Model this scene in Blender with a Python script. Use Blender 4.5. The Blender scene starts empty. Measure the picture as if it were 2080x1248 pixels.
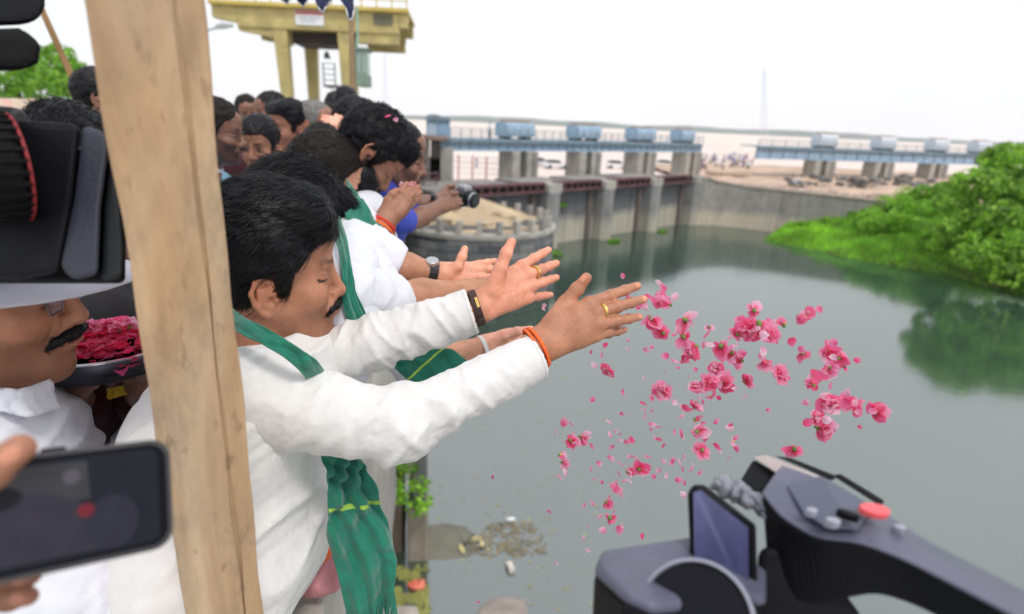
import bpy, math, random
import numpy as np
from mathutils import Matrix, Vector

scn = bpy.context.scene
random.seed(7)
RNG = np.random.default_rng(11)

# ------------------------------------------------------------------ camera
CAM = np.array([0.0, 0.0, 1.8])
FPX = 1200.0                                   # focal length in pixels of a 2080 wide picture
PITCH, ROLL = math.radians(17.3), math.atan(.045)
_fw = np.array([0, math.cos(PITCH), -math.sin(PITCH)])
_up = np.array([0, math.sin(PITCH), math.cos(PITCH)])
_ri = np.array([1.0, 0, 0])
_XC = math.cos(ROLL) * _ri + math.sin(ROLL) * _up
_YC = -math.sin(ROLL) * _ri + math.cos(ROLL) * _up
cam_d = bpy.data.cameras.new('camera')
cam_d.sensor_width = 36.0
cam_d.lens = 36.0 * FPX / 2080.0
cam_d.clip_start, cam_d.clip_end = .03, 20000
cam_d.dof.use_dof = True
cam_d.dof.focus_distance = 1.02
cam_d.dof.aperture_fstop = 2.8
cam = bpy.data.objects.new('camera', cam_d)
scn.collection.objects.link(cam)
M = Matrix.Identity(4)
for i in range(3):
    M[i][0], M[i][1], M[i][2], M[i][3] = _XC[i], _YC[i], -_fw[i], CAM[i]
cam.matrix_world = M
scn.camera = cam

# ------------------------------------------------------------------ sky, sun, exposure
SUN_EL, SUN_AZ = math.radians(58), math.radians(150)   # overcast: high, from behind the camera and right
world = bpy.data.worlds.new("World")
scn.world = world
world.use_nodes = True
nt = world.node_tree
nt.nodes.clear()
out = nt.nodes.new('ShaderNodeOutputWorld')
bg = nt.nodes.new('ShaderNodeBackground')
sky = nt.nodes.new('ShaderNodeTexSky')
sky.sky_type = 'NISHITA'
sky.sun_disc = False
sky.sun_elevation = SUN_EL
sky.sun_rotation = SUN_AZ
sky.dust_density = 4.0
sky.air_density = 1.2
mixc = nt.nodes.new('ShaderNodeMix')
mixc.data_type = 'RGBA'
tc = nt.nodes.new('ShaderNodeTexCoord')
nz = nt.nodes.new('ShaderNodeTexNoise')
nz.inputs['Scale'].default_value = 1.6
nz.inputs['Detail'].default_value = 4
rmp = nt.nodes.new('ShaderNodeMapRange')
rmp.inputs['From Min'].default_value = .3
rmp.inputs['From Max'].default_value = .7
rmp.inputs['To Min'].default_value = .72
rmp.inputs['To Max'].default_value = .92
nt.links.new(tc.outputs['Generated'], nz.inputs['Vector'])
nt.links.new(nz.outputs['Fac'], rmp.inputs['Value'])
nt.links.new(rmp.outputs['Result'], mixc.inputs[0])
nt.links.new(sky.outputs['Color'], mixc.inputs[6])
mixc.inputs[7].default_value = (9.0, 9.1, 9.45, 1)      # the cloud layer's white
nt.links.new(mixc.outputs[2], bg.inputs['Color'])
bg.inputs['Strength'].default_value = .1
nt.links.new(bg.outputs[0], out.inputs[0])
sun_d = bpy.data.lights.new('sun', 'SUN')
sun_d.energy = 1.2
sun_d.angle = math.radians(12)
sun_d.color = (1, .97, .92)
sun = bpy.data.objects.new('sun', sun_d)
scn.collection.objects.link(sun)
_sd = Vector((math.cos(SUN_EL) * math.sin(SUN_AZ), math.cos(SUN_EL) * math.cos(SUN_AZ), math.sin(SUN_EL)))
sun.rotation_euler = _sd.to_track_quat('Z', 'Y').to_euler()
sun.location = (0, 0, 60)
scn.view_settings.view_transform = 'Standard'
scn.view_settings.look = 'None'
scn.view_settings.gamma = 1
scn.view_settings.use_curve_mapping = False
scn.view_settings.exposure = .38
scn.cycles.max_bounces = 8
scn.cycles.transparent_max_bounces = 12
scn.cycles.use_denoising = True
scn.cycles.volume_bounces = 1


# ------------------------------------------------------------------ picture to place
def P(x, y, d):
    """The point that the photograph shows at pixel x, y, d metres along the view axis."""
    return CAM + d * (_fw + _XC * (x - 1040) / FPX - _YC * (y - 624) / FPX)


def G(x, y, z):
    v = _fw + _XC * (x - 1040) / FPX - _YC * (y - 624) / FPX
    return CAM + v * ((z - CAM[2]) / v[2])


WATER = -9.7

# ------------------------------------------------------------------ numpy helpers
def _hash(i, j, k, s):
    n = (i * 374761393 + j * 668265263 + k * 2147483647 + s * 1274126177) & 0xffffffff
    n = ((n ^ (n >> 13)) * 1274126177) & 0xffffffff
    n = n ^ (n >> 16)
    return (n & 0xffff) / 65535.0


def vnoise(p, s=0):
    """Value noise 0..1 at points p (n x 3)."""
    p = np.asarray(p, float)
    i = np.floor(p).astype(np.int64)
    f = p - i
    f = f * f * (3 - 2 * f)
    r = 0
    for dx in (0, 1):
        for dy in (0, 1):
            for dz in (0, 1):
                w = (f[:, 0] if dx else 1 - f[:, 0]) * (f[:, 1] if dy else 1 - f[:, 1]) * (f[:, 2] if dz else 1 - f[:, 2])
                r = r + w * _hash(i[:, 0] + dx, i[:, 1] + dy, i[:, 2] + dz, s)
    return r


def unit(v):
    v = np.asarray(v, float)
    return v / max(np.linalg.norm(v), 1e-9)


def rows_unit(v):
    return v / np.maximum(np.linalg.norm(v, axis=1, keepdims=True), 1e-9)


def vnormals(V, F):
    """Vertex normals of a quad or triangle mesh."""
    F = np.asarray(F)
    a, b, c = V[F[:, 0]], V[F[:, 1]], V[F[:, 2]]
    n = np.cross(b - a, c - a) if F.shape[1] == 3 else np.cross(V[F[:, 2]] - a, V[F[:, 3]] - b)
    N = np.zeros_like(V)
    for k in range(F.shape[1]):
        for ax in range(3):
            N[:, ax] += np.bincount(F[:, k], n[:, ax], len(V))
    return rows_unit(N)


# ------------------------------------------------------------------ objects
WLOC = {}


def link(o):
    scn.collection.objects.link(o)
    return o


def tag(o, label=None, cat=None, group=None, kind=None):
    if label: o['label'] = label
    if cat: o['category'] = cat
    if group: o['group'] = group
    if kind: o['kind'] = kind
    return o


def thing(name, label, cat, loc=(0, 0, 0), group=None):
    o = bpy.data.objects.new(name, None)
    o.empty_display_size = .1
    o.location = Vector([float(c) for c in loc])
    link(o)
    WLOC[o.name] = np.array(loc, float)
    return tag(o, label, cat, group)


def mesh(name, V, F, mat, parent=None, smooth=False, col=None, bevel=0, solid=0):
    """One mesh object from world points; below a parent they are stored from the parent's place."""
    V = np.asarray(V, float)
    base = WLOC.get(parent.name, np.zeros(3)) if parent else np.zeros(3)
    me = bpy.data.meshes.new(name)
    if isinstance(F, np.ndarray) and F.ndim == 2 and len(F) > 200:
        n, k = F.shape
        me.vertices.add(len(V))
        me.vertices.foreach_set('co', (V - base).astype(np.float32).ravel())
        me.loops.add(n * k)
        me.loops.foreach_set('vertex_index', F.astype(np.int32).ravel())
        me.polygons.add(n)
        me.polygons.foreach_set('loop_start', np.arange(0, n * k, k, dtype=np.int32))
        me.update(calc_edges=True)
    else:
        me.from_pydata((V - base).tolist(), [], [list(map(int, f)) for f in F])
    if smooth:
        me.polygons.foreach_set('use_smooth', np.ones(len(me.polygons), bool))
    if col is not None:
        a = me.color_attributes.new('Col', 'FLOAT_COLOR', 'POINT')
        c = np.ones((len(V), 4), np.float32)
        c[:, :3] = col
        a.data.foreach_set('color', c.ravel())
    me.materials.append(mat)
    me.update()
    o = bpy.data.objects.new(name, me)
    link(o)
    if parent:
        o.parent = parent
    WLOC[o.name] = base
    if solid:
        s = o.modifiers.new('thick', 'SOLIDIFY')
        s.thickness = solid
        s.offset = 0
    if bevel:
        b = o.modifiers.new('bevel', 'BEVEL')
        b.width = bevel
        b.segments = 3
        b.limit_method = 'ANGLE'
        b.angle_limit = math.radians(35)
    return o


def share(name, src, parent, loc, rot=None, scale=None):
    """Another object on SRC's mesh data (built round the origin), at LOC in the world."""
    o = bpy.data.objects.new(name, src)
    link(o)
    base = WLOC.get(parent.name, np.zeros(3)) if parent else np.zeros(3)
    o.location = Vector((np.asarray(loc, float) - base).tolist())
    if rot is not None: o.rotation_euler = rot
    if scale is not None: o.scale = scale
    if parent: o.parent = parent
    WLOC[o.name] = np.asarray(loc, float)
    return o


class MB:
    """Collects boxes, tubes and sheets for one mesh."""
    def __init__(s):
        s.v, s.f = [], []

    def add(s, V, F):
        b = len(s.v)
        s.v += [tuple(map(float, p)) for p in V]
        s.f += [tuple(int(i) + b for i in f) for f in F]
        return s

    def box8(s, c):
        return s.add(c, [(0, 3, 2, 1), (4, 5, 6, 7), (0, 1, 5, 4), (1, 2, 6, 5), (2, 3, 7, 6), (3, 0, 4, 7)])

    def box(s, c, size, ax=(1, 0, 0), ay=(0, 1, 0), az=(0, 0, 1)):
        c, ax, ay, az = (np.asarray(q, float) for q in (c, ax, ay, az))
        x, y, z = ax * size[0] / 2, ay * size[1] / 2, az * size[2] / 2
        return s.box8([c - x - y - z, c + x - y - z, c + x + y - z, c - x + y - z, c - x - y + z, c + x - y + z, c + x + y + z, c - x + y + z])

    def wall(s, a, b, t, z0, z1, side=1):
        """A wall from a to b (x, y), t thick to its left (side 1) or right."""
        a, b = np.array(a[:2], float), np.array(b[:2], float)
        u = unit(b - a)
        n = np.array([-u[1], u[0]]) * t * side
        q = [a, b, b + n, a + n] if side > 0 else [a + n, b + n, b, a]
        return s.box8([(*p, z0) for p in q] + [(*p, z1) for p in q])

    def tube(s, p0, p1, r0, r1=None, n=10, cap=True):
        p0, p1 = np.asarray(p0, float), np.asarray(p1, float)
        r1 = r0 if r1 is None else r1
        u = unit(p1 - p0)
        a = unit(np.cross(u, (0, 0, 1) if abs(u[2]) < .9 else (1, 0, 0)))
        b = np.cross(u, a)
        V = []
        for p, r in ((p0, r0), (p1, r1)):
            for i in range(n):
                t = 2 * math.pi * i / n
                V.append(p + r * (math.cos(t) * a + math.sin(t) * b))
        F = [(i, (i + 1) % n, n + (i + 1) % n, n + i) for i in range(n)]
        if cap: F += [tuple(range(n - 1, -1, -1)), tuple(range(n, 2 * n))]
        return s.add(V, F)

    def rings(s, rings, close=True, cap=True):
        """Loft through equally long rings of points."""
        n = len(rings[0])
        V = [p for r in rings for p in r]
        F = []
        for k in range(len(rings) - 1):
            for i in range(n if close else n - 1):
                j = (i + 1) % n
                F.append((k * n + i, k * n + j, (k + 1) * n + j, (k + 1) * n + i))
        if cap and close:
            F += [tuple(range(n - 1, -1, -1)), tuple(range((len(rings) - 1) * n, len(rings) * n))]
        return s.add(V, F)

    def build(s, name, mat, parent=None, **k):
        return mesh(name, s.v, s.f, mat, parent, **k)


# ------------------------------------------------------------------ materials
MATS = {}


def nodes_of(name):
    m = bpy.data.materials.new(name)
    m.use_nodes = True
    t = m.node_tree
    return m, t, t.nodes['Principled BSDF']


def mat(name, c, rough=.6, var=.25, scale=6, bump=.0, bscale=60, metal=0, stretch=(1, 1, 1), coat=0, attr=False, c2=None, spec=.5, sheen=0, sss=0, trans=0):
    """Principled surface with a noise-mottled colour and a fine noise relief. ATTR multiplies in the vertex colour."""
    if name in MATS: return MATS[name]
    m, t, b = nodes_of(name)
    N, L = t.nodes, t.links
    co = N.new('ShaderNodeTexCoord')
    mp = N.new('ShaderNodeMapping')
    mp.inputs['Scale'].default_value = stretch
    L.new(co.outputs['Object'], mp.inputs['Vector'])
    n1 = N.new('ShaderNodeTexNoise')
    n1.inputs['Scale'].default_value = scale
    n1.inputs['Detail'].default_value = 6
    n1.inputs['Roughness'].default_value = .62
    L.new(mp.outputs[0], n1.inputs['Vector'])
    mr = N.new('ShaderNodeMapRange')
    mr.inputs['From Min'].default_value, mr.inputs['From Max'].default_value = .3, .7
    L.new(n1.outputs['Fac'], mr.inputs['Value'])
    mx = N.new('ShaderNodeMix')
    mx.data_type = 'RGBA'
    lo = [x * (1 - var) for x in c] if c2 is None else c2
    hi = [min(1, x * (1 + var * .6)) for x in c] if c2 is None else c
    mx.inputs[6].default_value = (*lo, 1)
    mx.inputs[7].default_value = (*hi, 1)
    L.new(mr.outputs[0], mx.inputs[0])
    src = mx.outputs[2]
    if attr:
        at = N.new('ShaderNodeVertexColor')
        at.layer_name = 'Col'
        m2 = N.new('ShaderNodeMix')
        m2.data_type = 'RGBA'
        m2.blend_type = 'MULTIPLY'
        m2.inputs[0].default_value = 1
        L.new(src, m2.inputs[6])
        L.new(at.outputs['Color'], m2.inputs[7])
        src = m2.outputs[2]
    L.new(src, b.inputs['Base Color'])
    b.inputs['Roughness'].default_value = rough
    b.inputs['Metallic'].default_value = metal
    b.inputs['Specular IOR Level'].default_value = spec
    b.inputs['Coat Weight'].default_value = coat
    b.inputs['Coat Roughness'].default_value = .15
    b.inputs['Sheen Weight'].default_value = sheen
    if sss:
        b.inputs['Subsurface Weight'].default_value = sss
        b.inputs['Subsurface Radius'].default_value = (.012, .005, .003)
        b.inputs['Subsurface Scale'].default_value = 1.0
    if trans:
        tr = N.new('ShaderNodeBsdfTranslucent')
        L.new(src, tr.inputs['Color'])
        ms = N.new('ShaderNodeMixShader')
        ms.inputs[0].default_value = trans
        L.new(b.outputs[0], ms.inputs[1])
        L.new(tr.outputs[0], ms.inputs[2])
        L.new(ms.outputs[0], N['Material Output'].inputs['Surface'])
    if bump:
        n2 = N.new('ShaderNodeTexNoise')
        n2.inputs['Scale'].default_value = bscale
        n2.inputs['Detail'].default_value = 5
        L.new(mp.outputs[0], n2.inputs['Vector'])
        bp = N.new('ShaderNodeBump')
        bp.inputs['Strength'].default_value = bump
        bp.inputs['Distance'].default_value = .01
        L.new(n2.outputs['Fac'], bp.inputs['Height'])
        L.new(bp.outputs[0], b.inputs['Normal'])
    MATS[name] = m
    return m


# ------------------------------------------------------------------ signed distance modelling
class SDF:
    def __init__(s, lo, hi, h):
        s.lo, s.h = np.array(lo, float), h
        s.n = np.ceil((np.array(hi, float) - s.lo) / h).astype(int) + 1
        s.v = np.full(s.n, 1.0, np.float32)

    def _sub(s, lo, hi, pad):
        a = np.clip(np.floor((np.array(lo) - pad - s.lo) / s.h).astype(int), 0, s.n)
        b = np.clip(np.ceil((np.array(hi) + pad - s.lo) / s.h).astype(int) + 1, 0, s.n)
        if (b <= a).any(): return None, None
        ax = [(s.lo[k] + s.h * np.arange(a[k], b[k])).astype(np.float32) for k in range(3)]
        return tuple(slice(a[k], b[k]) for k in range(3)), np.meshgrid(*ax, indexing='ij', sparse=True)

    def _put(s, sl, d, k, op):
        a = s.v[sl]
        if op == 'add':
            if k <= 0:
                s.v[sl] = np.minimum(a, d)
            else:
                h = np.clip(.5 + .5 * (a - d) / k, 0, 1)
                s.v[sl] = a * (1 - h) + d * h - k * h * (1 - h)
        else:
            d = -d
            if k <= 0:
                s.v[sl] = np.maximum(a, d)
            else:
                h = np.clip(.5 - .5 * (a - d) / k, 0, 1)
                s.v[sl] = a * (1 - h) + d * h + k * h * (1 - h)

    def ell(s, c, r, k=.01, op='add', rot=None):
        c, r = np.asarray(c, float), np.asarray(r, float)
        m = r.max() if rot is not None else r
        sl, g = s._sub(c - m, c + m, k + 3 * s.h)
        if sl is None: return s
        q = [g[i] - c[i] for i in range(3)]
        if rot is not None:
            R = np.asarray(rot)          # rows: the ellipsoid's own axes
            q = [R[i][0] * q[0] + R[i][1] * q[1] + R[i][2] * q[2] for i in range(3)]
        k0 = np.sqrt(sum((q[i] / r[i]) ** 2 for i in range(3)))
        k1 = np.sqrt(sum((q[i] / r[i] ** 2) ** 2 for i in range(3)))
        s._put(sl, (k0 * (k0 - 1) / np.maximum(k1, 1e-6)), k, op)
        return s

    def ball(s, c, r, k=.01, op='add'):
        return s.ell(c, (r, r, r), k, op)

    def cap(s, a, b, ra, rb=None, k=.01, op='add', flat=None):
        """A tapered capsule; FLAT = (axis, factor) squeezes its section along axis."""
        a, b = np.asarray(a, float), np.asarray(b, float)
        rb = ra if rb is None else rb
        m = max(ra, rb) * (1 if flat is None else max(1, 1 / 1))
        sl, g = s._sub(np.minimum(a, b) - m, np.maximum(a, b) + m, k + 3 * s.h)
        if sl is None: return s
        ba = b - a
        L2 = max(ba @ ba, 1e-9)
        q = [g[i] - a[i] for i in range(3)]
        t = np.clip((q[0] * ba[0] + q[1] * ba[1] + q[2] * ba[2]) / L2, 0, 1)
        e = [q[i] - t * ba[i] for i in range(3)]
        d2 = e[0] ** 2 + e[1] ** 2 + e[2] ** 2
        if flat is not None:
            w = unit(flat[0])
            c = e[0] * w[0] + e[1] * w[1] + e[2] * w[2]
            d2 = d2 + c * c * (1 / flat[1] ** 2 - 1)
        s._put(sl, np.sqrt(d2) - (ra + t * (rb - ra)), k, op)
        return s

    def cut(s, p, n, lo=None, hi=None):
        """Take away what lies on the side of the plane that n points to (inside lo..hi only)."""
        n = unit(n)
        sl, g = s._sub(s.lo if lo is None else lo, s.lo + s.h * s.n if hi is None else hi, 0)
        d = -(g[0] - p[0]) * n[0] - (g[1] - p[1]) * n[1] - (g[2] - p[2]) * n[2]
        s._put(sl, d.astype(np.float32), 0, 'sub')
        return s

    def mesh(s):
        v = s.v
        ins = v < 0
        c = [ins[a:v.shape[0] - 1 + a, b:v.shape[1] - 1 + b, d:v.shape[2] - 1 + d] for a in (0, 1) for b in (0, 1) for d in (0, 1)]
        cnt = sum(x.astype(np.int8) for x in c)
        mask = (cnt > 0) & (cnt < 8)
        I = np.argwhere(mask)
        idx = np.full(mask.shape, -1, np.int32)
        idx[mask] = np.arange(len(I))
        acc = np.zeros((len(I), 3))
        num = np.zeros(len(I))
        offs = [(a, b, d) for a in (0, 1) for b in (0, 1) for d in (0, 1)]
        val = [v[I[:, 0] + o[0], I[:, 1] + o[1], I[:, 2] + o[2]] for o in offs]
        for i in range(8):
            for ax in range(3):
                if offs[i][ax]: continue
                o2 = list(offs[i]); o2[ax] = 1
                j = offs.index(tuple(o2))
                x = (val[i] < 0) != (val[j] < 0)
                t = val[i] / np.where(x, val[i] - val[j], 1)
                p = np.array(offs[i], float)[None] + np.zeros((len(I), 3))
                p[:, ax] += t
                acc += np.where(x[:, None], p, 0)
                num += x
        V = s.lo + s.h * (I + acc / num[:, None])
        F = []
        for ax in range(3):
            u, w = [(1, 2), (2, 0), (0, 1)][ax]
            sh = [slice(None)] * 3
            s0, s1 = list(sh), list(sh)
            s0[ax], s1[ax] = slice(0, -1), slice(1, None)
            a, b = ins[tuple(s0)], ins[tuple(s1)]
            E = np.argwhere(a != b)
            E = E[(E[:, u] > 0) & (E[:, w] > 0) & (E[:, u] < v.shape[u] - 1) & (E[:, w] < v.shape[w] - 1)]
            fl = a[E[:, 0], E[:, 1], E[:, 2]]
            q = []
            for du, dw in ((-1, -1), (0, -1), (0, 0), (-1, 0)):
                e = E.copy()
                e[:, u] += du
                e[:, w] += dw
                q.append(idx[e[:, 0], e[:, 1], e[:, 2]])
            q = np.stack(q, 1)
            q[~fl] = q[~fl][:, ::-1]
            F.append(q)
        F = np.concatenate(F)
        F = F[(F >= 0).all(1)]
        return V, F


def relax(V, F, n=1, f=.5):
    for _ in range(n):
        S = np.zeros_like(V)
        c = np.zeros(len(V))
        for k in range(4):
            for j in ((k + 1) % 4,):
                a, b = F[:, k], F[:, j]
                for ax in range(3):
                    S[:, ax] += np.bincount(a, V[b, ax], len(V)) + np.bincount(b, V[a, ax], len(V))
                c += np.bincount(a, minlength=len(V)) + np.bincount(b, minlength=len(V))
        V = V * (1 - f) + f * S / np.maximum(c, 1)[:, None]
    return V


def join(parts):
    V, F, C, b = [], [], [], 0
    for v, f, c in parts:
        V.append(v); F.append(f + b); C.append(c); b += len(v)
    return np.concatenate(V), np.concatenate(F), np.concatenate(C)


def folds(V, F, axis, amp, ka, kr, seed=0, centre=None):
    """Push cloth in and out: noise that runs KA per metre along AXIS and KR across it; ridges stay narrow."""
    N = vnormals(V, F)
    a = unit(axis)
    b = unit(np.cross(a, (0.3, .8, .5)))
    c = np.cross(a, b)
    q = np.stack([V @ a * ka, V @ b * kr, V @ c * kr], 1)
    q[:, 0] += 1.2 * vnoise(q * .6 + 31, seed + 3)
    n = vnoise(q, seed)
    n = 1 - np.abs(2 * n - 1)
    n2 = vnoise(q * 2.1 + 7, seed + 1)
    n4 = 1 - np.abs(2 * vnoise(q * np.array([2.6, 1.5, 1.5]) + 17, seed + 2) - 1)
    return V + N * (amp * ((n ** 3 - .3) + (n2 - .5) * .3 - .28 * n4 ** 6))[:, None]

# ------------------------------------------------------------------ people
def head_matrix(x, y, d, yaw, pitch, roll=0, s=1.0):
    """Head placed with the point between the ears at pixel x, y: yaw from +X towards +Y, pitch down. Columns forward, left, up."""
    a, p, r = map(math.radians, (yaw, pitch, roll))
    f = np.array([math.cos(a) * math.cos(p), math.sin(a) * math.cos(p), -math.sin(p)])
    l0 = np.array([-math.sin(a), math.cos(a), 0])
    u0 = np.cross(f, l0)
    l = math.cos(r) * l0 + math.sin(r) * u0
    u = -math.sin(r) * l0 + math.cos(r) * u0
    return np.stack([f, l, u], 1) * s, P(x, y, d)


def head_field(h, o):
    g = SDF((-.15, -.115, -.22), (.145, .115, .15), h)
    ch = o.get('chub', 1.0)
    g.ell((-.010, 0, .045), (.100, .077, .086))
    g.ell((.025, 0, -.035), (.066, .060 * ch, .084), .03)
    g.ell((.035, 0, .066), (.064, .064, .052), .02)
    g.ball((.074, 0, -.099), .022 * ch, .022)
    for s in (1, -1):
        g.cap((-.005, s * .054 * ch, -.05), (.052, s * .023, -.100), .019 * ch, .017 * ch, .025)
        g.ell((.056, s * .040 * ch, -.026), (.027, .024 * ch, .024), .022)
    g.cap((.079, -.036, .030), (.079, .036, .030), .0125, k=.015)
    g.ball((.085, 0, .026), .010, .012)
    for s in (1, -1):
        g.ell((.104, s * .033, .008), (.020, .022, .0135), .016, 'sub')
        g.ell((.0745, s * .032, .007), (.0130, .0165, .0120 if o.get('eyes') != 'open' else .0105), .008)
    g.cap((.089, 0, .018), (.1075, 0, -.026), .0080, .0118, .012)
    g.ball((.1085, 0, -.029), .0114, .006)
    for s in (1, -1):
        g.ball((.0970, s * .0135, -.033), .0090, .006)
        g.ball((.104, s * .0068, -.0430), .0042, .003, 'sub')
    g.ell((.085, 0, -.060), (.021, .034, .026), .015)
    for s in (1, -1):
        g.cap((.093, s * .0235, -.034), (.081, s * .037 * ch, -.062), .0030, .0022, .006, 'sub')     # fold from nose to mouth
        g.cap((.083, s * .020, -.007), (.074, s * .044, -.010), .0022, .0015, .006, 'sub')       # below the eye
    if o.get('smile'):
        for s in (1, -1):
            g.ell((.066, s * .040, -.046), (.018, .014, .014), .012)
            g.cap((.100, s * .016, -.061), (.083, s * .034, -.053), .0035, .002, .003, 'sub')
    g.ell((.1020, 0, -.0565), (.0085, .023, .0052), .004)
    g.ell((.1005, 0, -.0672), (.0090, .020, .0060), .004)
    g.ell((.1095, 0, -.0615), (.011, .025, .0014), .002, 'sub')
    g.ball((.109, 0, -.083), .010, .012, 'sub')
    g.cap((-.022, 0, -.05), (-.055, 0, -.26), .057 * ch, .064 * ch, .022)
    if ch > 1.02: g.ell((.03, 0, -.108), (.05, .045, .022), .03)
    for s in (1, -1):
        def e(x, z, out=0): return (x - .010, s * (.0765 + (-x) * .42 + out), z - .002 + o.get('ear', 0))
        g.ell(e(-.008, .002), (.020, .0065, .031), .006)
        path = [(.008, .006), (.006, .024), (-.006, .033), (-.020, .028), (-.027, .010), (-.022, -.010), (-.012, -.026)]
        for q0, q1 in zip(path[:-1], path[1:]):
            g.cap(e(*q0, .004), e(*q1, .004), .0042, k=.003)
        g.ball(e(-.004, -.030, .002), .0078, .005)
        g.ball(e(.004, -.006, .011), .0085, .004, 'sub')
        g.cap(e(-.004, .020, .006), e(-.012, .016, .006), .0040, .004, .003, 'sub')
        g.cap(e(-.016, .012, .003), e(-.014, -.012, .003), .0036, k=.003)
        g.ball(e(.011, -.006, .003), .0058, .004)
    return g


HEADS = {}


def head_mesh(o, h):
    """Vertices, quads and colours of a head in its own frame, cached by its options."""
    key = (h, tuple(sorted((k, str(v)) for k, v in o.items())))
    if key in HEADS: return HEADS[key]
    V, F = head_field(h, o).mesh()
    V = relax(V, F, 1, .4)
    x, y, z = V.T
    ay = np.abs(y)
    C = np.ones((len(V), 3))
    C *= (.90 + .2 * vnoise(V * 45, 3) * (0.6) + .12 * (vnoise(V * 160, 4) - .5))[:, None]

    def paint(w, c):
        C[:] = C * (1 - w[:, None]) + (C * np.array(c)) * w[:, None]

    def blob(c, r):
        return np.clip(1.6 - 1.6 * np.sqrt(((x - c[0]) / r[0]) ** 2 + ((ay - c[1]) / r[1]) ** 2 + ((z - c[2]) / r[2]) ** 2), 0, 1)
    paint(blob((.103, 0, -.062), (.018, .025, .0125)), (.74, .52, .52))          # lips
    paint(.55 * blob((.076, .032, .007), (.03, .024, .018)), (.66, .60, .60))     # skin round the eyes
    paint(.35 * blob((.06, .045, -.028), (.04, .03, .025)), (1.12, .95, .92))
    paint(.5 * blob((-.018, .085, .0), (.04, .03, .04)), (1.1, .9, .88))
    st = o.get('stubble', .18)
    jaw = np.clip((-z - .038) / .02, 0, 1) * np.clip((x + .012) / .02, 0, 1) * np.clip((z + .135) / .03, 0, 1)
    mouth = np.clip(1.5 - np.sqrt(((ay) / .024) ** 2 + ((z + .062) / .013) ** 2), 0, 1) * (x > .08)
    if st > .5:
        cheek = np.clip((-z + .004 - .9 * np.clip(x, 0, 1) * .42) / .010, 0, 1) * np.clip((x + .022) / .012, 0, 1)
        jaw = np.maximum(jaw, cheek) * np.clip((z + .15) / .03, 0, 1)
    w = st * jaw * (1 - mouth)
    C[:] = C * (1 - w[:, None]) + np.array([.16, .14, .15]) * w[:, None] * (0.5 + .5 * vnoise(V * 400, 8))[:, None]
    # brows, lash line, eyes
    bz = .030 + .006 * np.clip(ay - .02, 0, 1) / .03
    w = .8 * np.clip(1.4 - np.abs(z - bz) / .0052, 0, 1) * np.clip((ay - .008) / .006, 0, 1) * np.clip((.055 - ay) / .01, 0, 1) * (x > .05)
    w *= .75 + .25 * vnoise(V * 500, 5)
    C[:] = C * (1 - w[:, None]) + .03 * w[:, None]
    e2 = np.sqrt((x - .0745) ** 2 + (ay - .032) ** 2 + (z - .007) ** 2)
    if o.get('eyes') == 'open':
        op = (e2 < .0158) & (x > .078) & (np.abs(z - .0055) < .0042) & (np.abs(ay - .032) < .0125)
        C[op] = np.array([1.9, 2.6, 3.4])
        iris = op & ((ay - .031) ** 2 + (z - .0055) ** 2 < .0056 ** 2)
        C[iris] = .05
        lash = (e2 < .018) & (x > .076) & (np.abs(z - .0105) < .0022) & (np.abs(ay - .032) < .0145)
        C[lash] *= .2
    else:
        lz = .0000 + .10 * np.abs(ay - .032)
        lash = (e2 < .024) & (x > .056) & (np.abs(z - lz) < (.0026 if o.get('half') else .0016)) & (np.abs(ay - .036) < .0180)
        C[lash] *= (.10 if o.get('half') else .22)
        if o.get('half'):
            low = (e2 < .018) & (x > .068) & (z < lz - .0022) & (z > lz - .0042) & (np.abs(ay - .034) < .012)
            C[low] = np.array([1.0, 1.2, 1.4])
        lid = (e2 < .0195) & (x > .068) & (np.abs(z - .0125) < .0012) & (np.abs(ay - .033) < .016)
        C[lid] *= .72
    HEADS[key] = (V, F, C)
    return HEADS[key]


def hair_mesh(o, h):
    t = o.get('hair', .022)
    tt = o.get('top', t * 1.2)
    g = SDF((-.19, -.15, -.14), (.17, .15, .23), h)
    g.ell((-.014, 0, .050), (.102 + t, .079 + t * .75, .086 + tt))
    if o.get('poof'):
        p = o['poof']
        g.cap((.060, -.045, .108 + p * .3), (.055, .045, .108 + p * .3), .028 + p * .5, k=.03)
        g.cap((.078, -.035, .088), (.078, .03, .090), .016 + p * .3, k=.02)
    hl = o.get('line', 0)
    sl, q = g._sub(g.lo, g.lo + g.h * g.n, 0)
    xs = [-.16, -.10, -.06, -.032, -.026, .002, .010, .024, .030, .050, .072, .085, .13]
    zs = [-.085, -.080, -.060, -.045, .012, .024, -.022, -.020, .026, .050, .066 + hl, .070 + hl, .078 + hl]
    zl = np.interp(q[0], xs, zs).astype(np.float32)
    d2 = (zl - q[2]) * .6
    # no cutting away under the front lock: the lock hangs free
    g.v[sl] = np.maximum(g.v[sl], d2 + 0 * g.v[sl])
    if o.get('bald'):
        g.ell((.035, 0, .125), (.085, .06, .05), .01, 'sub')
    V, F = g.mesh()
    V = relax(V, F, 2, .5)
    N = vnormals(V, F)
    a = o.get('lump', .004)
    n = vnoise(V * np.array([38, 90, 60]), 2) + .5 * vnoise(V * np.array([80, 200, 130]), 9)
    V = V + N * ((n - .75) * a * 2)[:, None]
    return V, F


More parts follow.
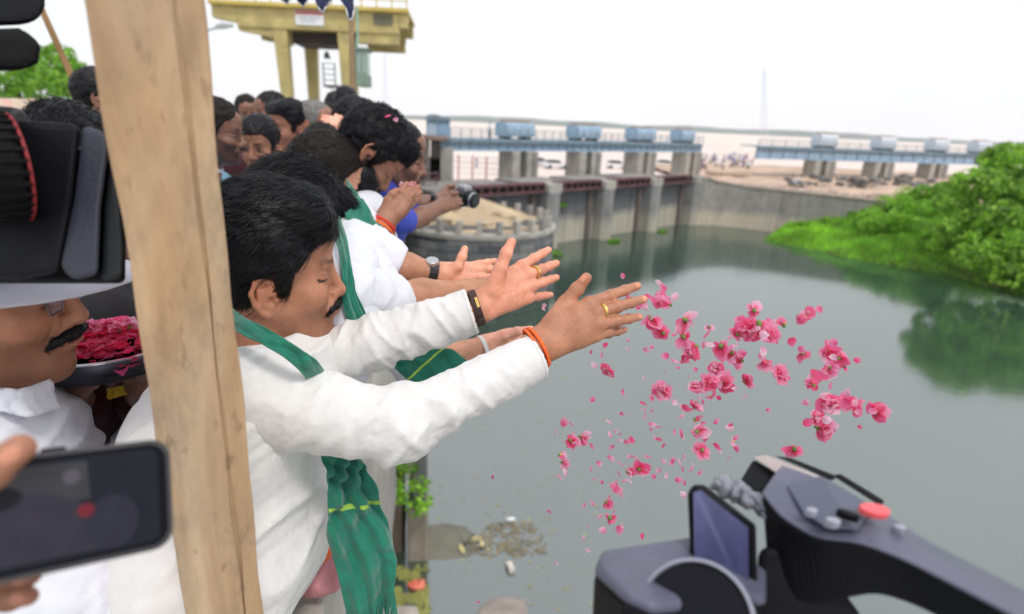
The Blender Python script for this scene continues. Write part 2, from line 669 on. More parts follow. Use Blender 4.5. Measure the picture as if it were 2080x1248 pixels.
def strands(V, F, n, length, width, comb, lift, seed=0, segs=3, zmin=None):
    """Thin three-sided locks rooted on a hair surface and combed along it."""
    rg = np.random.default_rng(seed)
    N = vnormals(V, F)
    ok = np.arange(len(V)) if zmin is None else np.nonzero(V[:, 2] > zmin)[0]
    i = rg.choice(ok, n)
    p = V[i] + rg.normal(0, .0012, (n, 3))
    nn = N[i]
    d = comb(p) + rg.normal(0, .22, (n, 3))
    d = rows_unit(d - (d * nn).sum(1, keepdims=True) * nn)
    L = length * rg.uniform(.5, 1.2, n)
    w = width * rg.uniform(.6, 1.3, n)
    sd = np.cross(d, nn)
    lf = lift * rg.uniform(-.2, 1.6, n)
    rows = []
    for k in range(segs + 1):
        t = k / segs
        c = p - nn * .001 + d * (L * t)[:, None] + nn * (lf * math.sin(t * 2.4) - .006 * t * t)[:, None]
        ww = (w * (1 - t) ** .7)[:, None] / 2 + .0001
        rows.append(np.stack([c - sd * ww, c + nn * ww * .8, c + sd * ww], 1))
    A = np.stack(rows, 1)                                   # n, segs+1, 3, 3
    m = (segs + 1) * 3
    Vs = A.reshape(-1, 3)
    base = (np.arange(n) * m)[:, None]
    q = []
    for k in range(segs):
        for a, b in ((0, 1), (1, 2)):
            q.append(np.array([k * 3 + a, k * 3 + b, k * 3 + 3 + b, k * 3 + 3 + a]))
    Fs = (base[:, None, :] + np.array(q)[None]).reshape(-1, 4)
    return Vs, Fs


def comb_back(p):
    d = np.zeros_like(p)
    top = np.clip((p[:, 2] - .05) / .08, 0, 1)
    d[:, 0] = -.9 + .2 * (1 - top)
    d[:, 1] = np.sign(p[:, 1]) * .15 - .25 * top
    d[:, 2] = -.9 * (1 - top) - .1
    return d


def comb_forward(p):
    d = comb_back(p)
    fr = np.clip((p[:, 0] + .02) / .06, 0, 1)
    d[:, 0] = d[:, 0] * (1 - fr) + .8 * fr
    return d


def comb_curl(p):
    a = vnoise(p * 55, 1) * 12
    return np.stack([np.cos(a), np.sin(a), np.cos(a * 1.7) - .3], 1)


def place_h(V, Mh):
    return V @ Mh[0].T + Mh[1]


SKIN = {}


def brows_obj(Mh, parent, m, n=260, seed=4):
    """Eyebrows of single short hairs."""
    rg = np.random.default_rng(seed)
    Vs, Fs, b = [], [], 0
    for s in (1, -1):
        for i in range(n):
            t = rg.random()
            p = np.array([.0955 - .020 * t ** 1.7, s * (.011 + .039 * t), .0285 + .0075 * math.sin(t * 2.3) - .003 * t]) + rg.normal(0, .0014, 3) * np.array([.3, 1, 1])
            d = np.array([-.25 - .5 * t, s * .9, .35 - .6 * t]) + rg.normal(0, .15, 3)
            d = unit(d) * rg.uniform(.005, .009)
            w = np.array([.15, 0, .8]) * .00045
            Vs += [p - w, p + w, p + d + (.0012, 0, 0)]
            Fs.append((b, b + 1, b + 2)); b += 3
    return mesh('eyebrows', place_h(np.array(Vs), Mh), Fs, m, parent)



def skin_mat(name, c):
    return mat('skin_' + name, c, rough=.41, var=.2, scale=24, bump=.22, bscale=420, attr=True, sss=.12, spec=.45)


HAIR_BLACK = dict(c=(.012, .011, .013), rough=.48, var=.5, scale=90, bump=.3, bscale=260, stretch=(1, 1, 1), spec=.35)


def hair_obj(o, Mh, h, parent, m, n=2500, length=.03, width=.0016, lift=.006, comb=comb_back, seed=0):
    V, F = hair_mesh(o, h)
    parts = [(V, F, np.ones((len(V), 3)))]
    if n:
        sv, sf = strands(V, F, n, length, width, comb, lift, seed)
        parts.append((sv, sf, np.ones((len(sv), 3)) * RNG.uniform(.6, 1.7)))
    V, F, _ = join(parts)
    return mesh('hair', place_h(V, Mh), F, m, parent, smooth=True)


def moustache_obj(Mh, parent, m, r=.0062, wide=.031, seed=0, n=500, h=.0016):
    g = SDF((.06, -.06, -.09), (.13, .06, -.03), h)
    for s in (1, -1):
        g.cap((.1065, s * .002, -.0485), (.1025, s * wide * .5, -.0515), r, r * .95, .003)
        g.cap((.1025, s * wide * .5, -.0515), (.0925, s * wide * .85, -.0575), r * .95, r * .75, .003)
        g.cap((.0925, s * wide * .85, -.0575), (.084, s * wide * 1.05, -.0655), r * .75, r * .3, .003)
    V, F = g.mesh()
    sv, sf = strands(V, F, n, .010, .0011, lambda p: np.stack([np.full(len(p), -.25), np.sign(p[:, 1]) * .8, np.full(len(p), -.8)], 1), .0015, seed)
    V, F, _ = join([(V, F, np.ones((len(V), 3))), (sv, sf, np.ones((len(sv), 3)))])
    return mesh('moustache', place_h(V, Mh), F, m, parent, smooth=True)


def hand_into(g, w, el, mcp, fingers, thumb, r=1.0, rw=.026):
    """A hand in a distance field: wrist w, four knuckles, for each finger its two further joints and its tip, thumb root to tip."""
    w = np.asarray(w, float)
    mcp = [np.asarray(q, float) for q in mcp]
    nrm = unit(np.cross(mcp[0] - w, mcp[3] - w))
    ax = unit(w - np.asarray(el, float))
    cr = unit(np.cross(ax, nrm))
    g.cap(w - ax * .02, w + ax * .012, rw * r, rw * r * .97, .01, flat=(nrm, .74))
    for i, q in enumerate(mcp):
        st = w + cr * (.0165, .006, -.006, -.0155)[i] * r * (1 if (mcp[0] - mcp[3]) @ cr > 0 else -1)
        g.cap(st, q, .0155 * r, .0118 * r, .011)
    g.cap(mcp[0] * .75 + w * .25, mcp[3] * .7 + w * .3, .0135 * r, .0135 * r, .012)
    for i, fj in enumerate(fingers):
        js = [mcp[i]] + [np.asarray(q, float) for q in fj]
        rr = [.0108, .0098, .0086, .0074]
        sc = (1, 1.02, .97, .86)[i] * r
        for a in range(3):
            g.cap(js[a], js[a + 1], rr[a] * sc, rr[a + 1] * sc, .0035 if a else .006)
        g.ball(js[1], .0101 * sc, .004)
        g.ball(js[2], .0088 * sc, .004)
    th = [np.asarray(q, float) for q in thumb]
    g.cap(th[0], th[1], .0165 * r, .0135 * r, .014)
    g.cap(th[1], th[2], .0125 * r, .0115 * r, .005)
    g.cap(th[2], th[3], .0113 * r, .0092 * r, .004)
    g.ball(th[2], .0121 * r, .004)
    return g


def curl(mcp, tip, bend, out):
    """Two joints between knuckle and tip, pushed by BEND metres towards OUT."""
    mcp, tip, out = (np.asarray(q, float) for q in (mcp, tip, out))
    a = mcp + (tip - mcp) * .44 + out * bend
    b = mcp + (tip - mcp) * .74 + out * bend * .8
    return [a, b, tip]


def arm_mesh(el, w, hand, h=.002, re=.043, rw=.027, nails=(), warm=None, elb=True):
    """Forearm and hand as one skin surface; HAND = (mcp, fingers, thumb)."""
    mcp, fg, th = hand
    pts = np.array([el, w] + list(mcp) + [j for f in fg for j in f] + list(th))
    g = SDF(pts.min(0) - .05, pts.max(0) + .05, h)
    el, w = np.asarray(el, float), np.asarray(w, float)
    mid = el + (w - el) * .35
    g.cap(el, mid, re * .95, re, .01)
    g.cap(mid, w, re, rw, .015)
    hand_into(g, w, el, mcp, fg, th, rw / .027, rw * .98)
    V, F = g.mesh()
    V = relax(V, F, 1, .4)
    C = np.ones((len(V), 3)) * (.88 + .2 * vnoise(V * 55, 12) + .12 * (vnoise(V * 220, 3) - .5))[:, None]
    # knuckles and palms: palms are paler and pinker
    N = vnormals(V, F)
    if warm is not None:
        ax = unit(w - el)
        t = np.clip(((V - w) @ ax + .01) / .03, 0, 1)
        f = np.clip((N @ unit(warm)) * 1.6 + .3, 0, 1) * t
        C = C * (1 - f[:, None]) + C * np.array([1.75, 1.72, 1.95]) * f[:, None]
    for f in fg:
        for j in (0, 1):
            dd = np.linalg.norm(V - np.asarray(f[j]), axis=1)
            k = np.clip(1.3 - dd / .011, 0, 1)
            ln = .82 + .18 * vnoise(V * np.array([300, 300, 300]), 6)
            C *= (1 - k + k * ln * .92)[:, None]
    N2 = vnormals(V, F)
    for i in range(4):
        a_, b_ = np.asarray(w) * .45 + np.asarray(mcp[i]) * .55, np.asarray(mcp[i])
        ba = b_ - a_
        t_ = np.clip((V - a_) @ ba / (ba @ ba), 0, 1)
        d_ = np.linalg.norm(V - a_ - t_[:, None] * ba, axis=1)
        V = V + N2 * (np.clip(1 - np.abs(d_ - .014) / .006, 0, 1) * .0 + .0011 * np.exp(-((d_ - .0135) / .004) ** 2) * (N2 @ unit(CAM - w) > .3) * (0 if warm is not None else 1))[:, None]
    ln = vnoise(V * 60, 21)
    C *= (1 - .16 * np.exp(-((ln - .5) / .022) ** 2) * np.clip(1.4 - np.linalg.norm(V - np.asarray(w) * .4 - np.asarray(mcp[1]) * .6, axis=1) / .05, 0, 1))[:, None]
    tips = [f[2] for f in fg] + [th[3]]
    dirs = [unit(np.asarray(f[2]) - np.asarray(f[1])) for f in fg] + [unit(np.asarray(th[3]) - np.asarray(th[2]))]
    for i, (tp, dr) in enumerate(zip(tips, dirs)):
        dd = np.linalg.norm(V - np.asarray(tp), axis=1)
        C[:] = C * (1 + np.clip(1.2 - dd / .016, 0, 1)[:, None] * np.array([.06, .0, .02]))
        if len(nails):
            nd = unit(nails[0] if i < 4 else nails[1])
            nd = unit(nd - (nd @ dr) * dr)
            c = np.asarray(tp) - dr * .003 + nd * .0075
            q = V - c
            sd = np.cross(dr, nd)
            m = np.sqrt(((q @ dr) / .0070) ** 2 + ((q @ sd) / .0055) ** 2 + ((q @ nd) / .006) ** 2)
            k = np.clip((1.0 - m) * 5, 0, 1)[:, None]
            C[:] = C * (1 - k) + C * np.array([1.55, 1.5, 1.6]) * k
    return V, F, C


def sleeve_mesh(sh, el, cuff, rs, re, rc, h=.005, amp=.007, seed=0, hollow=True, mid=None, kk=.05):
    """A cloth sleeve from shoulder over the elbow to a cuff cut flat across the arm."""
    sh, el, cuff = (np.asarray(q, float) for q in (sh, el, cuff))
    ax = unit(cuff - el)
    m = max(rs, re, rc) + .04
    pts = np.array([sh, el, cuff])
    g = SDF(pts.min(0) - m, pts.max(0) + m, h)
    g.cap(sh, el, rs, re, kk)
    g.cap(el, cuff + ax * rc, re, rc, kk)
    V0 = g
    V0.cut(cuff, ax, cuff - rc * 2.2, cuff + rc * 2.2)
    if hollow:
        g.cap(cuff - ax * .035, cuff + ax * .05, rc - max(.006, h * 1.2), rc - max(.005, h), .002, 'sub')
    V, F = g.mesh()
    t = (V - el) @ ax
    a1 = unit(el - sh)
    d = np.where((t > 0)[:, None], ax[None], a1[None])
    s = np.where(t > 0, t, (V - el) @ a1)
    edge = np.clip(((cuff - V) @ ax) / .06, .12, 1)
    near = np.exp(-(np.abs(s) / .10) ** 2)
    Vf = V.copy()
    A = amp * (.6 + .55 * near) * edge
    f1 = folds(V, F, unit(ax + .45 * np.array([0, 0, 1])), A, 34, 11, seed) - V
    f2 = folds(V, F, unit(a1 + .8 * np.array([0, 0, -1])), A, 26, 7, seed + 5) - V
    f1 += .5 * (folds(V, F, unit(ax - .5 * np.array([0, 0, 1])), A, 62, 18, seed + 9) - V)
    f2 += .4 * (folds(V, F, unit(a1 + .1 * np.array([0, 0, -1])), A, 55, 16, seed + 11) - V)
    wgt = np.clip(.5 + t / .08, 0, 1)[:, None]
    Vf += f1 * wgt + f2 * (1 - wgt)
    return relax(Vf, F, 3, .4), F


def torso_mesh(pel, chest, shl, shr, nb, rp=.14, rc=.125, rs=.07, h=.008, amp=.006, seed=0, low=None, rl=.17, waist=None):
    """Shirt or kurta: pelvis, chest, both shoulders, the neck's base; LOW = how far below the pelvis its hem hangs."""
    pel, chest, shl, shr, nb = (np.asarray(q, float) for q in (pel, chest, shl, shr, nb))
    l = unit(shl - shr)
    lo_z = pel[2] - (low or .12)
    pts = np.array([pel, chest, shl, shr, nb, (pel[0], pel[1], lo_z)])
    m = max(rp, rc, rs, rl) + .13
    g = SDF(pts.min(0) - m, pts.max(0) + m, h)
    g.cap(shl, shr, rs, k=.05)
    g.cap(chest + l * .075, chest - l * .075, rc, k=.06)
    w = chest * .45 + pel * .55 if waist is None else np.asarray(waist, float)
    g.cap(w + l * .07, w - l * .07, (rc + rp) * .47, k=.08)
    g.cap(chest + l * .06, w + l * .05, rc, (rc + rp) * .47, k=.06)
    g.cap(chest - l * .06, w - l * .05, rc, (rc + rp) * .47, k=.06)
    g.cap(pel + l * .075, pel - l * .075, rp, k=.09)
    if waist is not None:
        for s in (1, -1): g.cap(w + l * .06 * s, pel + l * .06 * s, rp * .96, rp, k=.06)
    g.cap(nb + (0, 0, -.045), chest, rs * .85, rc * .8, k=.05)
    if low:
        q = np.array([pel[0], pel[1], lo_z])
        for s in (1, -1):
            g.cap(pel + l * .07 * s, q + l * .09 * s, rp, rl, k=.08)
    g.cut((0, 0, lo_z), (0, 0, -1))
    V, F = g.mesh()
    ax = unit(chest - pel)
    V = folds(V, F, unit(np.cross(ax, l) + .35 * ax), amp, 22, 5, seed)
    return relax(V, F, 1, .3), F


def legs_mesh(pel, l, rt=.085, rk=.065, rf=.06, h=.012, spread=.10, step=0, zlo=.05, up=.05):
    """Trousers: two tapering legs from the pelvis to the ankles."""
    pel, l = np.asarray(pel, float), unit(l)
    f = np.cross(l, (0, 0, 1))
    A = []
    g = SDF(np.array([pel[0] - .45, pel[1] - .45, -.05]), np.array([pel[0] + .45, pel[1] + .45, pel[2] + .22]), h)
    g.cap(pel + l * .06 + (0, 0, up), pel - l * .06 + (0, 0, up), .125, k=.04)
    for s in (1, -1):
        hip = pel + l * .085 * s
        kn = np.array([*(pel[:2] + (l * spread * s + f * (.02 + step * s))[:2]), pel[2] * .53])
        an = np.array([*(pel[:2] + (l * spread * s + f * step * 1.3 * s)[:2]), zlo + .03])
        g.cap(hip, kn, rt + .015, rk, .04)
        g.cap(kn, an, rk, rf, .03)
    V, F = g.mesh()
    V = folds(V, F, (0, 0, 1), .006, 9, 12, 4)
    return V, F


def shoes_mesh(pel, l, spread=.10, step=0, h=.008):
    pel, l = np.asarray(pel, float), unit(l)
    f = np.cross(l, (0, 0, 1))
    out = []
    for s in (1, -1):
        an = np.array([*(pel[:2] + (l * spread * s + f * step * 1.3 * s)[:2]), .04])
        g = SDF(an - .25, an + .25, h)
        g.cap(an - f * .06, an + f * .13, .042, .034, .02)
        g.cap(an + (0, 0, .02), an + (0, 0, .09), .04, .036, .02)
        g.cut((0, 0, .004), (0, 0, -1))
        V, F = g.mesh()
        out.append((V, F, np.ones((len(V), 3))))
    V, F, _ = join(out)
    return V, F


def ring_band(name, c, ax, r, wid, thick, m, parent, flat=None, n=20, h=.0015):
    """A closed band (bracelet, watch strap, finger ring) of radius r round axis ax at c."""
    ax = unit(ax)
    a = unit(np.cross(ax, (0, .2, 1)))
    b = np.cross(ax, a)
    if flat is not None:
        a = unit(np.asarray(flat[0]) - (np.asarray(flat[0]) @ ax) * ax)
        b = np.cross(ax, a)
    fr = 1 if flat is None else flat[1]
    rings = []
    for i in range(n):
        t = 2 * math.pi * i / n
        d = a * math.cos(t) * fr + b * math.sin(t)
        u = unit(a * math.cos(t) / fr + b * math.sin(t))
        o = np.asarray(c) + d * r
        rings.append([o - ax * wid / 2, o + u * thick - ax * wid / 2 * .8, o + u * thick + ax * wid / 2 * .8, o + ax * wid / 2])
    V = [p for q in rings for p in q]
    F = []
    for i in range(n):
        j = (i + 1) % n
        for k in range(4):
            F.append((i * 4 + k, i * 4 + (k + 1) % 4, j * 4 + (k + 1) % 4, j * 4 + k))
    return mesh(name, V, F, m, parent, smooth=False)


def strip(name, A, B, m, parent, pleats=5, amp=.01, n=60, w=24, thick=.003, seed=0, out=None, band=None, fringe=False):
    """A scarf: cloth between two edge lines A and B, pleated along its length; BAND = (from, to, material) paints a woven stripe as own mesh."""
    A, B = np.array(A, float), np.array(B, float)
    t = np.linspace(0, 1, n)
    k = np.linspace(0, 1, len(A))

    def sm(Q):
        R = np.stack([np.interp(t, k, Q[:, i]) for i in range(3)], 1)
        for _ in range(4):
            R[1:-1] = R[1:-1] * .5 + .25 * (R[:-2] + R[2:])
        return R
    a, b = sm(A), sm(B)
    u = np.linspace(0, 1, w)
    V = a[:, None] * (1 - u)[None, :, None] + b[:, None] * u[None, :, None]
    tan = np.gradient(a + b, axis=0)
    nn = rows_unit(np.cross(tan, b - a))
    if out is not None:
        nn *= np.sign((nn @ np.asarray(out, float)))[:, None]
    ph = vnoise(np.stack([t * 5, t * 0, t * 0], 1), seed) * 1.4
    wave = (.62 * np.sin((u[None] * pleats + ph[:, None]) * 2 * math.pi) + .55 * np.sin((u[None] ** 1.35 * pleats * .57 - 1.6 * ph[:, None] + .3) * 2 * math.pi) + .18 * np.sin((u[None] * pleats * 2.3 + 2.2 * ph[:, None]) * 2 * math.pi)) * (.6 + .8 * vnoise(np.stack([t * 7, t * 0 + 4, t * 0], 1), seed + 1))[:, None]
    V = V + nn[:, None] * (wave * amp)[..., None]
    nz = vnoise(np.stack([np.repeat(t * 22, w), np.tile(u * 6, n), np.zeros(n * w)], 1), seed + 2).reshape(n, w)
    V = V + nn[:, None] * ((nz - .5) * amp * .8)[..., None]
    V = V.reshape(-1, 3)
    F = np.array([(i * w + j, i * w + j + 1, (i + 1) * w + j + 1, (i + 1) * w + j) for i in range(n - 1) for j in range(w - 1)])
    o = mesh(name, V, F, m, parent, smooth=True, solid=thick)
    if band:
        i0, i1 = int(band[0] * n), max(int(band[0] * n) + 1, int(band[1] * n))
        Vb = V.reshape(n, w, 3)[i0:i1 + 1] + nn[i0:i1 + 1, None] * (thick * .5 + .0012)
        q = i1 + 1 - i0
        Fb = [(i * w + j, i * w + j + 1, (i + 1) * w + j + 1, (i + 1) * w + j) for i in range(q - 1) for j in range(w - 1)]
        mesh('woven_stripe', Vb.reshape(-1, 3), Fb, band[2], o, smooth=True)
    if fringe:
        mb = MB()
        e = V.reshape(n, w, 3)[-1]
        d = unit((a + b)[-1] - (a + b)[-3])
        for j in range(0, w - 1):
            for q in (0., .5):
                p = e[j] * (1 - q) + e[j + 1] * q
                mb.tube(p, p + d * .045 + RNG.normal(0, .005, 3), .0018, .0008, 4)
        mb.build('fringe', m, o)
    return o

# ================================================================== the setting
def concrete_mat(name, c, pale=None, zsplit=None, zw=.5, streak=.5, rough=.9, dark=(.06, .06, .065)):
    """Weathered concrete: mottled, with long vertical run-off streaks and, below ZSPLIT, a pale silt-stained band."""
    if name in MATS: return MATS[name]
    m, t, b = nodes_of(name)
    N, L = t.nodes, t.links
    geo = N.new('ShaderNodeNewGeometry')
    def noise(scale, stretch, det=6):
        mp = N.new('ShaderNodeMapping'); mp.inputs['Scale'].default_value = stretch
        L.new(geo.outputs['Position'], mp.inputs['Vector'])
        n = N.new('ShaderNodeTexNoise'); n.inputs['Scale'].default_value = scale; n.inputs['Detail'].default_value = det
        n.inputs['Roughness'].default_value = .65
        L.new(mp.outputs[0], n.inputs['Vector'])
        return n.outputs['Fac']
    def mrange(s, a, b_, c_=0, d=1):
        r = N.new('ShaderNodeMapRange'); r.inputs[1].default_value, r.inputs[2].default_value, r.inputs[3].default_value, r.inputs[4].default_value = a, b_, c_, d
        L.new(s, r.inputs[0]); return r.outputs[0]
    def mixc(f, a, b_):
        x = N.new('ShaderNodeMix'); x.data_type = 'RGBA'
        for s, i in ((f, 0), (a, 6), (b_, 7)):
            if isinstance(s, tuple): x.inputs[i].default_value = (*s, 1)
            else: L.new(s, x.inputs[i])
        return x.outputs[2]
    base = mixc(mrange(noise(.9, (1, 1, 1)), .3, .7), tuple(x * .72 for x in c), tuple(min(1, x * 1.15) for x in c))
    if pale:
        sep = N.new('ShaderNodeSeparateXYZ'); L.new(geo.outputs['Position'], sep.inputs[0])
        ad = N.new('ShaderNodeMath'); ad.operation = 'MULTIPLY_ADD'; ad.inputs[1].default_value = 1.6
        L.new(noise(.5, (1, 1, .3)), ad.inputs[0]); L.new(sep.outputs['Z'], ad.inputs[2])
        base = mixc(mrange(ad.outputs[0], zsplit - zw + .8, zsplit + zw + .8), pale, base)
    st = mrange(noise(.8, (2.2, 2.2, .12)), .48, .72, 0, streak)
    base = mixc(st, base, dark)
    fine = mrange(noise(9, (1, 1, 1), 8), .35, .75, 0, .35)
    base = mixc(fine, base, tuple(x * .5 for x in c))
    L.new(base, b.inputs['Base Color'])
    b.inputs['Roughness'].default_value = rough
    bp = N.new('ShaderNodeBump'); bp.inputs['Strength'].default_value = .5; bp.inputs['Distance'].default_value = .05
    L.new(noise(3, (1, 1, 1), 8), bp.inputs['Height']); L.new(bp.outputs[0], b.inputs['Normal'])
    MATS[name] = m
    return m


# --- water: murky green, nearly still
m, t, b = nodes_of('river_water')
b.inputs['Base Color'].default_value = (.052, .078, .066, 1)
b.inputs['Roughness'].default_value = .09
b.inputs['IOR'].default_value = 3.1
b.inputs['Specular IOR Level'].default_value = .5
tcn = t.nodes.new('ShaderNodeNewGeometry')
mp = t.nodes.new('ShaderNodeMapping')
mp.inputs['Scale'].default_value = (1, 1.6, 1)
n1 = t.nodes.new('ShaderNodeTexNoise'); n1.inputs['Scale'].default_value = 1.1; n1.inputs['Detail'].default_value = 4
bp = t.nodes.new('ShaderNodeBump'); bp.inputs['Strength'].default_value = .07; bp.inputs['Distance'].default_value = .06
t.links.new(tcn.outputs['Position'], mp.inputs['Vector']); t.links.new(mp.outputs[0], n1.inputs['Vector'])
t.links.new(n1.outputs['Fac'], bp.inputs['Height']); t.links.new(bp.outputs[0], b.inputs['Normal'])
n2 = t.nodes.new('ShaderNodeTexNoise'); n2.inputs['Scale'].default_value = .12; n2.inputs['Detail'].default_value = 5
t.links.new(tcn.outputs['Position'], n2.inputs['Vector'])
mx = t.nodes.new('ShaderNodeMix'); mx.data_type = 'RGBA'
mx.inputs[6].default_value = (.024, .054, .038, 1); mx.inputs[7].default_value = (.038, .070, .050, 1)
t.links.new(n2.outputs['Fac'], mx.inputs[0]); t.links.new(mx.outputs[2], b.inputs['Base Color'])
WATER_M = m
tag(mesh('water', [(-60, -30, WATER), (160, -30, WATER), (160, 110, WATER), (-60, 110, WATER)], [(0, 1, 2, 3)], WATER_M), kind='structure')

CONC = concrete_mat('grey_concrete', (.30, .29, .275), streak=.45)
CONC_PALE = concrete_mat('pale_concrete', (.44, .42, .375), streak=.28)
CONC_PIER = concrete_mat('pier_concrete', (.29, .29, .285), (.46, .43, .35), -7.8, .7, .42)
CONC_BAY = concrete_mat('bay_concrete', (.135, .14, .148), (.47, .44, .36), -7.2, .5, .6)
CONC_GUIDE = concrete_mat('guide_wall_concrete', (.33, .315, .285), (.55, .49, .38), -7.9, .5, .42)
STONE = concrete_mat('grey_masonry', (.16, .165, .168), streak=.5)
SAND = mat('pink_sand', (.72, .62, .56), .95, .15, .05, .3, .4)
SAND2 = mat('tan_sand', (.52, .40, .26), .95, .3, .35, .4, 2)
PAVE = mat('walkway_concrete', (.30, .28, .26), .9, .3, 1.5, .3, 20)
BLUE = mat('pale_blue_paint', (.30, .43, .56), .6, .25, 1.2, .15, 8)
BLUE2 = mat('grey_blue_paint', (.22, .30, .36), .6, .3, 1.5, .15, 8)
RUST = mat('rusty_red_steel', (.14, .065, .075), .75, .45, 1.5, .3, 12)
DARK = mat('dark_steel_and_shade', (.03, .03, .033), .8, .4, 2, .2, 8)
GREEN_LEAF = mat('bright_leaves', (.27, .58, .06), .5, .45, .5, attr=True, trans=.35)
TREE_LEAF = mat('tree_leaves', (.27, .56, .07), .5, .5, .35, attr=True, trans=.3)
BARK = mat('bark', (.11, .08, .055), .9, .4, 6, .5, 20)
WHITE = mat('white_paint', (.78, .79, .80), .5, .1, 3)
ORANGE_RUST = mat('orange_rust', (.42, .22, .11), .8, .4, 2, .2, 10)

# --- upstream bed of pale pink sand, out to the hills
V = [(-900, 66, -5.2), (-9, 66, -5.2), (10, 68, -5.2), (32, 90, -5.2), (200, 96, -5.2), (1500, 96, -5.2), (6000, 6500, -5.2), (-6000, 6500, -5.2), (-3000, 900, -5.2)]
tag(mesh('riverbed', V, [tuple(range(9))], SAND), kind='structure')
V = [(-9, 66, -12), (-9, 66, -5.25), (10, 68, -5.25), (10, 68, -12), (32, 90, -5.25), (32, 90, -12), (200, 96, -5.25), (200, 96, -12)]
# --- low hills at the horizon
HILL = mat('wooded_hills', (.10, .15, .13), 1, .15, .004)
for hi, (y0, hh, s) in enumerate(((3600, 26, 1), (4600, 34, 5))):
    xs = np.linspace(-4200, 4200, 160)
    hz = hh * (.45 + .9 * vnoise(np.stack([xs / 420, xs * 0 + s, xs * 0], 1), s) + .25 * vnoise(np.stack([xs / 90, xs * 0, xs * 0], 1), s + 2))
    mb = MB()
    rings = [[(x, y0, -8), (x, y0 + 60, -5 + q * .7), (x, y0 + 160, -5 + q), (x, y0 + 420, -8)] for x, q in zip(xs, hz)]
    mb.rings(rings, close=False)
    tag(mb.build('hills', HILL, smooth=True), kind='structure')

# --- the walkway that the men stand on, its parapet and the retaining wall set back below
def edge(y, off=0): return (-.23 - .139 * y - off, y)
mb = MB()
wk = [edge(-4), edge(3.2), (-.2 * 12 - .35, 12), (-.2 * 63 - .3, 63), (-60, 63), (-60, -4)]
mb.rings([[(*q, -.45) for q in wk], [(*q, 0) for q in wk]])
tag(mb.build('walkway', PAVE), kind='structure')
par = thing('parapet', 'low concrete parapet along the walkway edge that the men lean over', 'parapet', (*edge(8), 0))
mb = MB(); mb.wall(edge(-4), edge(3.4), .16, 0, .84, 1); mb.build('parapet_wall', CONC_PALE, par, bevel=.01)
mb = MB(); mb.wall(edge(-4, -.03), edge(3.4, -.03), .22, .84, .93, 1); mb.build('coping', CONC_PALE, par, bevel=.015)
rw = thing('retaining_wall', 'dark stained retaining wall rising from the water below the walkway', 'wall', (*edge(30, 1.5), WATER))
mb = MB(); mb.wall(edge(-4, 1.7), edge(63, 1.7), 1.2, WATER - 2, -.46, 1); mb.build('wall_face', STONE, rw)
# buttress feet below the walkway
bt = thing('wall_buttress', 'pale concrete buttress foot standing in the water below the green scarf', 'buttress', G(848, 1140, WATER))
def foot(x0, x1, yb, z0, z1, deep):
    p, q = G(x0, yb, WATER), G(x1, yb, WATER)
    n = np.array([-.14, 1, 0]) * deep
    return [(*p[:2], z0), (*q[:2], z0), (*(q + n)[:2], z0), (*(p + n)[:2], z0), (*p[:2], z1), (*q[:2], z1), (*(q + n)[:2], z1), (*(p + n)[:2], z1)]
MB().box8(foot(828, 868, 1140, WATER - 2, WATER + 1.55, 2.2)).build('plinth', concrete_mat('tan_concrete', (.33, .29, .235), streak=.4), bt, bevel=.06)
up_ = MB().box8(foot(839, 867, 1132, WATER + 1.553, -3.7, 1.6)).build('pier_shaft', STONE, bt, bevel=.05)
k = 0
for zc in np.arange(WATER + 1.9, -4.2, .62):
    MB().box8(foot(838.2 + (k % 2) * .6, 867.8, 1131.6, zc, zc + .54, .2)).build('stone_block', STONE, bt, bevel=.04); k += 1
bt2 = thing('wall_pier', 'brown stained concrete pier beside the buttress foot with creeper on it', 'pier', G(798, 1122, WATER))
MB().box8(foot(776, 818, 1122, WATER - 2, -3.9, 1.8)).build('pier_shaft', concrete_mat('brown_concrete', (.21, .165, .125), streak=.6), bt2, bevel=.05)
MB().box8(foot(774, 819.5, 1119, WATER - 2, WATER + .35, 2.0)).build('footing', DARK, bt2, bevel=.04)

# --- leaves: many small faces spread through a volume
def leaf_cloud(centres, radii, n, size, seed=0, droop=.4, c0=(.55, .6, .5), c1=(1.25, 1.2, 1.0), flat=1.0, hollow=.55, axis=None):
    rg = np.random.default_rng(seed)
    cs, rs = np.array(centres, float), np.array(radii, float)
    if rs.ndim == 1: rs = np.stack([rs, rs, rs * flat], 1)
    w = (rs[:, 0] * rs[:, 1] * rs[:, 2]) ** .75
    i = rg.choice(len(cs), n, p=w / w.sum())
    d = rows_unit(rg.normal(0, 1, (n, 3)))
    r = (hollow + (1 - hollow) * rg.random(n)) ** .8
    p = cs[i] + d * rs[i] * r[:, None]
    clump = vnoise(p * (1.1 / max(rs.mean() * .35, .05)), seed)
    keep = clump > .36
    p, i, d = p[keep], i[keep], d[keep]
    n = len(p)
    t = rows_unit(rg.normal(0, 1, (n, 3)) + (np.array([0, 0, -droop]) if axis is None else np.asarray(axis)))
    s = rows_unit(np.cross(t, rg.normal(0, 1, (n, 3))))
    L = size * rg.uniform(.5, 1.4, n)[:, None]
    V = np.stack([p - t * L * .5, p + s * L * .28, p + t * L * .5, p - s * L * .28], 1).reshape(-1, 3)
    F = np.arange(4 * n).reshape(-1, 4)
    tone = np.array(c0)[None] + (np.array(c1) - np.array(c0))[None] * rg.random(n)[:, None] ** 1.2
    return V, F, np.repeat(tone, 4, 0)


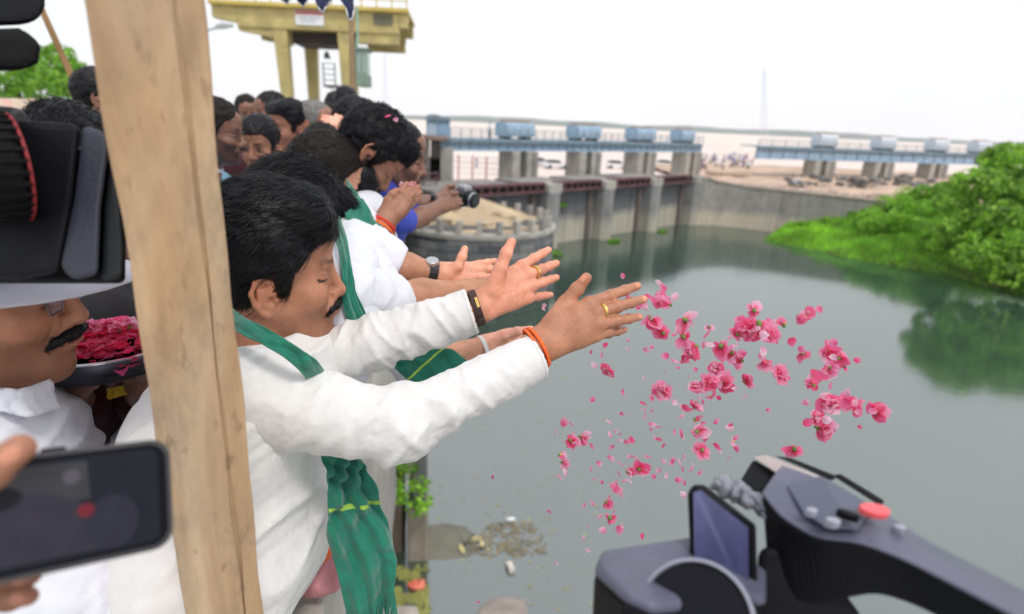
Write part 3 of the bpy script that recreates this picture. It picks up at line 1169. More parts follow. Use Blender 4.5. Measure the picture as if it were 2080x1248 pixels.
def tree(name, label, base, height, lobes, n, size, seed, group=None, lmat=None, trunk_r=.25, cat='tree', droop=.4, c0=(.5, .55, .5), c1=(1.3, 1.2, 1.0), axis=None):
    base = np.asarray(base, float)
    th = thing(name, label, cat, base, group)
    rg = np.random.default_rng(seed)
    cs = [base + np.array(q[:3]) for q in lobes]
    mb = MB()
    top = base + np.array([rg.normal(0, .2), rg.normal(0, .2), height * .5])
    k = base.copy()
    pts = [base - (0, 0, .4), base + (top - base) * .35 + rg.normal(0, .12, 3), base + (top - base) * .7 + rg.normal(0, .15, 3), top]
    for a in range(3):
        mb.tube(pts[a], pts[a + 1], trunk_r * (1 - .25 * a), trunk_r * (1 - .25 * (a + 1)), 9)
    mb.build('trunk', BARK, th, smooth=True)
    for c in cs:
        m2 = MB()
        st = pts[1 + int(rg.integers(0, 2))]
        mid = st * .5 + c * .5 + rg.normal(0, .2, 3)
        m2.tube(st, mid, trunk_r * .42, trunk_r * .28, 7).tube(mid, c, trunk_r * .28, trunk_r * .07, 6)
        m2.build('limb', BARK, th, smooth=True)
    V, F, C = leaf_cloud(cs, [q[3:6] if len(q) > 4 else (q[3], q[3], q[3] * .8) for q in lobes], n, size, seed, droop, c0, c1, axis=axis)
    o = mesh('crown', V, F, lmat or TREE_LEAF, th, col=C)
    return th


# --- gate wall across the channel: piers, bays and the rusty girders between
U = np.array([.712, .702]); NV = np.array([.702, -.712]); A0 = np.array([3.0, 57.0])
def GW(t, n, z): q = A0 + U * t + NV * n; return (q[0], q[1], z)
def gw_box(mb, t0, t1, n0, n1, z0, z1):
    return mb.box8([GW(t0, n1, z0), GW(t1, n1, z0), GW(t1, n0, z0), GW(t0, n0, z0), GW(t0, n1, z1), GW(t1, n1, z1), GW(t1, n0, z1), GW(t0, n0, z1)])
PT = (.4, 9.0, 18.0, 27.2)
gwall = thing('gate_wall', 'long grey stained gate wall with a pale silt band above the green water', 'dam wall', GW(12, 0, WATER))
edges = [-12.0] + list(PT)
for k in range(4):
    t0, t1 = edges[k] + (.8 if k else 0), edges[k + 1] - .8
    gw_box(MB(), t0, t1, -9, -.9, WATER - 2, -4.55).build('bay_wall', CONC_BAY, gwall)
    gw_box(MB(), t0, t1, -9, -2.2, -4.547, -3.95).build('gate_sill', CONC, gwall)
    # the pilaster in the bay
    gw_box(MB(), t1 - 1.3, t1 - .7, -.897, -.55, WATER - 2, -4.7).build('guide_slot', concrete_mat('brown_streaked_concrete', (.16, .13, .115), streak=.6), gwall)
for k, tp in enumerate(PT):
    th = thing('gate_pier', ['first grey gate pier right of the round platform', 'second grey gate pier from the round platform', 'third grey gate pier from the round platform', 'last grey gate pier where the gate wall meets the curved guide wall'][k], 'dam pier', GW(tp, 0, WATER), 'gate piers along the channel')
    w = .85 if k < 3 else .6
    mb = MB()
    rg_ = [[GW(tp - w, -1.2, z), GW(tp - w, .35, z), GW(tp - w * .45, .8, z), GW(tp + w * .45, .8, z), GW(tp + w, .35, z), GW(tp + w, -1.2, z)] for z in (WATER - 2, -4.4)]
    mb.rings(rg_); mb.build('shaft', CONC_PIER, th, bevel=.06)
    gw_box(MB(), tp - w - .1, tp + w + .1, -2.5, .55, -4.397, -3.55).build('pier_cap', CONC_PALE, th, bevel=.05)
for k in range(4):
    t0, t1 = (edges[k] + .95 if k else -9.5), edges[k + 1] - .95
    th = thing('lattice_girder', ['rusty girder spanning the bay behind the round platform', 'rusty girder between the first and second gate piers', 'rusty girder between the second and third gate piers', 'rusty girder between the third and last gate piers'][k], 'girder', GW((t0 + t1) / 2, -.3, -4.4), 'rusty girders across the gate bays')
    gw_box(MB(), t0, t1, -.9, .1, -3.62, -3.40).build('top_chord', RUST, th, bevel=.02)
    gw_box(MB(), t0, t1, -.5, .1, -4.36, -4.16).build('bottom_chord', RUST, th, bevel=.02)
    gw_box(MB(), t0, t1, -.95, -.9, -4.36, -3.41).build('shade_plate', DARK, th)  # dark plate put in for the shade between the chords
    nn = max(3, int((t1 - t0) / .95))
    for i in range(nn + 1):
        tt = t0 + (t1 - t0 - .14) * i / nn
        gw_box(MB(), tt, tt + .14, -.25, .05, -4.158, -3.623).build('upright', RUST, th)

# --- the gate bridge with its hoist houses
def bridge(B0, BU, t0, t1, piers, houses, pw, lab, grp, zc=-1.1, zb=-7.5, first=False, hs=1.0, pan=1.3):
    BU = unit(BU); BN = np.array([BU[1], -BU[0]])
    def B(t, n, z): q = B0 + BU * t + BN * n; return (q[0], q[1], z)
    def bx(a, b_, n0, n1, z0, z1): return MB().box8([B(a, n1, z0), B(b_, n1, z0), B(b_, n0, z0), B(a, n0, z0), B(a, n1, z1), B(b_, n1, z1), B(b_, n0, z1), B(a, n0, z1)])
    th = thing('gate_bridge', lab[0], 'bridge', B((t0 + t1) / 2, 0, zc), None)
    bx(t0, t1, -4, 0, -.12, .05).build('deck', BLUE2, th)
    bx(t0, t1, -.30, -.15, zc + .003, -.123).build('girder_web', BLUE, th)
    bx(t0, t1, -.45, .02, zc - .12, zc).build('bottom_flange', BLUE, th)
    bx(t0, t1, -.1, .22, -.3, -.12).build('walk_edge', BLUE2, th)
    bx(t0, t1, -.02, .06, -.62, -.50).build('pipe_run', BLUE2, th)
    n = int((t1 - t0) / pan)
    for i in range(n + 1):
        a = t0 + (t1 - t0 - .12) * i / n
        bx(a, a + .12, -.149, .0, zc + .004, -.305).build('stiffener', BLUE2, th)
    rail = thing('bridge_railing', lab[1], 'railing', B((t0 + t1) / 2, .1, .05))
    for z in (.38, .72, 1.05):
        MB().tube(B(t0, .1, z), B(t1, .1, z), .05, n=6).build('rail_pipe', BLUE2, rail)
    for i in range(n + 1):
        a = t0 + (t1 - t0) * i / n
        MB().tube(B(a, .1, .05), B(a, .1, 1.05), .055, n=6).build('rail_post', BLUE2, rail)
    for k, tp in enumerate(piers):
        p = thing('bridge_pier', lab[2][k], 'dam pier', B(tp, 0, zb), grp + ' piers')
        bx(tp - pw, tp - pw * .35, -2.4, .2, zb, zc - .123).build('leg', CONC_PALE, p, bevel=.06)
        bx(tp + pw * .15, tp + pw, -2.6, .35, zb, zc - .123).build('leg', CONC_PALE, p, bevel=.06)
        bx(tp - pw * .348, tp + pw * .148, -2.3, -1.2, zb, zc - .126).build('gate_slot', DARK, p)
        bx(tp + pw * .55, tp + pw * 1.04, .351, .5, zb, zc - .2).build('nosing', CONC, p, bevel=.05)
    for k, (hp, hl, hh) in enumerate(houses):
        p = thing('hoist_house', lab[3][k], 'hoist house', B(hp, -1.6, .05), grp + ' hoist houses')
        w = hl / 2
        q = [[B(hp - w, n_, z) for n_, z in ((-.5, .35), (-.5, hh * .80), (-.85, hh * .97), (-1.6, hh), (-2.35, hh * .97), (-2.7, hh * .80), (-2.7, .35))],
             [B(hp + w, n_, z) for n_, z in ((-.5, .35), (-.5, hh * .80), (-.85, hh * .97), (-1.6, hh), (-2.35, hh * .97), (-2.7, hh * .80), (-2.7, .35))]]
        MB().rings(q).build('housing', BLUE if hs > .9 else mat('white_blue_paint', (.62, .67, .73), .6, .15, 1.5), p, bevel=.04)
        np_ = 4 if hl > 2 else 2
        for i in range(np_):
            a = hp - w + hl * (i + .12) / np_
            bx(a, a + hl * .76 / np_, -.499, -.44, .55, hh * .74).build('side_panel', mat('light_blue_panel', (.42, .55, .68), .5, .15, 2) if hs > .9 else mat('whitish_panel', (.62, .66, .72), .5, .15, 2), p, bevel=.015)
        bx(hp - w * .9, hp + w * .9, -2.1, -1.0, hh + .004, hh + .16).build('roof_ridge', ORANGE_RUST, p)
        for i in (-1, 1):
            bx(hp + i * w * .7 - .15, hp + i * w * .7 + .15, -2.6, -.6, .052, .347).build('bedplate', DARK, p)
    return B


first_l = ['leftmost pale bridge pier with a black gate slot, nearest the concrete abutment', 'second pale bridge pier from the concrete abutment', 'third pale bridge pier from the concrete abutment', 'rightmost pale pier at the far end of the blue gate bridge']
h_l = ['big pale blue hoist house with a rusty roof above the leftmost bridge pier', 'pale blue hoist house above the second bridge pier', 'pale blue hoist house above the third bridge pier', 'small looking pale blue hoist house at the far end of the gate bridge']
BR = bridge(np.array([-.1, 68.6]), (.755, .656), -10.6, 36.6, (.9, 11.8, 23.2, 34.4), ((.8, 4.2, 1.9), (12.2, 4.3, 1.9), (23.6, 4.2, 1.9), (33.6, 3.4, 1.9)), 1.75,
            ('long blue grey steel gate bridge on pale concrete piers across the channel', 'blue grey pipe railing along the near gate bridge', first_l, h_l), 'near bridge')
bridge(np.array([38.0, 96.0]), (.905, .34), -1.0, 60, (13.2, 26.6, 40.0), ((14.0, 3.6, 2.3), (27.4, 3.6, 2.3), (40.6, 3.6, 2.3), (52, 3.6, 2.3)), 2.0,
       ('second blue grey gate bridge far beyond the guide wall on the right', 'thin railing along the far gate bridge', ['leftmost pier of the far gate bridge', 'middle pier of the far gate bridge above the rubble slope', 'pier of the far gate bridge next to the green tree'],
        ['leftmost whitish hoist house on the far gate bridge', 'second whitish hoist house on the far gate bridge', 'third whitish hoist house on the far gate bridge', 'whitish hoist house on the far gate bridge closest to the green tree']), 'far bridge', zc=-1.8, zb=-9, hs=.5, pan=2.6)

# --- concrete abutment at the near end of the bridge, with a small blue cabin on it
ab = thing('bridge_abutment', 'weathered concrete abutment block with a dark doorway at the near end of the gate bridge', 'abutment', (-10, 62, -5))
ABM = concrete_mat('abutment_concrete', (.21, .195, .18), streak=.7)
def abx(x0, x1, y0, y1, z0, z1, name, m, bev=.05):
    return MB().box8([P_(x0, y0, z0), P_(x1, y0, z0), P_(x1, y1, z0), P_(x0, y1, z0), P_(x0, y0, z1), P_(x1, y0, z1), P_(x1, y1, z1), P_(x0, y1, z1)]).build(name, m, ab, bevel=bev)
def P_(px, y, z):                                                   # x at pixel column px for a point at depth y
    v = _fw + _XC * (px - 1040) / FPX
    return (v[0] / v[1] * y, y, z)
abx(820, 872, 60, 66, -12, -.15, 'block', ABM)
abx(874, 893, 61.2, 66, -2.0, -.15, 'lintel', ABM)
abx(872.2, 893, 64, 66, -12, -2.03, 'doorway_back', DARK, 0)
abx(893.2, 917, 60.4, 66, -12, -.9, 'pale_column', CONC_PALE)
abx(815, 905, 59.6, 66.5, -.147, .22, 'top_slab', mat('rusty_slab', (.30, .20, .16), .9, .3, 1, .3, 6))
for i in range(5):
    z = -1.0 - i * .85
    abx(846, 871.5, 59.9, 60.0, z - .10, z, 'ledge', CONC, .01)
cb = thing('blue_cabin', 'small pale blue metal cabin with a gabled roof on the concrete abutment', 'cabin', P_(887, 62, .22))
def cbx(x0, x1, y0, y1, z0, z1, name, m):
    return MB().box8([P_(x0, y0, z0), P_(x1, y0, z0), P_(x1, y1, z0), P_(x0, y1, z0), P_(x0, y0, z1), P_(x1, y0, z1), P_(x1, y1, z1), P_(x0, y1, z1)]).build(name, m, cb, bevel=.03)
cbx(866, 910, 61, 63.5, .222, 1.75, 'cabin_wall', BLUE)
cbx(869, 884, 60.93, 60.99, .26, 1.45, 'door', mat('light_blue_panel', (.42, .55, .68), .5, .15, 2))
cbx(888, 908, 60.93, 60.99, .45, 1.5, 'side_panel', mat('mid_blue_panel', (.26, .42, .60), .5, .15, 2))
MB().rings([[P_(863, 60.7, 1.753), P_(913, 60.7, 1.753), P_(908, 60.7, 2.0), P_(882, 60.7, 2.28), P_(868, 60.7, 2.2)], [P_(863, 63.8, 1.753), P_(913, 63.8, 1.753), P_(908, 63.8, 2.0), P_(882, 63.8, 2.28), P_(868, 63.8, 2.2)]]).build('roof', BLUE2, cb)
rb = thing('rusty_rail_beam', 'rusty steel handrail sloping down beside the abutment behind the photographer', 'handrail', P_(845, 52, -3.6))
for dz in (0, -.5): MB().tube(P_(800, 50, -3.3 + dz), P_(888, 56, -2.9 + dz), .09, n=6).build('rail_pipe', RUST, rb)
for px in (805, 832, 860, 886): MB().tube(P_(px, 50 + (px - 800) / 15, -4.9), P_(px, 50 + (px - 800) / 15, -3.25 + .4 * (px - 800) / 88), .08, n=6).build('rail_post', RUST, rb)
# red and white road railing seen between the piers
rr = thing('road_railing', 'red and white railing on the road behind the bridge, left of the first bridge pier', 'railing', (-6, 75, -4))
for i in range(6): MB().tube((-9.0 + i * 1.7, 74, -5.2), (-9.0 + i * 1.7, 74, -2.2), .10, n=6).build('rail_post', mat('red_paint', (.55, .14, .13), .6, .2, 3), rr)
for z in (-2.35, -3.0, -3.7, -4.3): MB().tube((-9.4, 74, z), (1, 74, z), .06, n=6).build('rail_pipe', WHITE, rr)

# --- round masonry platform built of stone blocks
RC, RR, RZ = np.array([-3.0, 43.4]), 5.85, -5.25
rp = thing('round_platform', 'round stone masonry platform with a sandy top and stub posts standing in the water', 'pier', (*RC, WATER))
n = 40
def circ(r, z, k=n): return [(RC[0] + r * math.cos(2 * math.pi * i / k), RC[1] + r * math.sin(2 * math.pi * i / k), z) for i in range(k)]
MB().rings([circ(RR - .12, WATER - 2), circ(RR - .12, RZ)]).build('core', mat('mortar', (.10, .10, .10), .95, .3, 3, .3, 10), rp)
nb, hc = 26, .56
bm_ = []
for v in range(5):
    r0, r1 = RR - .3, RR + RNG.uniform(-.01, .03)
    da = 2 * math.pi / nb * .482
    aa = np.linspace(-da, da, 4)
    z0, z1 = .012, hc - .012
    rings = [[(r0 * math.cos(a), r0 * math.sin(a), z0), (r1 * math.cos(a), r1 * math.sin(a), z0 + .02), (r1 * math.cos(a), r1 * math.sin(a), z1 - .02), (r0 * math.cos(a), r0 * math.sin(a), z1)] for a in aa]
    mb = MB().rings(rings)
    sc = RNG.uniform(.7, 1.3)
    me_o = mesh('stone_block', np.array(mb.v) + np.array([*RC, WATER - .6]), mb.f, [STONE, STONE, concrete_mat('light_masonry', (.24, .24, .235), streak=.4), concrete_mat('dark_masonry', (.10, .105, .11), streak=.5), STONE][v], rp)
    # keep the mesh round the platform's own axis
    me_o.data.transform(Matrix.Translation(Vector((0, 0, .6))))
    me_o.location = (0, 0, -.6)
    bm_.append(me_o)
first = True
for row in range(9):
    for i in range(nb):
        a = 2 * math.pi * (i + .5 * (row % 2)) / nb
        if math.sin(a) > .35: continue                          # the far side stands against the other walls
        z = -.6 + row * hc
        if row == 8: z = -.6 + row * hc - .12
        o = bm_[int(RNG.integers(0, 5))]
        c = o.copy(); link(c); c.parent = rp
        c.location = (0, 0, z); c.rotation_euler = (0, 0, a)
for o in bm_: bpy.data.objects.remove(o)
MB().rings([circ(RR + .1, RZ - .28), circ(RR + .14, RZ), circ(RR - .9, RZ + .02), circ(RR - .9, RZ - .25)], cap=False).build('coping', CONC_PALE, rp)
V, F = [], []
xs = np.linspace(-1, 1, 40)
gx, gy = np.meshgrid(xs, xs, indexing='ij')
rr_ = np.sqrt(gx ** 2 + gy ** 2)
px_, py_ = RC[0] + gx * (RR - .35), RC[1] + gy * (RR - .35)
zz = RZ - .12 + .25 * vnoise(np.stack([gx.ravel() * 5, gy.ravel() * 5, gx.ravel() * 0], 1), 5).reshape(gx.shape) + 1.5 * np.clip(1.0 - np.sqrt((gx + .35) ** 2 + (gy - .75) ** 2) / 1.15, 0, 1)
Vt = np.stack([px_.ravel(), py_.ravel(), zz.ravel()], 1)
Ft = [(i * 40 + j, (i + 1) * 40 + j, (i + 1) * 40 + j + 1, i * 40 + j + 1) for i in range(39) for j in range(39) if rr_[i, j] < 1.0]
mesh('sandy_top', Vt, Ft, SAND2, rp, smooth=True)
for i in range(26):
    a = 2 * math.pi * i / 26
    c = np.array([RC[0] + (RR - .38) * math.cos(a), RC[1] + (RR - .38) * math.sin(a)])
    q = MB().box((c[0], c[1], RZ + .44), (.42, .34, .86), (math.cos(a), math.sin(a), 0), (-math.sin(a), math.cos(a), 0))
    q.build('stub_post', CONC_PALE if i % 3 else CONC, rp, bevel=.04)
for i in range(16):
    c = np.array([RC[0] + RNG.uniform(-4, 4), RC[1] + RNG.uniform(-3.5, 2), 0])
    zs_ = RZ + .10 + 1.5 * max(0, 1 - math.hypot((c[0] - RC[0]) / 5.5 + .35, (c[1] - RC[1]) / 5.5 - .75) / 1.15)
    MB().box((c[0], c[1], zs_ + .1 * RNG.random()), (RNG.uniform(.6, 1.2), RNG.uniform(.3, .5), .25), (math.cos(i), math.sin(i), 0), (-math.sin(i), math.cos(i), 0)).build('loose_slab', mat('sandstone', (.50, .41, .28), .9, .3, 2, .3, 8), rp, bevel=.03)
bl = thing('white_bollard', 'small white rounded bollard on the right rim of the round platform', 'bollard', P(1106, 459, 44.6))
MB().rings([circ_ for circ_ in [[P(1106, 459, 44.6) + np.array([r * math.cos(a), r * math.sin(a), z]) for a in np.linspace(0, 2 * math.pi, 13)[:-1]] for r, z in ((.38, -.2), (.42, .1), (.36, .35), (.15, .45))]]).build('bollard_head', WHITE, bl, smooth=True)

# --- curved guide wall on the right of the gates, with its sandy apron
gp = [GW(27.6, .1, 0)[:2], (25.4, 76.6), (28.6, 75.4), (33.3, 72.6), (37.5, 69.6), (42, 67)]
gtop = [-3.45, -4.3, -4.65, -4.75, -4.85, -4.95]
gw = thing('guide_wall', 'curved concrete guide wall with dark streaks and a pale foot right of the gates', 'wall', (*gp[2], WATER))
def seg(nx, m_): return m_
ks = np.linspace(0, 1, len(gp)); kk = np.linspace(0, 1, 36)
cx, cy, cz = (np.interp(kk, ks, [q[i] for q in gp]) for i in (0, 1)).__iter__().__next__(), np.interp(kk, ks, [q[1] for q in gp]), np.interp(kk, ks, gtop)
for _ in range(3):
    for arr in (cx, cy): arr[1:-1] = arr[1:-1] * .5 + .25 * (arr[:-2] + arr[2:])
rings = []
for i in range(36):
    d = unit(np.array([cx[min(i + 1, 35)] - cx[max(i - 1, 0)], cy[min(i + 1, 35)] - cy[max(i - 1, 0)]])); nrm = np.array([d[1], -d[0]])
    f, bk = np.array([cx[i], cy[i]]), np.array([cx[i], cy[i]]) - nrm * 1.2
    f0 = f + nrm * .5
    rings.append([(*f0, WATER - 2), (*f, cz[i]), (*bk, cz[i]), (*bk, WATER - 2)])
MB().rings(rings).build('wall_face', CONC_GUIDE, gw, smooth=False)
rings2 = [[(q[1][0] + .0, q[1][1] - .12, q[1][2] + .004), (q[1][0], q[1][1] - .12, q[1][2] + .22), (*q[2][:2], q[2][2] + .22), (*q[2][:2], q[2][2] + .004)] for q in rings]
MB().rings(rings2[4:]).build('coping', concrete_mat('rubble_coping', (.45, .37, .31), streak=.3), gw)
# the apron behind it
xs, ys = np.linspace(24, 110, 60), np.linspace(67, 130, 50)
gx, gy = np.meshgrid(xs, ys, indexing='ij')
wall_y = np.interp(gx, cx, cy) + 1.0
gy2 = np.maximum(gy, wall_y + (gy - 67) * .02)
zz = -4.95 + .012 * np.clip(gy2 - 75, 0, 40) + .35 * vnoise(np.stack([gx.ravel() * .4, gy2.ravel() * .4, gx.ravel() * 0], 1), 3).reshape(gx.shape) - .2
Vt = np.stack([gx.ravel(), gy2.ravel(), zz.ravel()], 1)
Ft = [(i * 50 + j, (i + 1) * 50 + j, (i + 1) * 50 + j + 1, i * 50 + j + 1) for i in range(59) for j in range(49)]
tag(mesh('sand_apron', Vt, Ft, mat('apron_sand', (.55, .40, .30), .95, .35, .3, .4, 2), smooth=True), kind='structure')
ROCK = mat('pink_rock', (.46, .36, .31), .9, .35, 1.2, .5, 5)
def rock_into(mb, c, r, rg, fl=.65):
    V = []
    for a in range(3):
        for i in range(7):
            th_ = 2 * math.pi * i / 7 + a * .4
            ph = (-.7, .15, .85)[a]
            q = r * rg.uniform(.75, 1.15)
            V.append((c[0] + q * math.cos(th_) * math.cos(ph), c[1] + q * math.sin(th_) * math.cos(ph), c[2] + q * math.sin(ph) * fl))
    F = [(a * 7 + i, a * 7 + (i + 1) % 7, (a + 1) * 7 + (i + 1) % 7, (a + 1) * 7 + i) for a in range(2) for i in range(7)] + [tuple(range(6, -1, -1)), tuple(range(14, 21))]
    mb.add(V, F)
rg = np.random.default_rng(5)
mb = MB()
for i in range(300):
    x_ = rg.uniform(25.5, 46)
    y_ = np.interp(x_, cx, cy) + 1.4 + 7 * rg.random() ** 1.6
    rock_into(mb, (x_, y_, -4.95 + rg.uniform(0, .2)), rg.uniform(.12, .42), rg)
tag(mb.build('rubble', ROCK), 'loose pinkish rubble strewn along the sand behind the guide wall', 'rubble', kind='stuff')
mb = MB()
for i in range(80):
    px = rg.uniform(1590, 1900); c = G(px, 372 + rg.random() * 12, -5.0)
    rock_into(mb, (c[0], c[1], -5.0 + rg.uniform(0, 1.3)), rg.uniform(.3, .8), rg)
tag(mb.build('dark_boulders', mat('dark_rock', (.17, .165, .16), .9, .4, 1, .4, 4)), 'heap of dark boulders between the piers of the far gate bridge', 'boulders', kind='stuff')

# --- the green bank on the right
S = [G(1555, 487, WATER), G(1640, 505, WATER), G(1720, 524, WATER), G(1820, 542, WATER), G(1930, 558, WATER), G(2080, 602, WATER), G(2300, 690, WATER), G(2600, 860, WATER)]
S = np.array(S)
k8 = np.linspace(0, 1, len(S)); kk = np.linspace(0, 1, 70)
sx, sy = np.interp(kk, k8, S[:, 0]), np.interp(kk, k8, S[:, 1])
tt = np.linspace(-.08, 1, 34)
ddx, ddy = np.interp(kk, [0, .4, 1], [9, 12, 30]), np.interp(kk, [0, .4, 1], [9, 13, 4])
BX = sx[:, None] + ddx[:, None] * tt[None]
BY = sy[:, None] + ddy[:, None] * tt[None]
prof = np.sign(tt) * np.abs(tt) ** .8
BZ = WATER + np.interp(kk, [0, .12, .35, 1], [2.2, 3.2, 4.5, 4.5])[:, None] * np.where(tt > 0, tt ** .85, tt * 3)[None] * (.9 + .2 * vnoise(np.stack([BX.ravel() * .3, BY.ravel() * .3, BX.ravel() * 0], 1), 4).reshape(BX.shape))
Vb = np.stack([BX.ravel(), BY.ravel(), BZ.ravel()], 1)
Fb = [(i * 34 + j, (i + 1) * 34 + j, (i + 1) * 34 + j + 1, i * 34 + j + 1) for i in range(69) for j in range(33)]
tag(mesh('river_bank', Vb, Fb, mat('bank_soil', (.14, .17, .05), .95, .4, .6, .4, 4), smooth=True), kind='structure')
def bank(u, v):
    i, j = u * 69, v * 32 + 1
    i0, j0 = min(int(i), 68), min(int(j), 32)
    a, b_ = i - i0, j - j0
    g = lambda A: (A[i0, j0] * (1 - a) + A[i0 + 1, j0] * a) * (1 - b_) + (A[i0, j0 + 1] * (1 - a) + A[i0 + 1, j0 + 1] * a) * b_
    return np.array([g(BX), g(BY), g(BZ)])
rg = np.random.default_rng(6)
mb = MB()
for i in range(90):
    c = bank(rg.uniform(.26, .52), rg.uniform(.74, 1.0))
    rock_into(mb, (c[0], c[1], c[2] + rg.uniform(-.05, .12)), rg.uniform(.15, .5), rg)
tag(mb.build('bank_stones', ROCK), 'pinkish stones lying at the top of the grassy bank below the far bridge', 'stones', kind='stuff')
# short bright grass and weeds on it
rg = np.random.default_rng(8)
n = 22000
us, vs = rg.random(n) ** 1.15 * .72, rg.random(n)
pts = np.array([bank(u, v) for u, v in zip(us, vs)])
hgt = rg.uniform(.2, .85, n) * (.5 + vnoise(pts * .5, 2)) * (.5 + .8 * vs)
ang = rg.uniform(0, 6.28, n)
dx = np.stack([np.cos(ang), np.sin(ang), 0 * ang], 1) * (.05 + .10 * rg.random(n))[:, None]
tip = pts + np.stack([rg.normal(.05, .12, n), rg.normal(0, .12, n), hgt], 1)
Vg = np.stack([pts - dx, pts + dx, tip], 1).reshape(-1, 3)
Cg = np.repeat((np.array([.75, .8, .8])[None] + (rg.random((n, 1)) * .6 + 1.0 * (vnoise(pts * .35, 9) ** 2)[:, None]) * np.array([.75, .55, .3])[None]), 3, 0)
tag(mesh('grass', Vg, np.arange(3 * n).reshape(-1, 3), GREEN_LEAF, col=Cg), 'bright green grass and weeds covering the river bank', 'grass', kind='stuff')
BUSH = [(.06, .45, 1.0), (.13, .55, 1.3), (.20, .70, 1.5), (.26, .5, 1.4), (.31, .75, 1.7), (.36, .45, 1.5), (.42, .7, 1.9), (.47, .4, 1.7), (.36, .92, 1.8), (.52, .55, 2.1)]
BL = ['lowest bright green bush at the left tip of the grassy bank', 'rounded bright green bush second from the left tip of the bank', 'bushy green shrub high on the bank below the guide wall end', 'broad green bush midway along the grassy bank', 'leafy green bush below the rubble slope', 'bright bush low down near the water in mid bank', 'tall green bush left of the big tree', 'dark green bush at the waterline left of the big tree', 'green bush high on the bank right of the rubble', 'dense bush tucked under the big tree']
for i, (u, v, r) in enumerate(BUSH):
    r *= .5 if u < .15 else (.62 if u < .24 else 1.1)
    c = bank(u, v)
    th = thing('bush', BL[i], 'bush', c, 'bushes on the grassy bank')
    rgb = np.random.default_rng(40 + i)
    cs = [c + np.array([rgb.normal(0, r * .7), rgb.normal(0, r * .7), r * rgb.uniform(.3, .8)]) for _ in range(6)]
    V, F, C = leaf_cloud(cs, [r * rgb.uniform(.5, .8) for _ in cs], 3200, .30, 40 + i, .2, (.7, .75, .7), (1.7, 1.45, 1.1), axis=(.5, 0, .35))
    mesh('foliage', V, F, GREEN_LEAF, th, col=C)
    mb = MB()
    for q in cs: mb.tube(c - (0, 0, .2), q, .05, .02, 5)
    mb.build('stem', BARK, th)

# --- trees on the right
bt_ = bank(.70, .30)
lob = []
rgt = np.random.default_rng(3)
def at_px(px, py, d): return P(px, py, d) - bt_
for px, py, d, r in ((2060, 330, 52, 2.8), (1990, 375, 51, 2.3), (1940, 410, 52, 1.7), (2110, 400, 50, 3.0), (2020, 440, 50, 2.5), (1950, 470, 51, 1.9), (2080, 500, 48, 2.6), (1990, 520, 49, 2.0), (2060, 560, 47, 1.8), (2180, 320, 54, 3.6), (2200, 470, 49, 3.4), (2040, 385, 55, 2.4), (1915, 500, 53, 1.3), (2260, 560, 47, 3), (2130, 560, 46, 2.2)):
    lob.append((*at_px(px, py, d), r, r, r * .62))
tree('riverside_tree', 'large spreading green tree on the right bank leaning over the water', bt_, 6.5, lob, 42000, .42, 9, lmat=TREE_LEAF, trunk_r=.4, droop=.5, c0=(.45, .5, .5), c1=(1.7, 1.45, 1.0), axis=(.75, 0, .5))
c = P(1880, 385, 66)
tree('small_tree', 'small bright green tree beside the far bridge pier, left of the large tree', (c[0], c[1], -5.5), 2.2, [(0, 0, 1.5, 1.5), (1.2, .3, 1.0, 1.3), (-1.3, 0, .6, 1.2), (2.2, 0, 1.9, 1.6)], 6000, .32, 21, lmat=GREEN_LEAF, trunk_r=.12, axis=(.6, 0, .5))

# --- trees and a tent roof on the left, behind the crowd
for k, (px, py, d, r, lab) in enumerate(((30, 160, 38, 2.2, 'leafy light green tree at the far left edge behind the black camera'), (110, 135, 44, 1.7, 'open crowned green tree beside the leaning brown pole'), (165, 180, 50, 1.2, 'small green treetop just left of the wooden post'))):
    c = P(px, py, d)
    tree('leafy_tree', lab, (c[0], c[1], 0), c[2] - .5, [(0, 0, c[2], r), (r * .8, 0, c[2] - .5, r * .8), (-r * .9, .3, c[2] - .7, r * .8), (.2, .5, c[2] + r * .5, r * .6), (-r * 1.5, 0, c[2] - .2, r * .7)], 2600, .42, 60 + k, 'trees behind the crowd', lmat=GREEN_LEAF, trunk_r=.16)
for k, (px, py) in enumerate(((512, 214), (531, 214))):
    c = P(px, py, 70)
    tree('cypress', ['thin distant cypress left of its twin above the crowd', 'thin distant cypress right of its twin above the crowd'][k], (c[0], c[1], 0), 2.0, [(0, 0, c[2] - .6, .42, .42, .9), (0, 0, c[2] + .2, .3, .3, .8)], 900, .18, 70 + k, 'distant cypresses', trunk_r=.07)
tn = thing('tent_roof', 'striped tan cloth roof of a tent behind the black camera', 'tent', (*P(40, 215, 9)[:2], 0))
p0, p1, p2, p3 = P(-160, 250, 8), P(110, 246, 8.4), P(95, 203, 10.5), P(-160, 196, 10.5)
mb = MB()
N_ = 14
rows = []
for i in range(N_ + 1):
    f_ = i / N_
    a, b_ = p0 * (1 - f_) + p1 * f_, p3 * (1 - f_) + p2 * f_
    rows.append([a + (0, 0, -.06 * math.sin(i * 2.2)), a * .5 + b_ * .5 + (0, 0, .05 * (i % 2) - .12), b_, b_ + (0, .8, -.4)])
for r_ in range(N_):
    MB().rings([rows[r_], rows[r_ + 1]], close=False).build('cloth_panel', mat('tent_cloth', (.56, .44, .33), .9, .15, 3, .2, 30) if r_ % 3 else mat('tent_cloth_pink', (.60, .36, .30), .9, .2, 3, .2, 30), tn, solid=.01)
for q in (p1, p2): MB().tube((q[0], q[1], 0), q, .03, n=7).build('tent_pole', BARK, tn)
bx_ = thing('blue_sheet', 'light blue plastic sheet beside the tent roof', 'sheet', (*P(140, 208, 11)[:2], 0))
q0, q1, q2, q3 = P(112, 214, 11), P(172, 220, 11), P(160, 203, 12), P(118, 200, 12)
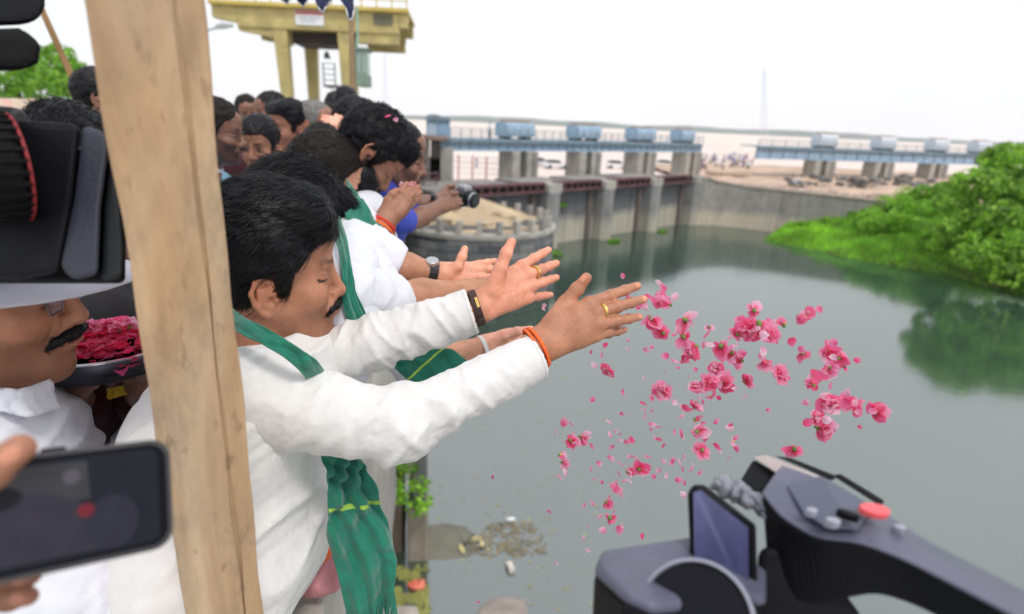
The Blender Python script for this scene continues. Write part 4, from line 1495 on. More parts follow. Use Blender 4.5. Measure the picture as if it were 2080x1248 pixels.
strip('plastic_sheet', [q0, q1], [q3, q2], mat('blue_plastic', (.22, .42, .55), .4, .2, 3), bx_, 3, .03, 20, 10, .01)
MB().tube((q1[0], q1[1], 0), q1, .03, n=6).build('tent_pole', BARK, bx_)

# --- yellow gantry crane over the walkway
YEL = mat('ochre_yellow_paint', (.52, .43, .17), .6, .3, .8, .2, 6)
YEL2 = mat('bright_yellow_paint', (.62, .47, .11), .6, .2, 1, .2, 6)
DC = 46.0
cr = thing('gantry_crane', 'yellow ochre gantry crane with box legs standing over the walkway', 'crane', (*P(640, 210, DC)[:2], 0))
def C_(px, z, back=0):
    q = P(px, 150, DC); k_ = back
    return np.array([q[0] - .1 * k_, q[1] + k_, z])
def cbox(x0, x1, z0, z1, b0, b1, name, m, bev=.03, par=None, z0r=None, z1r=None):
    z0r = z0 if z0r is None else z0r; z1r = z1 if z1r is None else z1r
    return MB().box8([C_(x0, z0, b0), C_(x1, z0r, b0), C_(x1, z0r, b1), C_(x0, z0, b1), C_(x0, z1, b0), C_(x1, z1r, b0), C_(x1, z1r, b1), C_(x0, z1, b1)]).build(name, m, par or cr, bevel=bev)
def zat(py, px):                                                   # height of a picture row at the crane
    v = _fw + _XC * (px - 1040) / FPX - _YC * (py - 624) / FPX
    return CAM[2] + v[2] / (v[1]) * C_(px, 0)[1]
for nm, x0, x1, b0 in (('front', 0, 0, 0), ('rear', 26, 24, 5.5)):
    for l0, l1, m0, m1 in ((559 + x0, 588 + x0, 573 + x1 * .75, 590 + x1 * .75),) + (((688, 716, 697, 717),) if not b0 else ((686, 700, 690, 702),)):
        za = zat(57, 600)
        mb = MB().box8([C_(m0, 0, b0), C_(m1, 0, b0), C_(m1, 0, b0 + .9), C_(m0, 0, b0 + .9), C_(l0, za, b0), C_(l1, za, b0), C_(l1, za, b0 + .9), C_(l0, za, b0 + .9)])
        mb.build('leg', YEL, cr, bevel=.04)
zt, zb1, zb2 = zat(12, 640), zat(52, 560) , zat(62, 780)
for b0 in (0, 5.4):
    cbox(492, 812, zat(60, 600) + .003, zt - .25, b0 - .1, b0 + 1.0, 'main_girder', YEL)
    cbox(443, 491.5, zat(36, 443), zt - .25, b0 - .1, b0 + 1.0, 'girder_end', YEL, z0r=zat(46, 492))
    cbox(812.5, 829, zat(58, 820), zt - .25, b0 - .1, b0 + 1.0, 'girder_end', YEL)
    cbox(492, 559, zat(62, 492), zat(46, 492) - .005, b0 + .05, b0 + .85, 'haunch', YEL, z0r=zat(76, 559))
    cbox(728, 811, zat(90, 770), zat(61, 770) - .1, b0 + .05, b0 + .85, 'haunch', YEL)
cbox(590, 690, zat(86, 640), zat(62, 640) - .01, 1.2, 5.0, 'dark_underside', mat('dark_brown_steel', (.05, .04, .035), .8, .4, 1), 0)  # dark box that makes the underside between the two beams
cbox(441, 831, zt - .247, zt + .05, -.5, 7, 'platform', YEL2)
for i in range(14):
    px = 445 + i * 29.5
    MB().tube(C_(px, zt + .05, -.4), C_(px, zt + 1.1, -.4), .06, n=6).build('rail_post', YEL2, cr)
for dz in (.55, 1.1): MB().tube(C_(443, zt + dz, -.4), C_(829, zt + dz, -.4), .05, n=6).build('rail_pipe', YEL2, cr)
for px in (582, 700, 760):
    cbox(px - 2, px + 2, zat(60, 600) + .01, zt - .26, -.16, -.102, 'stiffener', YEL, 0)
cbox(760, 800, zat(52, 780), zat(30, 780), -.16, -.102, 'vent_panel', mat('grey_green_panel', (.16, .16, .10), .7, .3, 2), 0)
cbox(608, 664, zat(53, 636), zat(22, 636), -.22, -.16, 'sign_board', WHITE, .01)
cbox(609, 663, zat(32, 636), zat(23, 636), -.235, -.222, 'sign_heading', mat('faded_red', (.50, .16, .16), .6, .25, 4), 0)
for i, (a, b_) in enumerate(((614, 652), (617, 646))):
    for q in np.arange(a, b_, 5.4):
        cbox(q, q + 3.6, zat(39.5 + i * 6.5, 636), zat(36.6 + i * 6.5, 636), -.228, -.222, 'sign_lettering', mat('faded_ink', (.20, .22, .30), .7, .2, 3), 0)
GLS = mat('greenish_cab_glass', (.34, .46, .42), .12, .1, 2)
cbox(726, 748, zat(176, 737), zat(152, 737), -.6, 1.8, 'cab_body', mat('grey_green_paint', (.22, .30, .24), .6, .2, 2))
cbox(727, 747, zat(151, 737), zat(104, 737), -.5, 1.7, 'cab_glass', GLS, .01)
for px in (725.5, 736, 747): cbox(px, px + 2.2, zat(177, 737), zat(101, 737), -.62, -.502, 'cab_frame', mat('grey_green_paint', (.22, .30, .24), .6, .2, 2), 0)
cbox(724, 751, zat(103, 737), zat(98, 737), -.7, 1.9, 'cab_roof', mat('grey_green_paint', (.22, .30, .24), .6, .2, 2), .02)
cbox(660, 692, zat(178, 676), zat(174, 676), -.8, 1.2, 'ladder_landing', mat('dark_brown_steel', (.05, .04, .035), .8, .4, 1), 0)
for px in (661, 684): MB().tube(C_(px, zat(176, 676), -.7), C_(px, zat(130, 676), -.7), .05, n=6).build('rail_post', DARK, cr)
for py in (131, 142, 153, 164): MB().tube(C_(661, zat(py, 676), -.7), C_(684, zat(py, 676), -.7), .035, n=6).build('rail_pipe', DARK, cr)
MB().tube(C_(668, zat(178, 676), -.5), C_(700, zat(198, 690), 0), .03, n=6).build('brace_wire', DARK, cr)
MB().tube(C_(660, zat(62, 660), 1.0), C_(660, zat(104, 660), 1.0), .012, n=5).build('hoist_rope', DARK, cr)
mb = MB(); mb.tube(C_(660, zat(103, 660), 1.0), C_(660, zat(111, 660), 1.0), .16, .22, 8); mb.tube(C_(656, zat(112, 660), 1.0), C_(667, zat(115, 660), 1.0), .13, .1, 7); mb.tube(C_(656, zat(112, 660), 1.0), C_(657, zat(118, 660), 1.0), .1, .06, 7)
mb.build('hook_block', DARK, cr)

# --- street lamp, poles, pylon, flags
sl_ = thing('street_lamp', 'grey street lamp arm reaching out from behind the wooden post', 'street lamp', (*P(405, 100, 24)[:2], 0))
q = P(405, 66, 24)
MB().tube((q[0], q[1], 0), q, .08, .05, 8).build('pole', BLUE2, sl_)
MB().tube(q, P(440, 57, 24), .045, .035, 7).build('arm', BLUE2, sl_)
MB().rings([[P(438, 56, 24) + (0, -.12, -.05), P(438, 56, 24) + (0, .12, -.05), P(438, 55, 24) + (0, 0, .08)], [P(452, 54, 24) + (0, -.16, -.07), P(452, 54, 24) + (0, .16, -.07), P(452, 52, 24) + (0, 0, .1)], [P(474, 53, 24) + (0, -.06, -.03), P(474, 53, 24) + (0, .06, -.03), P(474, 52, 24) + (0, 0, .04)]]).build('lamp_head', mat('lamp_grey', (.30, .30, .30), .5, .2, 4), sl_)
wp = thing('canopy_pole', 'slim brown wooden pole standing beside the yellow crane leg', 'pole', (*P(716, 190, 5)[:2], 0))
a, b_ = P(716, 205, 5.0), P(713, -40, 5.0)
mb = MB(); mb.tube((a[0], a[1], 0), a, .024, n=8); mb.tube(a, b_, .024, .022, n=8); mb.build('pole_shaft', mat('brown_wood', (.28, .19, .10), .8, .3, 6, .3, 30, stretch=(1, 1, .1)), wp)
strip('green_cord', [P(722, 15, 5), P(725, 60, 5), P(722, 95, 5)], [P(727, 15, 5), P(729, 60, 5), P(727, 95, 5)], mat('pale_green_ribbon', (.25, .42, .34), .8, .2, 5), wp, 1, .004, 20, 4, .002)
lp = thing('leaning_stick', 'thin brown stick leaning above the crowd at upper left', 'stick', (*P(170, 210, 3.6)[:2], 0))
a, b_ = P(172, 214, 3.6), P(84, 18, 3.4)
mb = MB(); mb.tube((a[0] + .1, a[1], 0), a, .02, n=8); mb.tube(a, b_, .020, .016, n=8); mb.build('stick_shaft', mat('golden_brown_wood', (.30, .17, .06), .6, .3, 8, .2, 30), lp)
def pylon(px, pt, pb, d, name, lab):
    th = thing(name, lab, 'pylon', G(px, pb, -5.2) if False else P(px, pb, d), 'far pylons in the haze')
    top, bot = P(px, pt, d), P(px, pb + 14, d)
    w = d * .0045
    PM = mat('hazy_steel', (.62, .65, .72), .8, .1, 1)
    for sx_, sy_ in ((-1, -1), (1, -1), (-1, 1), (1, 1)):
        MB().tube(bot + (w * sx_, w * sy_, 0), top + (w * .1 * sx_, w * .1 * sy_, 0), d * .0004, n=5).build('leg', PM, th)
    mb = MB()
    for i in range(1, 12):
        f_ = i / 12; c = bot * (1 - f_) + top * f_; ww = w * (1 - .9 * f_)
        for s_ in (-1, 1): mb.tube(c + (-ww, s_ * ww, 0), c + (ww, s_ * ww, (top - bot)[2] / 12 * .9), d * .0003, n=4)
    mb.build('lattice_bracing', PM, th)
    for f_ in (.82, .93):
        c = bot * (1 - f_) + top * f_
        MB().tube(c + (-w * .9, 0, 0), c + (w * .9, 0, 0), d * .0004, n=5).build('cross_arm', PM, th)
pylon(1552, 140, 262, 900, 'pylon', 'tall faint lattice pylon standing in the haze beyond the far bridge')
pylon(782, 105, 228, 1000, 'pylon', 'very faint lattice pylon in the haze right of the crane cabin')

NAVY = mat('navy_cloth', (.010, .016, .075), .8, .3, 20, .2, 200, sheen=.3)
vl = thing('canopy_valance', 'navy blue scalloped canopy edge with white piping hanging at the top', 'canopy', P(640, -40, 2.6))
DV = 2.6
def lobe(pts, d, nm='cloth_lobe'):
    q = [P(x, y, d) for x, y in pts]
    n_ = len(q); half = n_ // 2
    o = strip(nm, q[:half], q[::-1][:half], NAVY, vl, 2, .006, 24, 14, .002, seed=len(pts))
    e = q[:half] + q[half:]
    mb = MB()
    for a_, b__ in zip(e[:-1], e[1:]): mb.tube(a_, b__, .0032, n=6)
    mb.build('piping', WHITE, o, smooth=True)
lobe([(560, -20), (566, -4), (574, 2), (582, 8), (584, 8), (588, 2), (593, -4), (596, -20)], DV)
lobe([(596, -25), (602, -2), (608, 6), (615, 13), (617, 13), (621, 6), (627, -2), (634, -25)], DV + .05)
lobe([(634, -30), (640, 0), (646, 14), (653, 24), (656, 24), (662, 14), (672, 4), (690, -30)], DV)
lobe([(672, -30), (690, -2), (702, 14), (708, 38), (715, 40), (719, 22), (719, 0), (722, -30)], DV - .05)

MB().tube(P(520, -34, DV), P(770, -30, DV), .014, n=10).build('canopy_rail', mat('brown_wood', (.28, .19, .10), .8, .3, 6, .3, 30, stretch=(1, 1, .1)), vl)
strip('canopy_band', [P(530, -36, DV), P(760, -32, DV)], [P(532, -14, DV), P(758, -12, DV)], NAVY, vl, 5, .006, 40, 10, .002)

# ================================================================== people
HB = mat('hair_black', (.0042, .004, .0055), rough=.42, var=.4, scale=90, bump=.2, bscale=260, spec=.24)
HD = mat('hair_dark_brown', (.014, .010, .009), rough=.55, var=.5, scale=90, bump=.2, bscale=260, spec=.18)
HG = mat('hair_grey', (.20, .19, .18), rough=.6, var=.5, scale=120, bump=.2, bscale=260, spec=.3)
SK_A = skin_mat('tan', (.46, .20, .112))
SK_B = skin_mat('brown', (.36, .165, .098))
SK_C = skin_mat('dark', (.27, .132, .088))
SK_D = skin_mat('fair', (.60, .30, .19))
SK_E = skin_mat('hands_tan', (.50, .235, .135))
KURTA = mat('cream_cotton', (.74, .725, .71), .85, .06, 40, .17, 80, sheen=.15)
SHIRT = mat('white_shirt', (.72, .73, .79), .8, .06, 30, .17, 60, sheen=.12)
LILAC = mat('lilac_shirt', (.60, .55, .76), .8, .08, 30, .15, 420)
SKYB = mat('sky_blue_shirt', (.30, .58, .74), .8, .08, 30, .15, 420)
ROYAL = mat('royal_blue_shirt', (.05, .075, .46), .75, .12, 30, .15, 420)
GREEN = mat('green_scarf_cloth', (.004, .175, .11), .8, .22, 40, .25, 600, sheen=.3, stretch=(1, 1, 1))
LIME = mat('lime_stripe', (.33, .55, .08), .8, .2, 60)
TROUS = mat('white_trousers', (.66, .66, .66), .85, .06, 20, .15, 300)
TROUD = mat('dark_trousers', (.05, .05, .06), .85, .2, 20, .15, 300)
SHOE = mat('dark_leather', (.03, .022, .018), .5, .3, 20)
GOLD = mat('gold', (.83, .56, .18), .22, .1, 20, metal=1)
STEEL = mat('steel', (.62, .62, .64), .28, .1, 20, metal=1)
STRAP = mat('black_strap', (.012, .012, .014), .5, .3, 40)
BROWNSTRAP = mat('brown_strap', (.045, .018, .012), .5, .3, 40)
ORANGE = mat('orange_thread', (.86, .15, .025), .8, .15, 90, .3, 500)
RED = mat('red_thread', (.65, .04, .02), .8, .2, 90, .3, 500)
MAROON = mat('maroon_cloth', (.045, .006, .012), .85, .3, 20, .2, 300)
BLACKC = mat('black_cloth', (.010, .009, .011), .9, .3, 20, .2, 300)


def person(label, ground, group=None):
    return thing('person', label, 'person', (ground[0], ground[1], 0), group)


def lower(p, pel, l, trous, low_skin=None, spread=.10, step=0, zlo=.05):
    V, F = legs_mesh(pel, l, spread=spread, step=step)
    mesh('trousers', V, F, trous, p, smooth=True)
    V, F = shoes_mesh(pel, l, spread=spread, step=step)
    mesh('shoes', V, F, SHOE, p, smooth=True)


def inner_body(pel, chest, nb, l, h=.02):
    """The coarse body under the clothes, so that head, trunk and legs are one figure."""
    g = SDF(np.minimum(pel, chest) - .42, np.maximum(nb, chest) + .3, h)
    g.lo[2] = min(g.lo[2], .0)
    g = SDF((g.lo[0], g.lo[1], .02), np.maximum(nb, chest) + .3, h)
    g.cap(nb, chest, .055, .09, .04).cap(chest + l * .06, chest - l * .06, .085, k=.05).cap(chest, pel, .085, .09, .05)
    for s in (1, -1):
        kn = np.array([*(pel + l * .1 * s)[:2], pel[2] * .52]); an = np.array([*(pel + l * .1 * s)[:2], .09])
        g.cap(pel + l * .08 * s, kn, .07, .05, .04).cap(kn, an, .048, .04, .02)
    V, F = g.mesh()
    return V, F, np.ones((len(V), 3))


def glasses(Mh, p, m=None):
    gm = m or mat('dark_frame', (.02, .02, .025), .3, .2, 20)
    def W(q): return Mh[1] + Mh[0] @ np.array(q)
    mb = MB()
    for s in (1, -1):
        ring = [W((.098 - .25 * abs(y_) * .3, s * (.032 + y_), .004 + z_)) for y_, z_ in ((-.021, .014), (.020, .016), (.024, .0), (.016, -.018), (-.012, -.019), (-.022, -.004))]
        for a, b_ in zip(ring, ring[1:] + ring[:1]): mb.tube(a, b_, .0014, n=5)
        mb.tube(ring[1], W((.01, s * .082, .012)), .0014, n=5)
        mb.tube(W((.01, s * .082, .012)), W((-.02, s * .088, -.006)), .0014, n=5)
    mb.tube(W((.101, .010, .010)), W((.101, -.010, .010)), .0014, n=5)
    o = mb.build('eyeglasses', gm, p)
    lm = mat('lens_tint', (.25, .26, .60), .08, .1, 5)
    return o


# ------------------------------------------------------------------ the man in front
Mh = head_matrix(560, 560, 1.05, 21, 2, 0, 1.0)
HO = dict(hair=.018, top=.040, poof=.018, ear=-.016, half=1, stubble=.3, chub=1.10, line=.004, lump=.003)
l1 = np.array([-.30, .955, 0])
pel = np.array([-.66, .86, .86])
nb = Mh[1] + Mh[0] @ np.array([-.058, 0, -.17])
shr, shl = P(505, 806, .90), P(640, 735, 1.12)
chest = P(492, 880, 1.00)
m1 = person('man in a cream kurta and green scarf throwing petals with both arms beside the post', pel)
V, F, C = head_mesh(HO, .0024)
parts = [(place_h(V, Mh), F, C), inner_body(pel, chest, nb, l1)]
# right hand, its back to us
w = P(1104, 699, 1.0); el = P(806, 866, .915)
mcp = [P(1196, 617, 1.012), P(1210, 636, 1.003), P(1215, 659, 1.000), P(1208, 682, 1.004)]
tips = [P(1294, 581, 1.052), P(1307, 608, 1.050), P(1298, 644, 1.046), P(1268, 670, 1.045)]
back = unit(CAM - mcp[1])
fg = [curl(a, b_, .007, back) for a, b_ in zip(mcp, tips)]
th = [P(1122, 655, 1.008), P(1148, 616, 1.020), P(1172, 588, 1.018), P(1191, 565, 1.012)]
parts.append(arm_mesh(el, w, (mcp, fg, th),   .0018, .031, .0270, nails=(back, unit(back + (-.2, 0, .7)))))
RWR, RAX, REL = w, unit(w - el), el
ring_at = fg[1][0] * .35 + mcp[1] * .65
ring_ax = fg[1][0] - mcp[1]
# left hand, palm to us
w2 = P(972, 625, 1.135); el2 = P(772, 692, 1.12)
mcp2 = [P(1060, 540, 1.165), P(1076, 557, 1.160), P(1081, 581, 1.158), P(1073, 606, 1.158)]
tips2 = [P(1114, 508, 1.215), P(1130, 535, 1.215), P(1130, 564, 1.212), P(1118, 599, 1.200)]
toward = unit(CAM - mcp2[1])
fg2 = [curl(a, b_, -.004, toward) for a, b_ in zip(mcp2, tips2)]
th2 = [P(1000, 588, 1.135), P(1017, 545, 1.128), P(1028, 515, 1.130), P(1039, 492, 1.135)]
parts.append(arm_mesh(el2, w2, (mcp2, fg2, th2), .0018, .031, .0265, warm=toward))
V, F, C = join(parts)
mesh('body', V, F, SK_A, m1, smooth=True, col=C)
hair_obj(HO, Mh, .0026, m1, HB, n=9000, length=.034, width=.0013, lift=.0045, seed=2)
moustache_obj(Mh, m1, HB, .0072, .034, 1, 900)
brows_obj(Mh, m1, HB)
# kurta: trunk and two wide sleeves with open cuffs
V, F = torso_mesh(pel, chest, shl, shr, nb + (0, 0, -.055), rp=.135, rc=.118, rs=.062, h=.006, amp=.014, seed=1, low=.30, rl=.15, waist=P(458, 1130, .985))
mesh('kurta', V, F, KURTA, m1, smooth=True)
V, F = sleeve_mesh(shr, el, P(1090, 724, .995), .078, .0490, .039, .0034, .0082, 3, kk=.045)
mesh('sleeve', V, F, KURTA, m1, smooth=True)
V, F = sleeve_mesh(shl, el2, P(960, 632, 1.132), .058, .048, .044, .0034, .0095, 8, kk=.03)
mesh('sleeve', V, F, KURTA, m1, smooth=True)
g = SDF(nb - .12, nb + .12, .003)
cc = Mh[1] + Mh[0] @ np.array([-.045, 0, -.150])
axn = unit(Mh[0] @ np.array([.15, 0, .9]))
for i in range(16):
    a0, a1 = 2 * math.pi * i / 16, 2 * math.pi * (i + 1) / 16
    f_, s_ = unit(Mh[0][:, 0]), unit(Mh[0][:, 1])
    q = lambda a: cc + .072 * (math.cos(a) * f_ + math.sin(a) * s_) - axn * .012 * math.cos(a)
    g.cap(q(a0), q(a1), .010, k=.004)
V, F = g.mesh()
mesh('collar', V, F, KURTA, m1, smooth=True)
for (a_, c_, r_, nm) in ((el, P(1090, 724, .995), .0405, 0), (el2, P(960, 632, 1.132), .0455, 1)):
    q_ = unit(c_ - a_)
    ring_band('cuff_seam', c_ - q_ * .006, q_, r_ - .0012, .0016, .0022, KURTA, m1, n=36)
thr = ring_band('thread_bracelet', w - RAX * .012, RAX, .0345, .006, .0035, ORANGE, m1, (back, .80))
ring_band('thread_bracelet', w - RAX * .018, unit(RAX + .12 * back), .0350, .005, .0035, ORANGE, m1, (back, .80))
kn_ = MB()
for dq in ((0, 0, -.036), (.006, 0, -.040)):
    kn_.tube(w - RAX * .014 + np.array(dq), w - RAX * .014 + np.array(dq) + (.004, -.002, -.014), .0035, .002, 6)
kn_.build('thread_knot', ORANGE, m1)
ring_band('finger_ring', ring_at, ring_ax, .0112, .006, .0022, GOLD, m1)
ring_band('finger_ring', mcp2[1] * .6 + fg2[1][0] * .4, fg2[1][0] - mcp2[1], .0112, .007, .0024, GOLD, m1)
wax = unit(w2 - el2)
ws = ring_band('wrist_watch', w2 - wax * .004, wax, .0335, .016, .003, BROWNSTRAP, m1, (toward, .78))
cwd = w2 - wax * .004 + unit(toward - (toward @ wax) * wax) * .0265 + (0, 0, .012)
MB().box(cwd, (.006, .020, .002), wax, unit(np.cross(toward, wax)), toward).build('buckle', GOLD, ws, bevel=.0008)
# the green scarf: round the neck, then hanging down outside the parapet
strip('scarf', [P(440, 600, .95), P(490, 642, .850), P(545, 668, .820), P(600, 702, .822), P(645, 733, .852), P(668, 765, .93)],
      [P(440, 650, .92), P(484, 676, .826), P(530, 697, .808), P(580, 728, .816), P(618, 762, .846), P(640, 800, .93)], GREEN, m1, 1.2, .0022, 60, 20, .0022, 3, out=(.3, -1, .4))
strip('scarf', [P(690, 800, .96), P(722, 900, .985), P(758, 985, 1.0), P(798, 1090, 1.01), P(806, 1140, 1.0), P(798, 1200, 1.0)],
      [P(640, 830, .94), P(660, 930, .945), P(668, 1010, .95), P(664, 1090, .955), P(684, 1160, .96), P(706, 1252, .97)],
      GREEN, m1, 2.6, .0095, 110, 44, .0022, 6, out=(.3, -1, .2), band=(.455, .475, LIME), fringe=True)
lower(m1, pel, l1, TROUS)

# ------------------------------------------------------------------ second man: bushy black hair, head bowed
Mh = head_matrix(588, 458, 1.46, 40, 36, 0, 1.0)
HO2 = dict(hair=.024, top=.034, poof=.012, lump=.004)
l2 = np.array([-.35, .937, 0]); pel2 = np.array([-.95, 1.20, .88])
nb2 = Mh[1] + Mh[0] @ np.array([-.058, 0, -.17])
sr2, sl2 = P(700, 600, 1.20), P(715, 500, 1.48)
ch2 = P(640, 660, 1.30)
m2 = person('man with bushy black hair bowed low in a white shirt behind the cream kurta', pel2)
V, F, C = head_mesh(HO2, .003)
parts = [(place_h(V, Mh), F, C), inner_body(pel2, ch2, nb2, l2)]
wA, eA = P(952, 592, 1.46), P(800, 608, 1.33)                        # right arm
mA = [P(1006, 582, 1.50), P(1012, 590, 1.49), P(1014, 600, 1.49), P(1010, 609, 1.49)]
tA = [P(1048, 578, 1.54), P(1054, 588, 1.54), P(1052, 600, 1.53), P(1044, 611, 1.52)]
dA = unit(CAM - mA[1])
parts.append(arm_mesh(eA, wA, (mA, [curl(a, b_, .005, dA) for a, b_ in zip(mA, tA)], [P(972, 586, 1.48), P(992, 574, 1.49), P(1006, 568, 1.49), P(1020, 566, 1.50)]), .0024, .040, .0265))
wB, eB = P(886, 556, 1.50), P(790, 540, 1.46)                        # left arm, palm to us
mB = [P(948, 541, 1.535), P(957, 550, 1.53), P(960, 563, 1.525), P(955, 576, 1.52)]
tB = [P(1006, 530, 1.60), P(1012, 545, 1.60), P(1010, 562, 1.59), P(1000, 578, 1.57)]
dB = unit(CAM - mB[1])
parts.append(arm_mesh(eB, wB, (mB, [curl(a, b_, -.004, dB) for a, b_ in zip(mB, tB)], [P(912, 556, 1.50), P(930, 542, 1.495), P(939, 522, 1.495), P(944, 506, 1.50)]), .0024, .039, .0265, warm=dB))
V, F, C = join(parts)
mesh('body', V, F, SK_E, m2, smooth=True, col=C)
hair_obj(HO2, Mh, .0032, m2, HB, n=8000, length=.042, width=.0016, lift=.007, comb=comb_forward, seed=5)
V, F = torso_mesh(pel2, ch2, sl2, sr2, nb2, rp=.15, rc=.13, rs=.07, h=.009, amp=.007, seed=11, low=.16)
mesh('shirt', V, F, SHIRT, m2, smooth=True)
V, F = sleeve_mesh(sr2, P(760, 622, 1.28), P(806, 608, 1.335), .075, .064, .056, .005, .008, 13, mid=None)
mesh('sleeve', V, F, SHIRT, m2, smooth=True)
V, F = sleeve_mesh(sl2, P(765, 522, 1.455), P(812, 544, 1.47), .068, .056, .044, .005, .007, 15)
mesh('sleeve', V, F, SHIRT, m2, smooth=True)
aB = unit(wB - eB)
wt = ring_band('wrist_watch', wB - aB * .012, aB, .0335, .026, .004, STRAP, m2, (dB, .8))
cB = wB - aB * .012 + unit((.1, -.35, 1)) * .034
MB().tube(cB - unit((.1, -.35, 1)) * .003, cB + unit((.1, -.35, 1)) * .005, .018, .016, 14).build('watch_face', STEEL, wt, bevel=.001)
strip('scarf', [P(690, 440, 1.40), P(704, 480, 1.20), P(712, 530, 1.135), P(724, 600, 1.13), P(772, 690, 1.19), P(850, 706, 1.25), P(918, 708, 1.27), P(955, 738, 1.28)],
      [P(672, 470, 1.30), P(686, 500, 1.16), P(694, 545, 1.11), P(698, 620, 1.11), P(742, 740, 1.16), P(800, 745, 1.22), P(838, 782, 1.24), P(905, 790, 1.25)], GREEN, m2, 2.2, .0045, 80, 30, .0022, 9, out=(.2, -1, .4), band=(.80, .815, LIME))
lower(m2, pel2, l2, TROUS)

# ------------------------------------------------------------------ third man: dark brown hair, white steel band
Mh = head_matrix(662, 372, 1.80, 34, 14, 0, 1.0)
HO3 = dict(hair=.014, top=.020, lump=.002)
l3 = np.array([-.5, .866, 0]); pel3 = np.array([-.98, 1.55, .88])
nb3 = Mh[1] + Mh[0] @ np.array([-.058, 0, -.17])
sr3, sl3 = P(725, 520, 1.40), P(720, 470, 1.66)
ch3 = P(670, 560, 1.55)
m3 = person('man with short brown hair behind the bushy haired one, white band on his wrist', pel3)
V, F, C = head_mesh(HO3, .003)
parts = [(place_h(V, Mh), F, C), inner_body(pel3, ch3, nb3, l3)]
w3, e3 = P(984, 706, 1.34), P(880, 738, 1.30)
mC = [P(1036, 676, 1.36), P(1042, 686, 1.355), P(1044, 696, 1.35), P(1038, 706, 1.35)]
tC = [P(1086, 674, 1.40), P(1092, 684, 1.40), P(1088, 694, 1.39), P(1072, 704, 1.385)]
dC = unit((0, -.3, 1))
parts.append(arm_mesh(e3, w3, (mC, [curl(a, b_, -.008, dC) for a, b_ in zip(mC, tC)], [P(1004, 694, 1.335), P(1026, 682, 1.325), P(1050, 674, 1.325), P(1078, 669, 1.335)]), .0024, .036, .024, warm=dC))
V, F, C = join(parts)
mesh('body', V, F, SK_D, m3, smooth=True, col=C)
hair_obj(HO3, Mh, .0036, m3, HD, n=4000, length=.022, width=.0015, lift=.003, seed=7)
V, F = torso_mesh(pel3, ch3, sl3, sr3, nb3, rp=.15, rc=.13, rs=.07, h=.010, amp=.006, seed=21, low=.15)
mesh('shirt', V, F, SHIRT, m3, smooth=True)
V, F = sleeve_mesh(sr3, P(850, 735, 1.32), P(905, 730, 1.31), .070, .052, .042, .006, .006, 22)
mesh('sleeve', V, F, SHIRT, m3, smooth=True)
a3 = unit(w3 - e3)
ring_band('wrist_band', w3 - a3 * .004, a3, .031, .010, .0025, mat('white_enamel', (.75, .75, .74), .3, .1, 10), m3, (dC, .8))
lower(m3, pel3, l3, TROUS)

# ------------------------------------------------------------------ bearded man, hands pressed round petals
Mh = head_matrix(748, 316, 1.88, 22, 50, 0, 1.0)
HO4 = dict(hair=.017, top=.026, poof=.008, stubble=.95, lump=.005)
l4 = np.array([-.25, .968, 0]); pel4 = np.array([-1.0, 1.95, .90])
nb4 = Mh[1] + Mh[0] @ np.array([-.058, 0, -.17])
sr4, sl4 = P(722, 470, 1.55), P(742, 432, 1.86)
ch4 = P(690, 520, 1.72)
m4 = person('bearded man with petals in his hair, head bowed over his pressed hands', pel4)
V, F, C = head_mesh(HO4, .003)
parts = [(place_h(V, Mh), F, C), inner_body(pel4, ch4, nb4, l4)]
w4, e4 = P(783, 446, 1.56), P(742, 512, 1.52)
for off, dd in ((0, 0), (6, .035)):
    mD = [P(804 + off, 402, 1.575 + dd), P(812 + off, 409, 1.57 + dd), P(816 + off, 418, 1.565 + dd), P(816 + off, 428, 1.56 + dd)]
    tD = [P(826 + off * 2, 374, 1.60 + dd), P(838 + off * 2, 380, 1.60 + dd), P(842 + off * 2, 391, 1.595 + dd), P(838 + off * 2, 404, 1.59 + dd)]
    dD = unit(CAM - mD[1])
    parts.append(arm_mesh(e4 + (0, dd * 3, 0), w4 + (0, dd, 0), (mD, [curl(a, b_, .006 if not off else -.004, dD) for a, b_ in zip(mD, tD)], [P(786 + off, 428, 1.565 + dd), P(789 + off, 408, 1.56 + dd), P(797 + off, 396, 1.56 + dd), P(806 + off, 388, 1.565 + dd)]), .0026, .038, .0265))
V, F, C = join(parts)
mesh('body', V, F, SK_B, m4, smooth=True, col=C)
hair_obj(HO4, Mh, .0034, m4, HB, n=8000, length=.026, width=.0018, lift=.006, comb=comb_curl, seed=9)
moustache_obj(Mh, m4, HB, .0055, .030, 3, 500)
gb = SDF((-.05, -.095, -.16), (.12, .095, .02), .003)
gb.ell((.028, 0, -.066), (.066, .083, .074)).ball((.074, 0, -.104), .029, .02).cut((0, 0, .006), (.42, 0, 1)).ell((.115, 0, -.062), (.035, .030, .016), .01, 'sub').cut((-.008, 0, 0), (-1, 0, .1))
V, F = gb.mesh()
sv, sf = strands(V, F, 2200, .016, .0014, lambda p: np.stack([np.full(len(p), .4), p[:, 1] * 2, np.full(len(p), -1.)], 1), .003, 4)
V, F, _ = join([(V, F, np.ones((len(V), 3))), (sv, sf, np.ones((len(sv), 3)))])
mesh('beard', place_h(V, Mh), F, HB, m4, smooth=True)
V, F = torso_mesh(pel4, ch4, sl4, sr4, nb4, rp=.15, rc=.13, rs=.07, h=.010, amp=.006, seed=31, low=.15)
mesh('shirt', V, F, SHIRT, m4, smooth=True)
V, F = sleeve_mesh(sr4, P(742, 508, 1.52), P(764, 478, 1.545), .066, .060, .048, .005, .007, 33)
mesh('sleeve', V, F, SHIRT, m4, smooth=True)
V, F = sleeve_mesh(sl4, P(752, 500, 1.66), P(770, 470, 1.62), .066, .058, .048, .006, .007, 35)
mesh('sleeve', V, F, SHIRT, m4, smooth=True)
a4 = unit(w4 - e4)
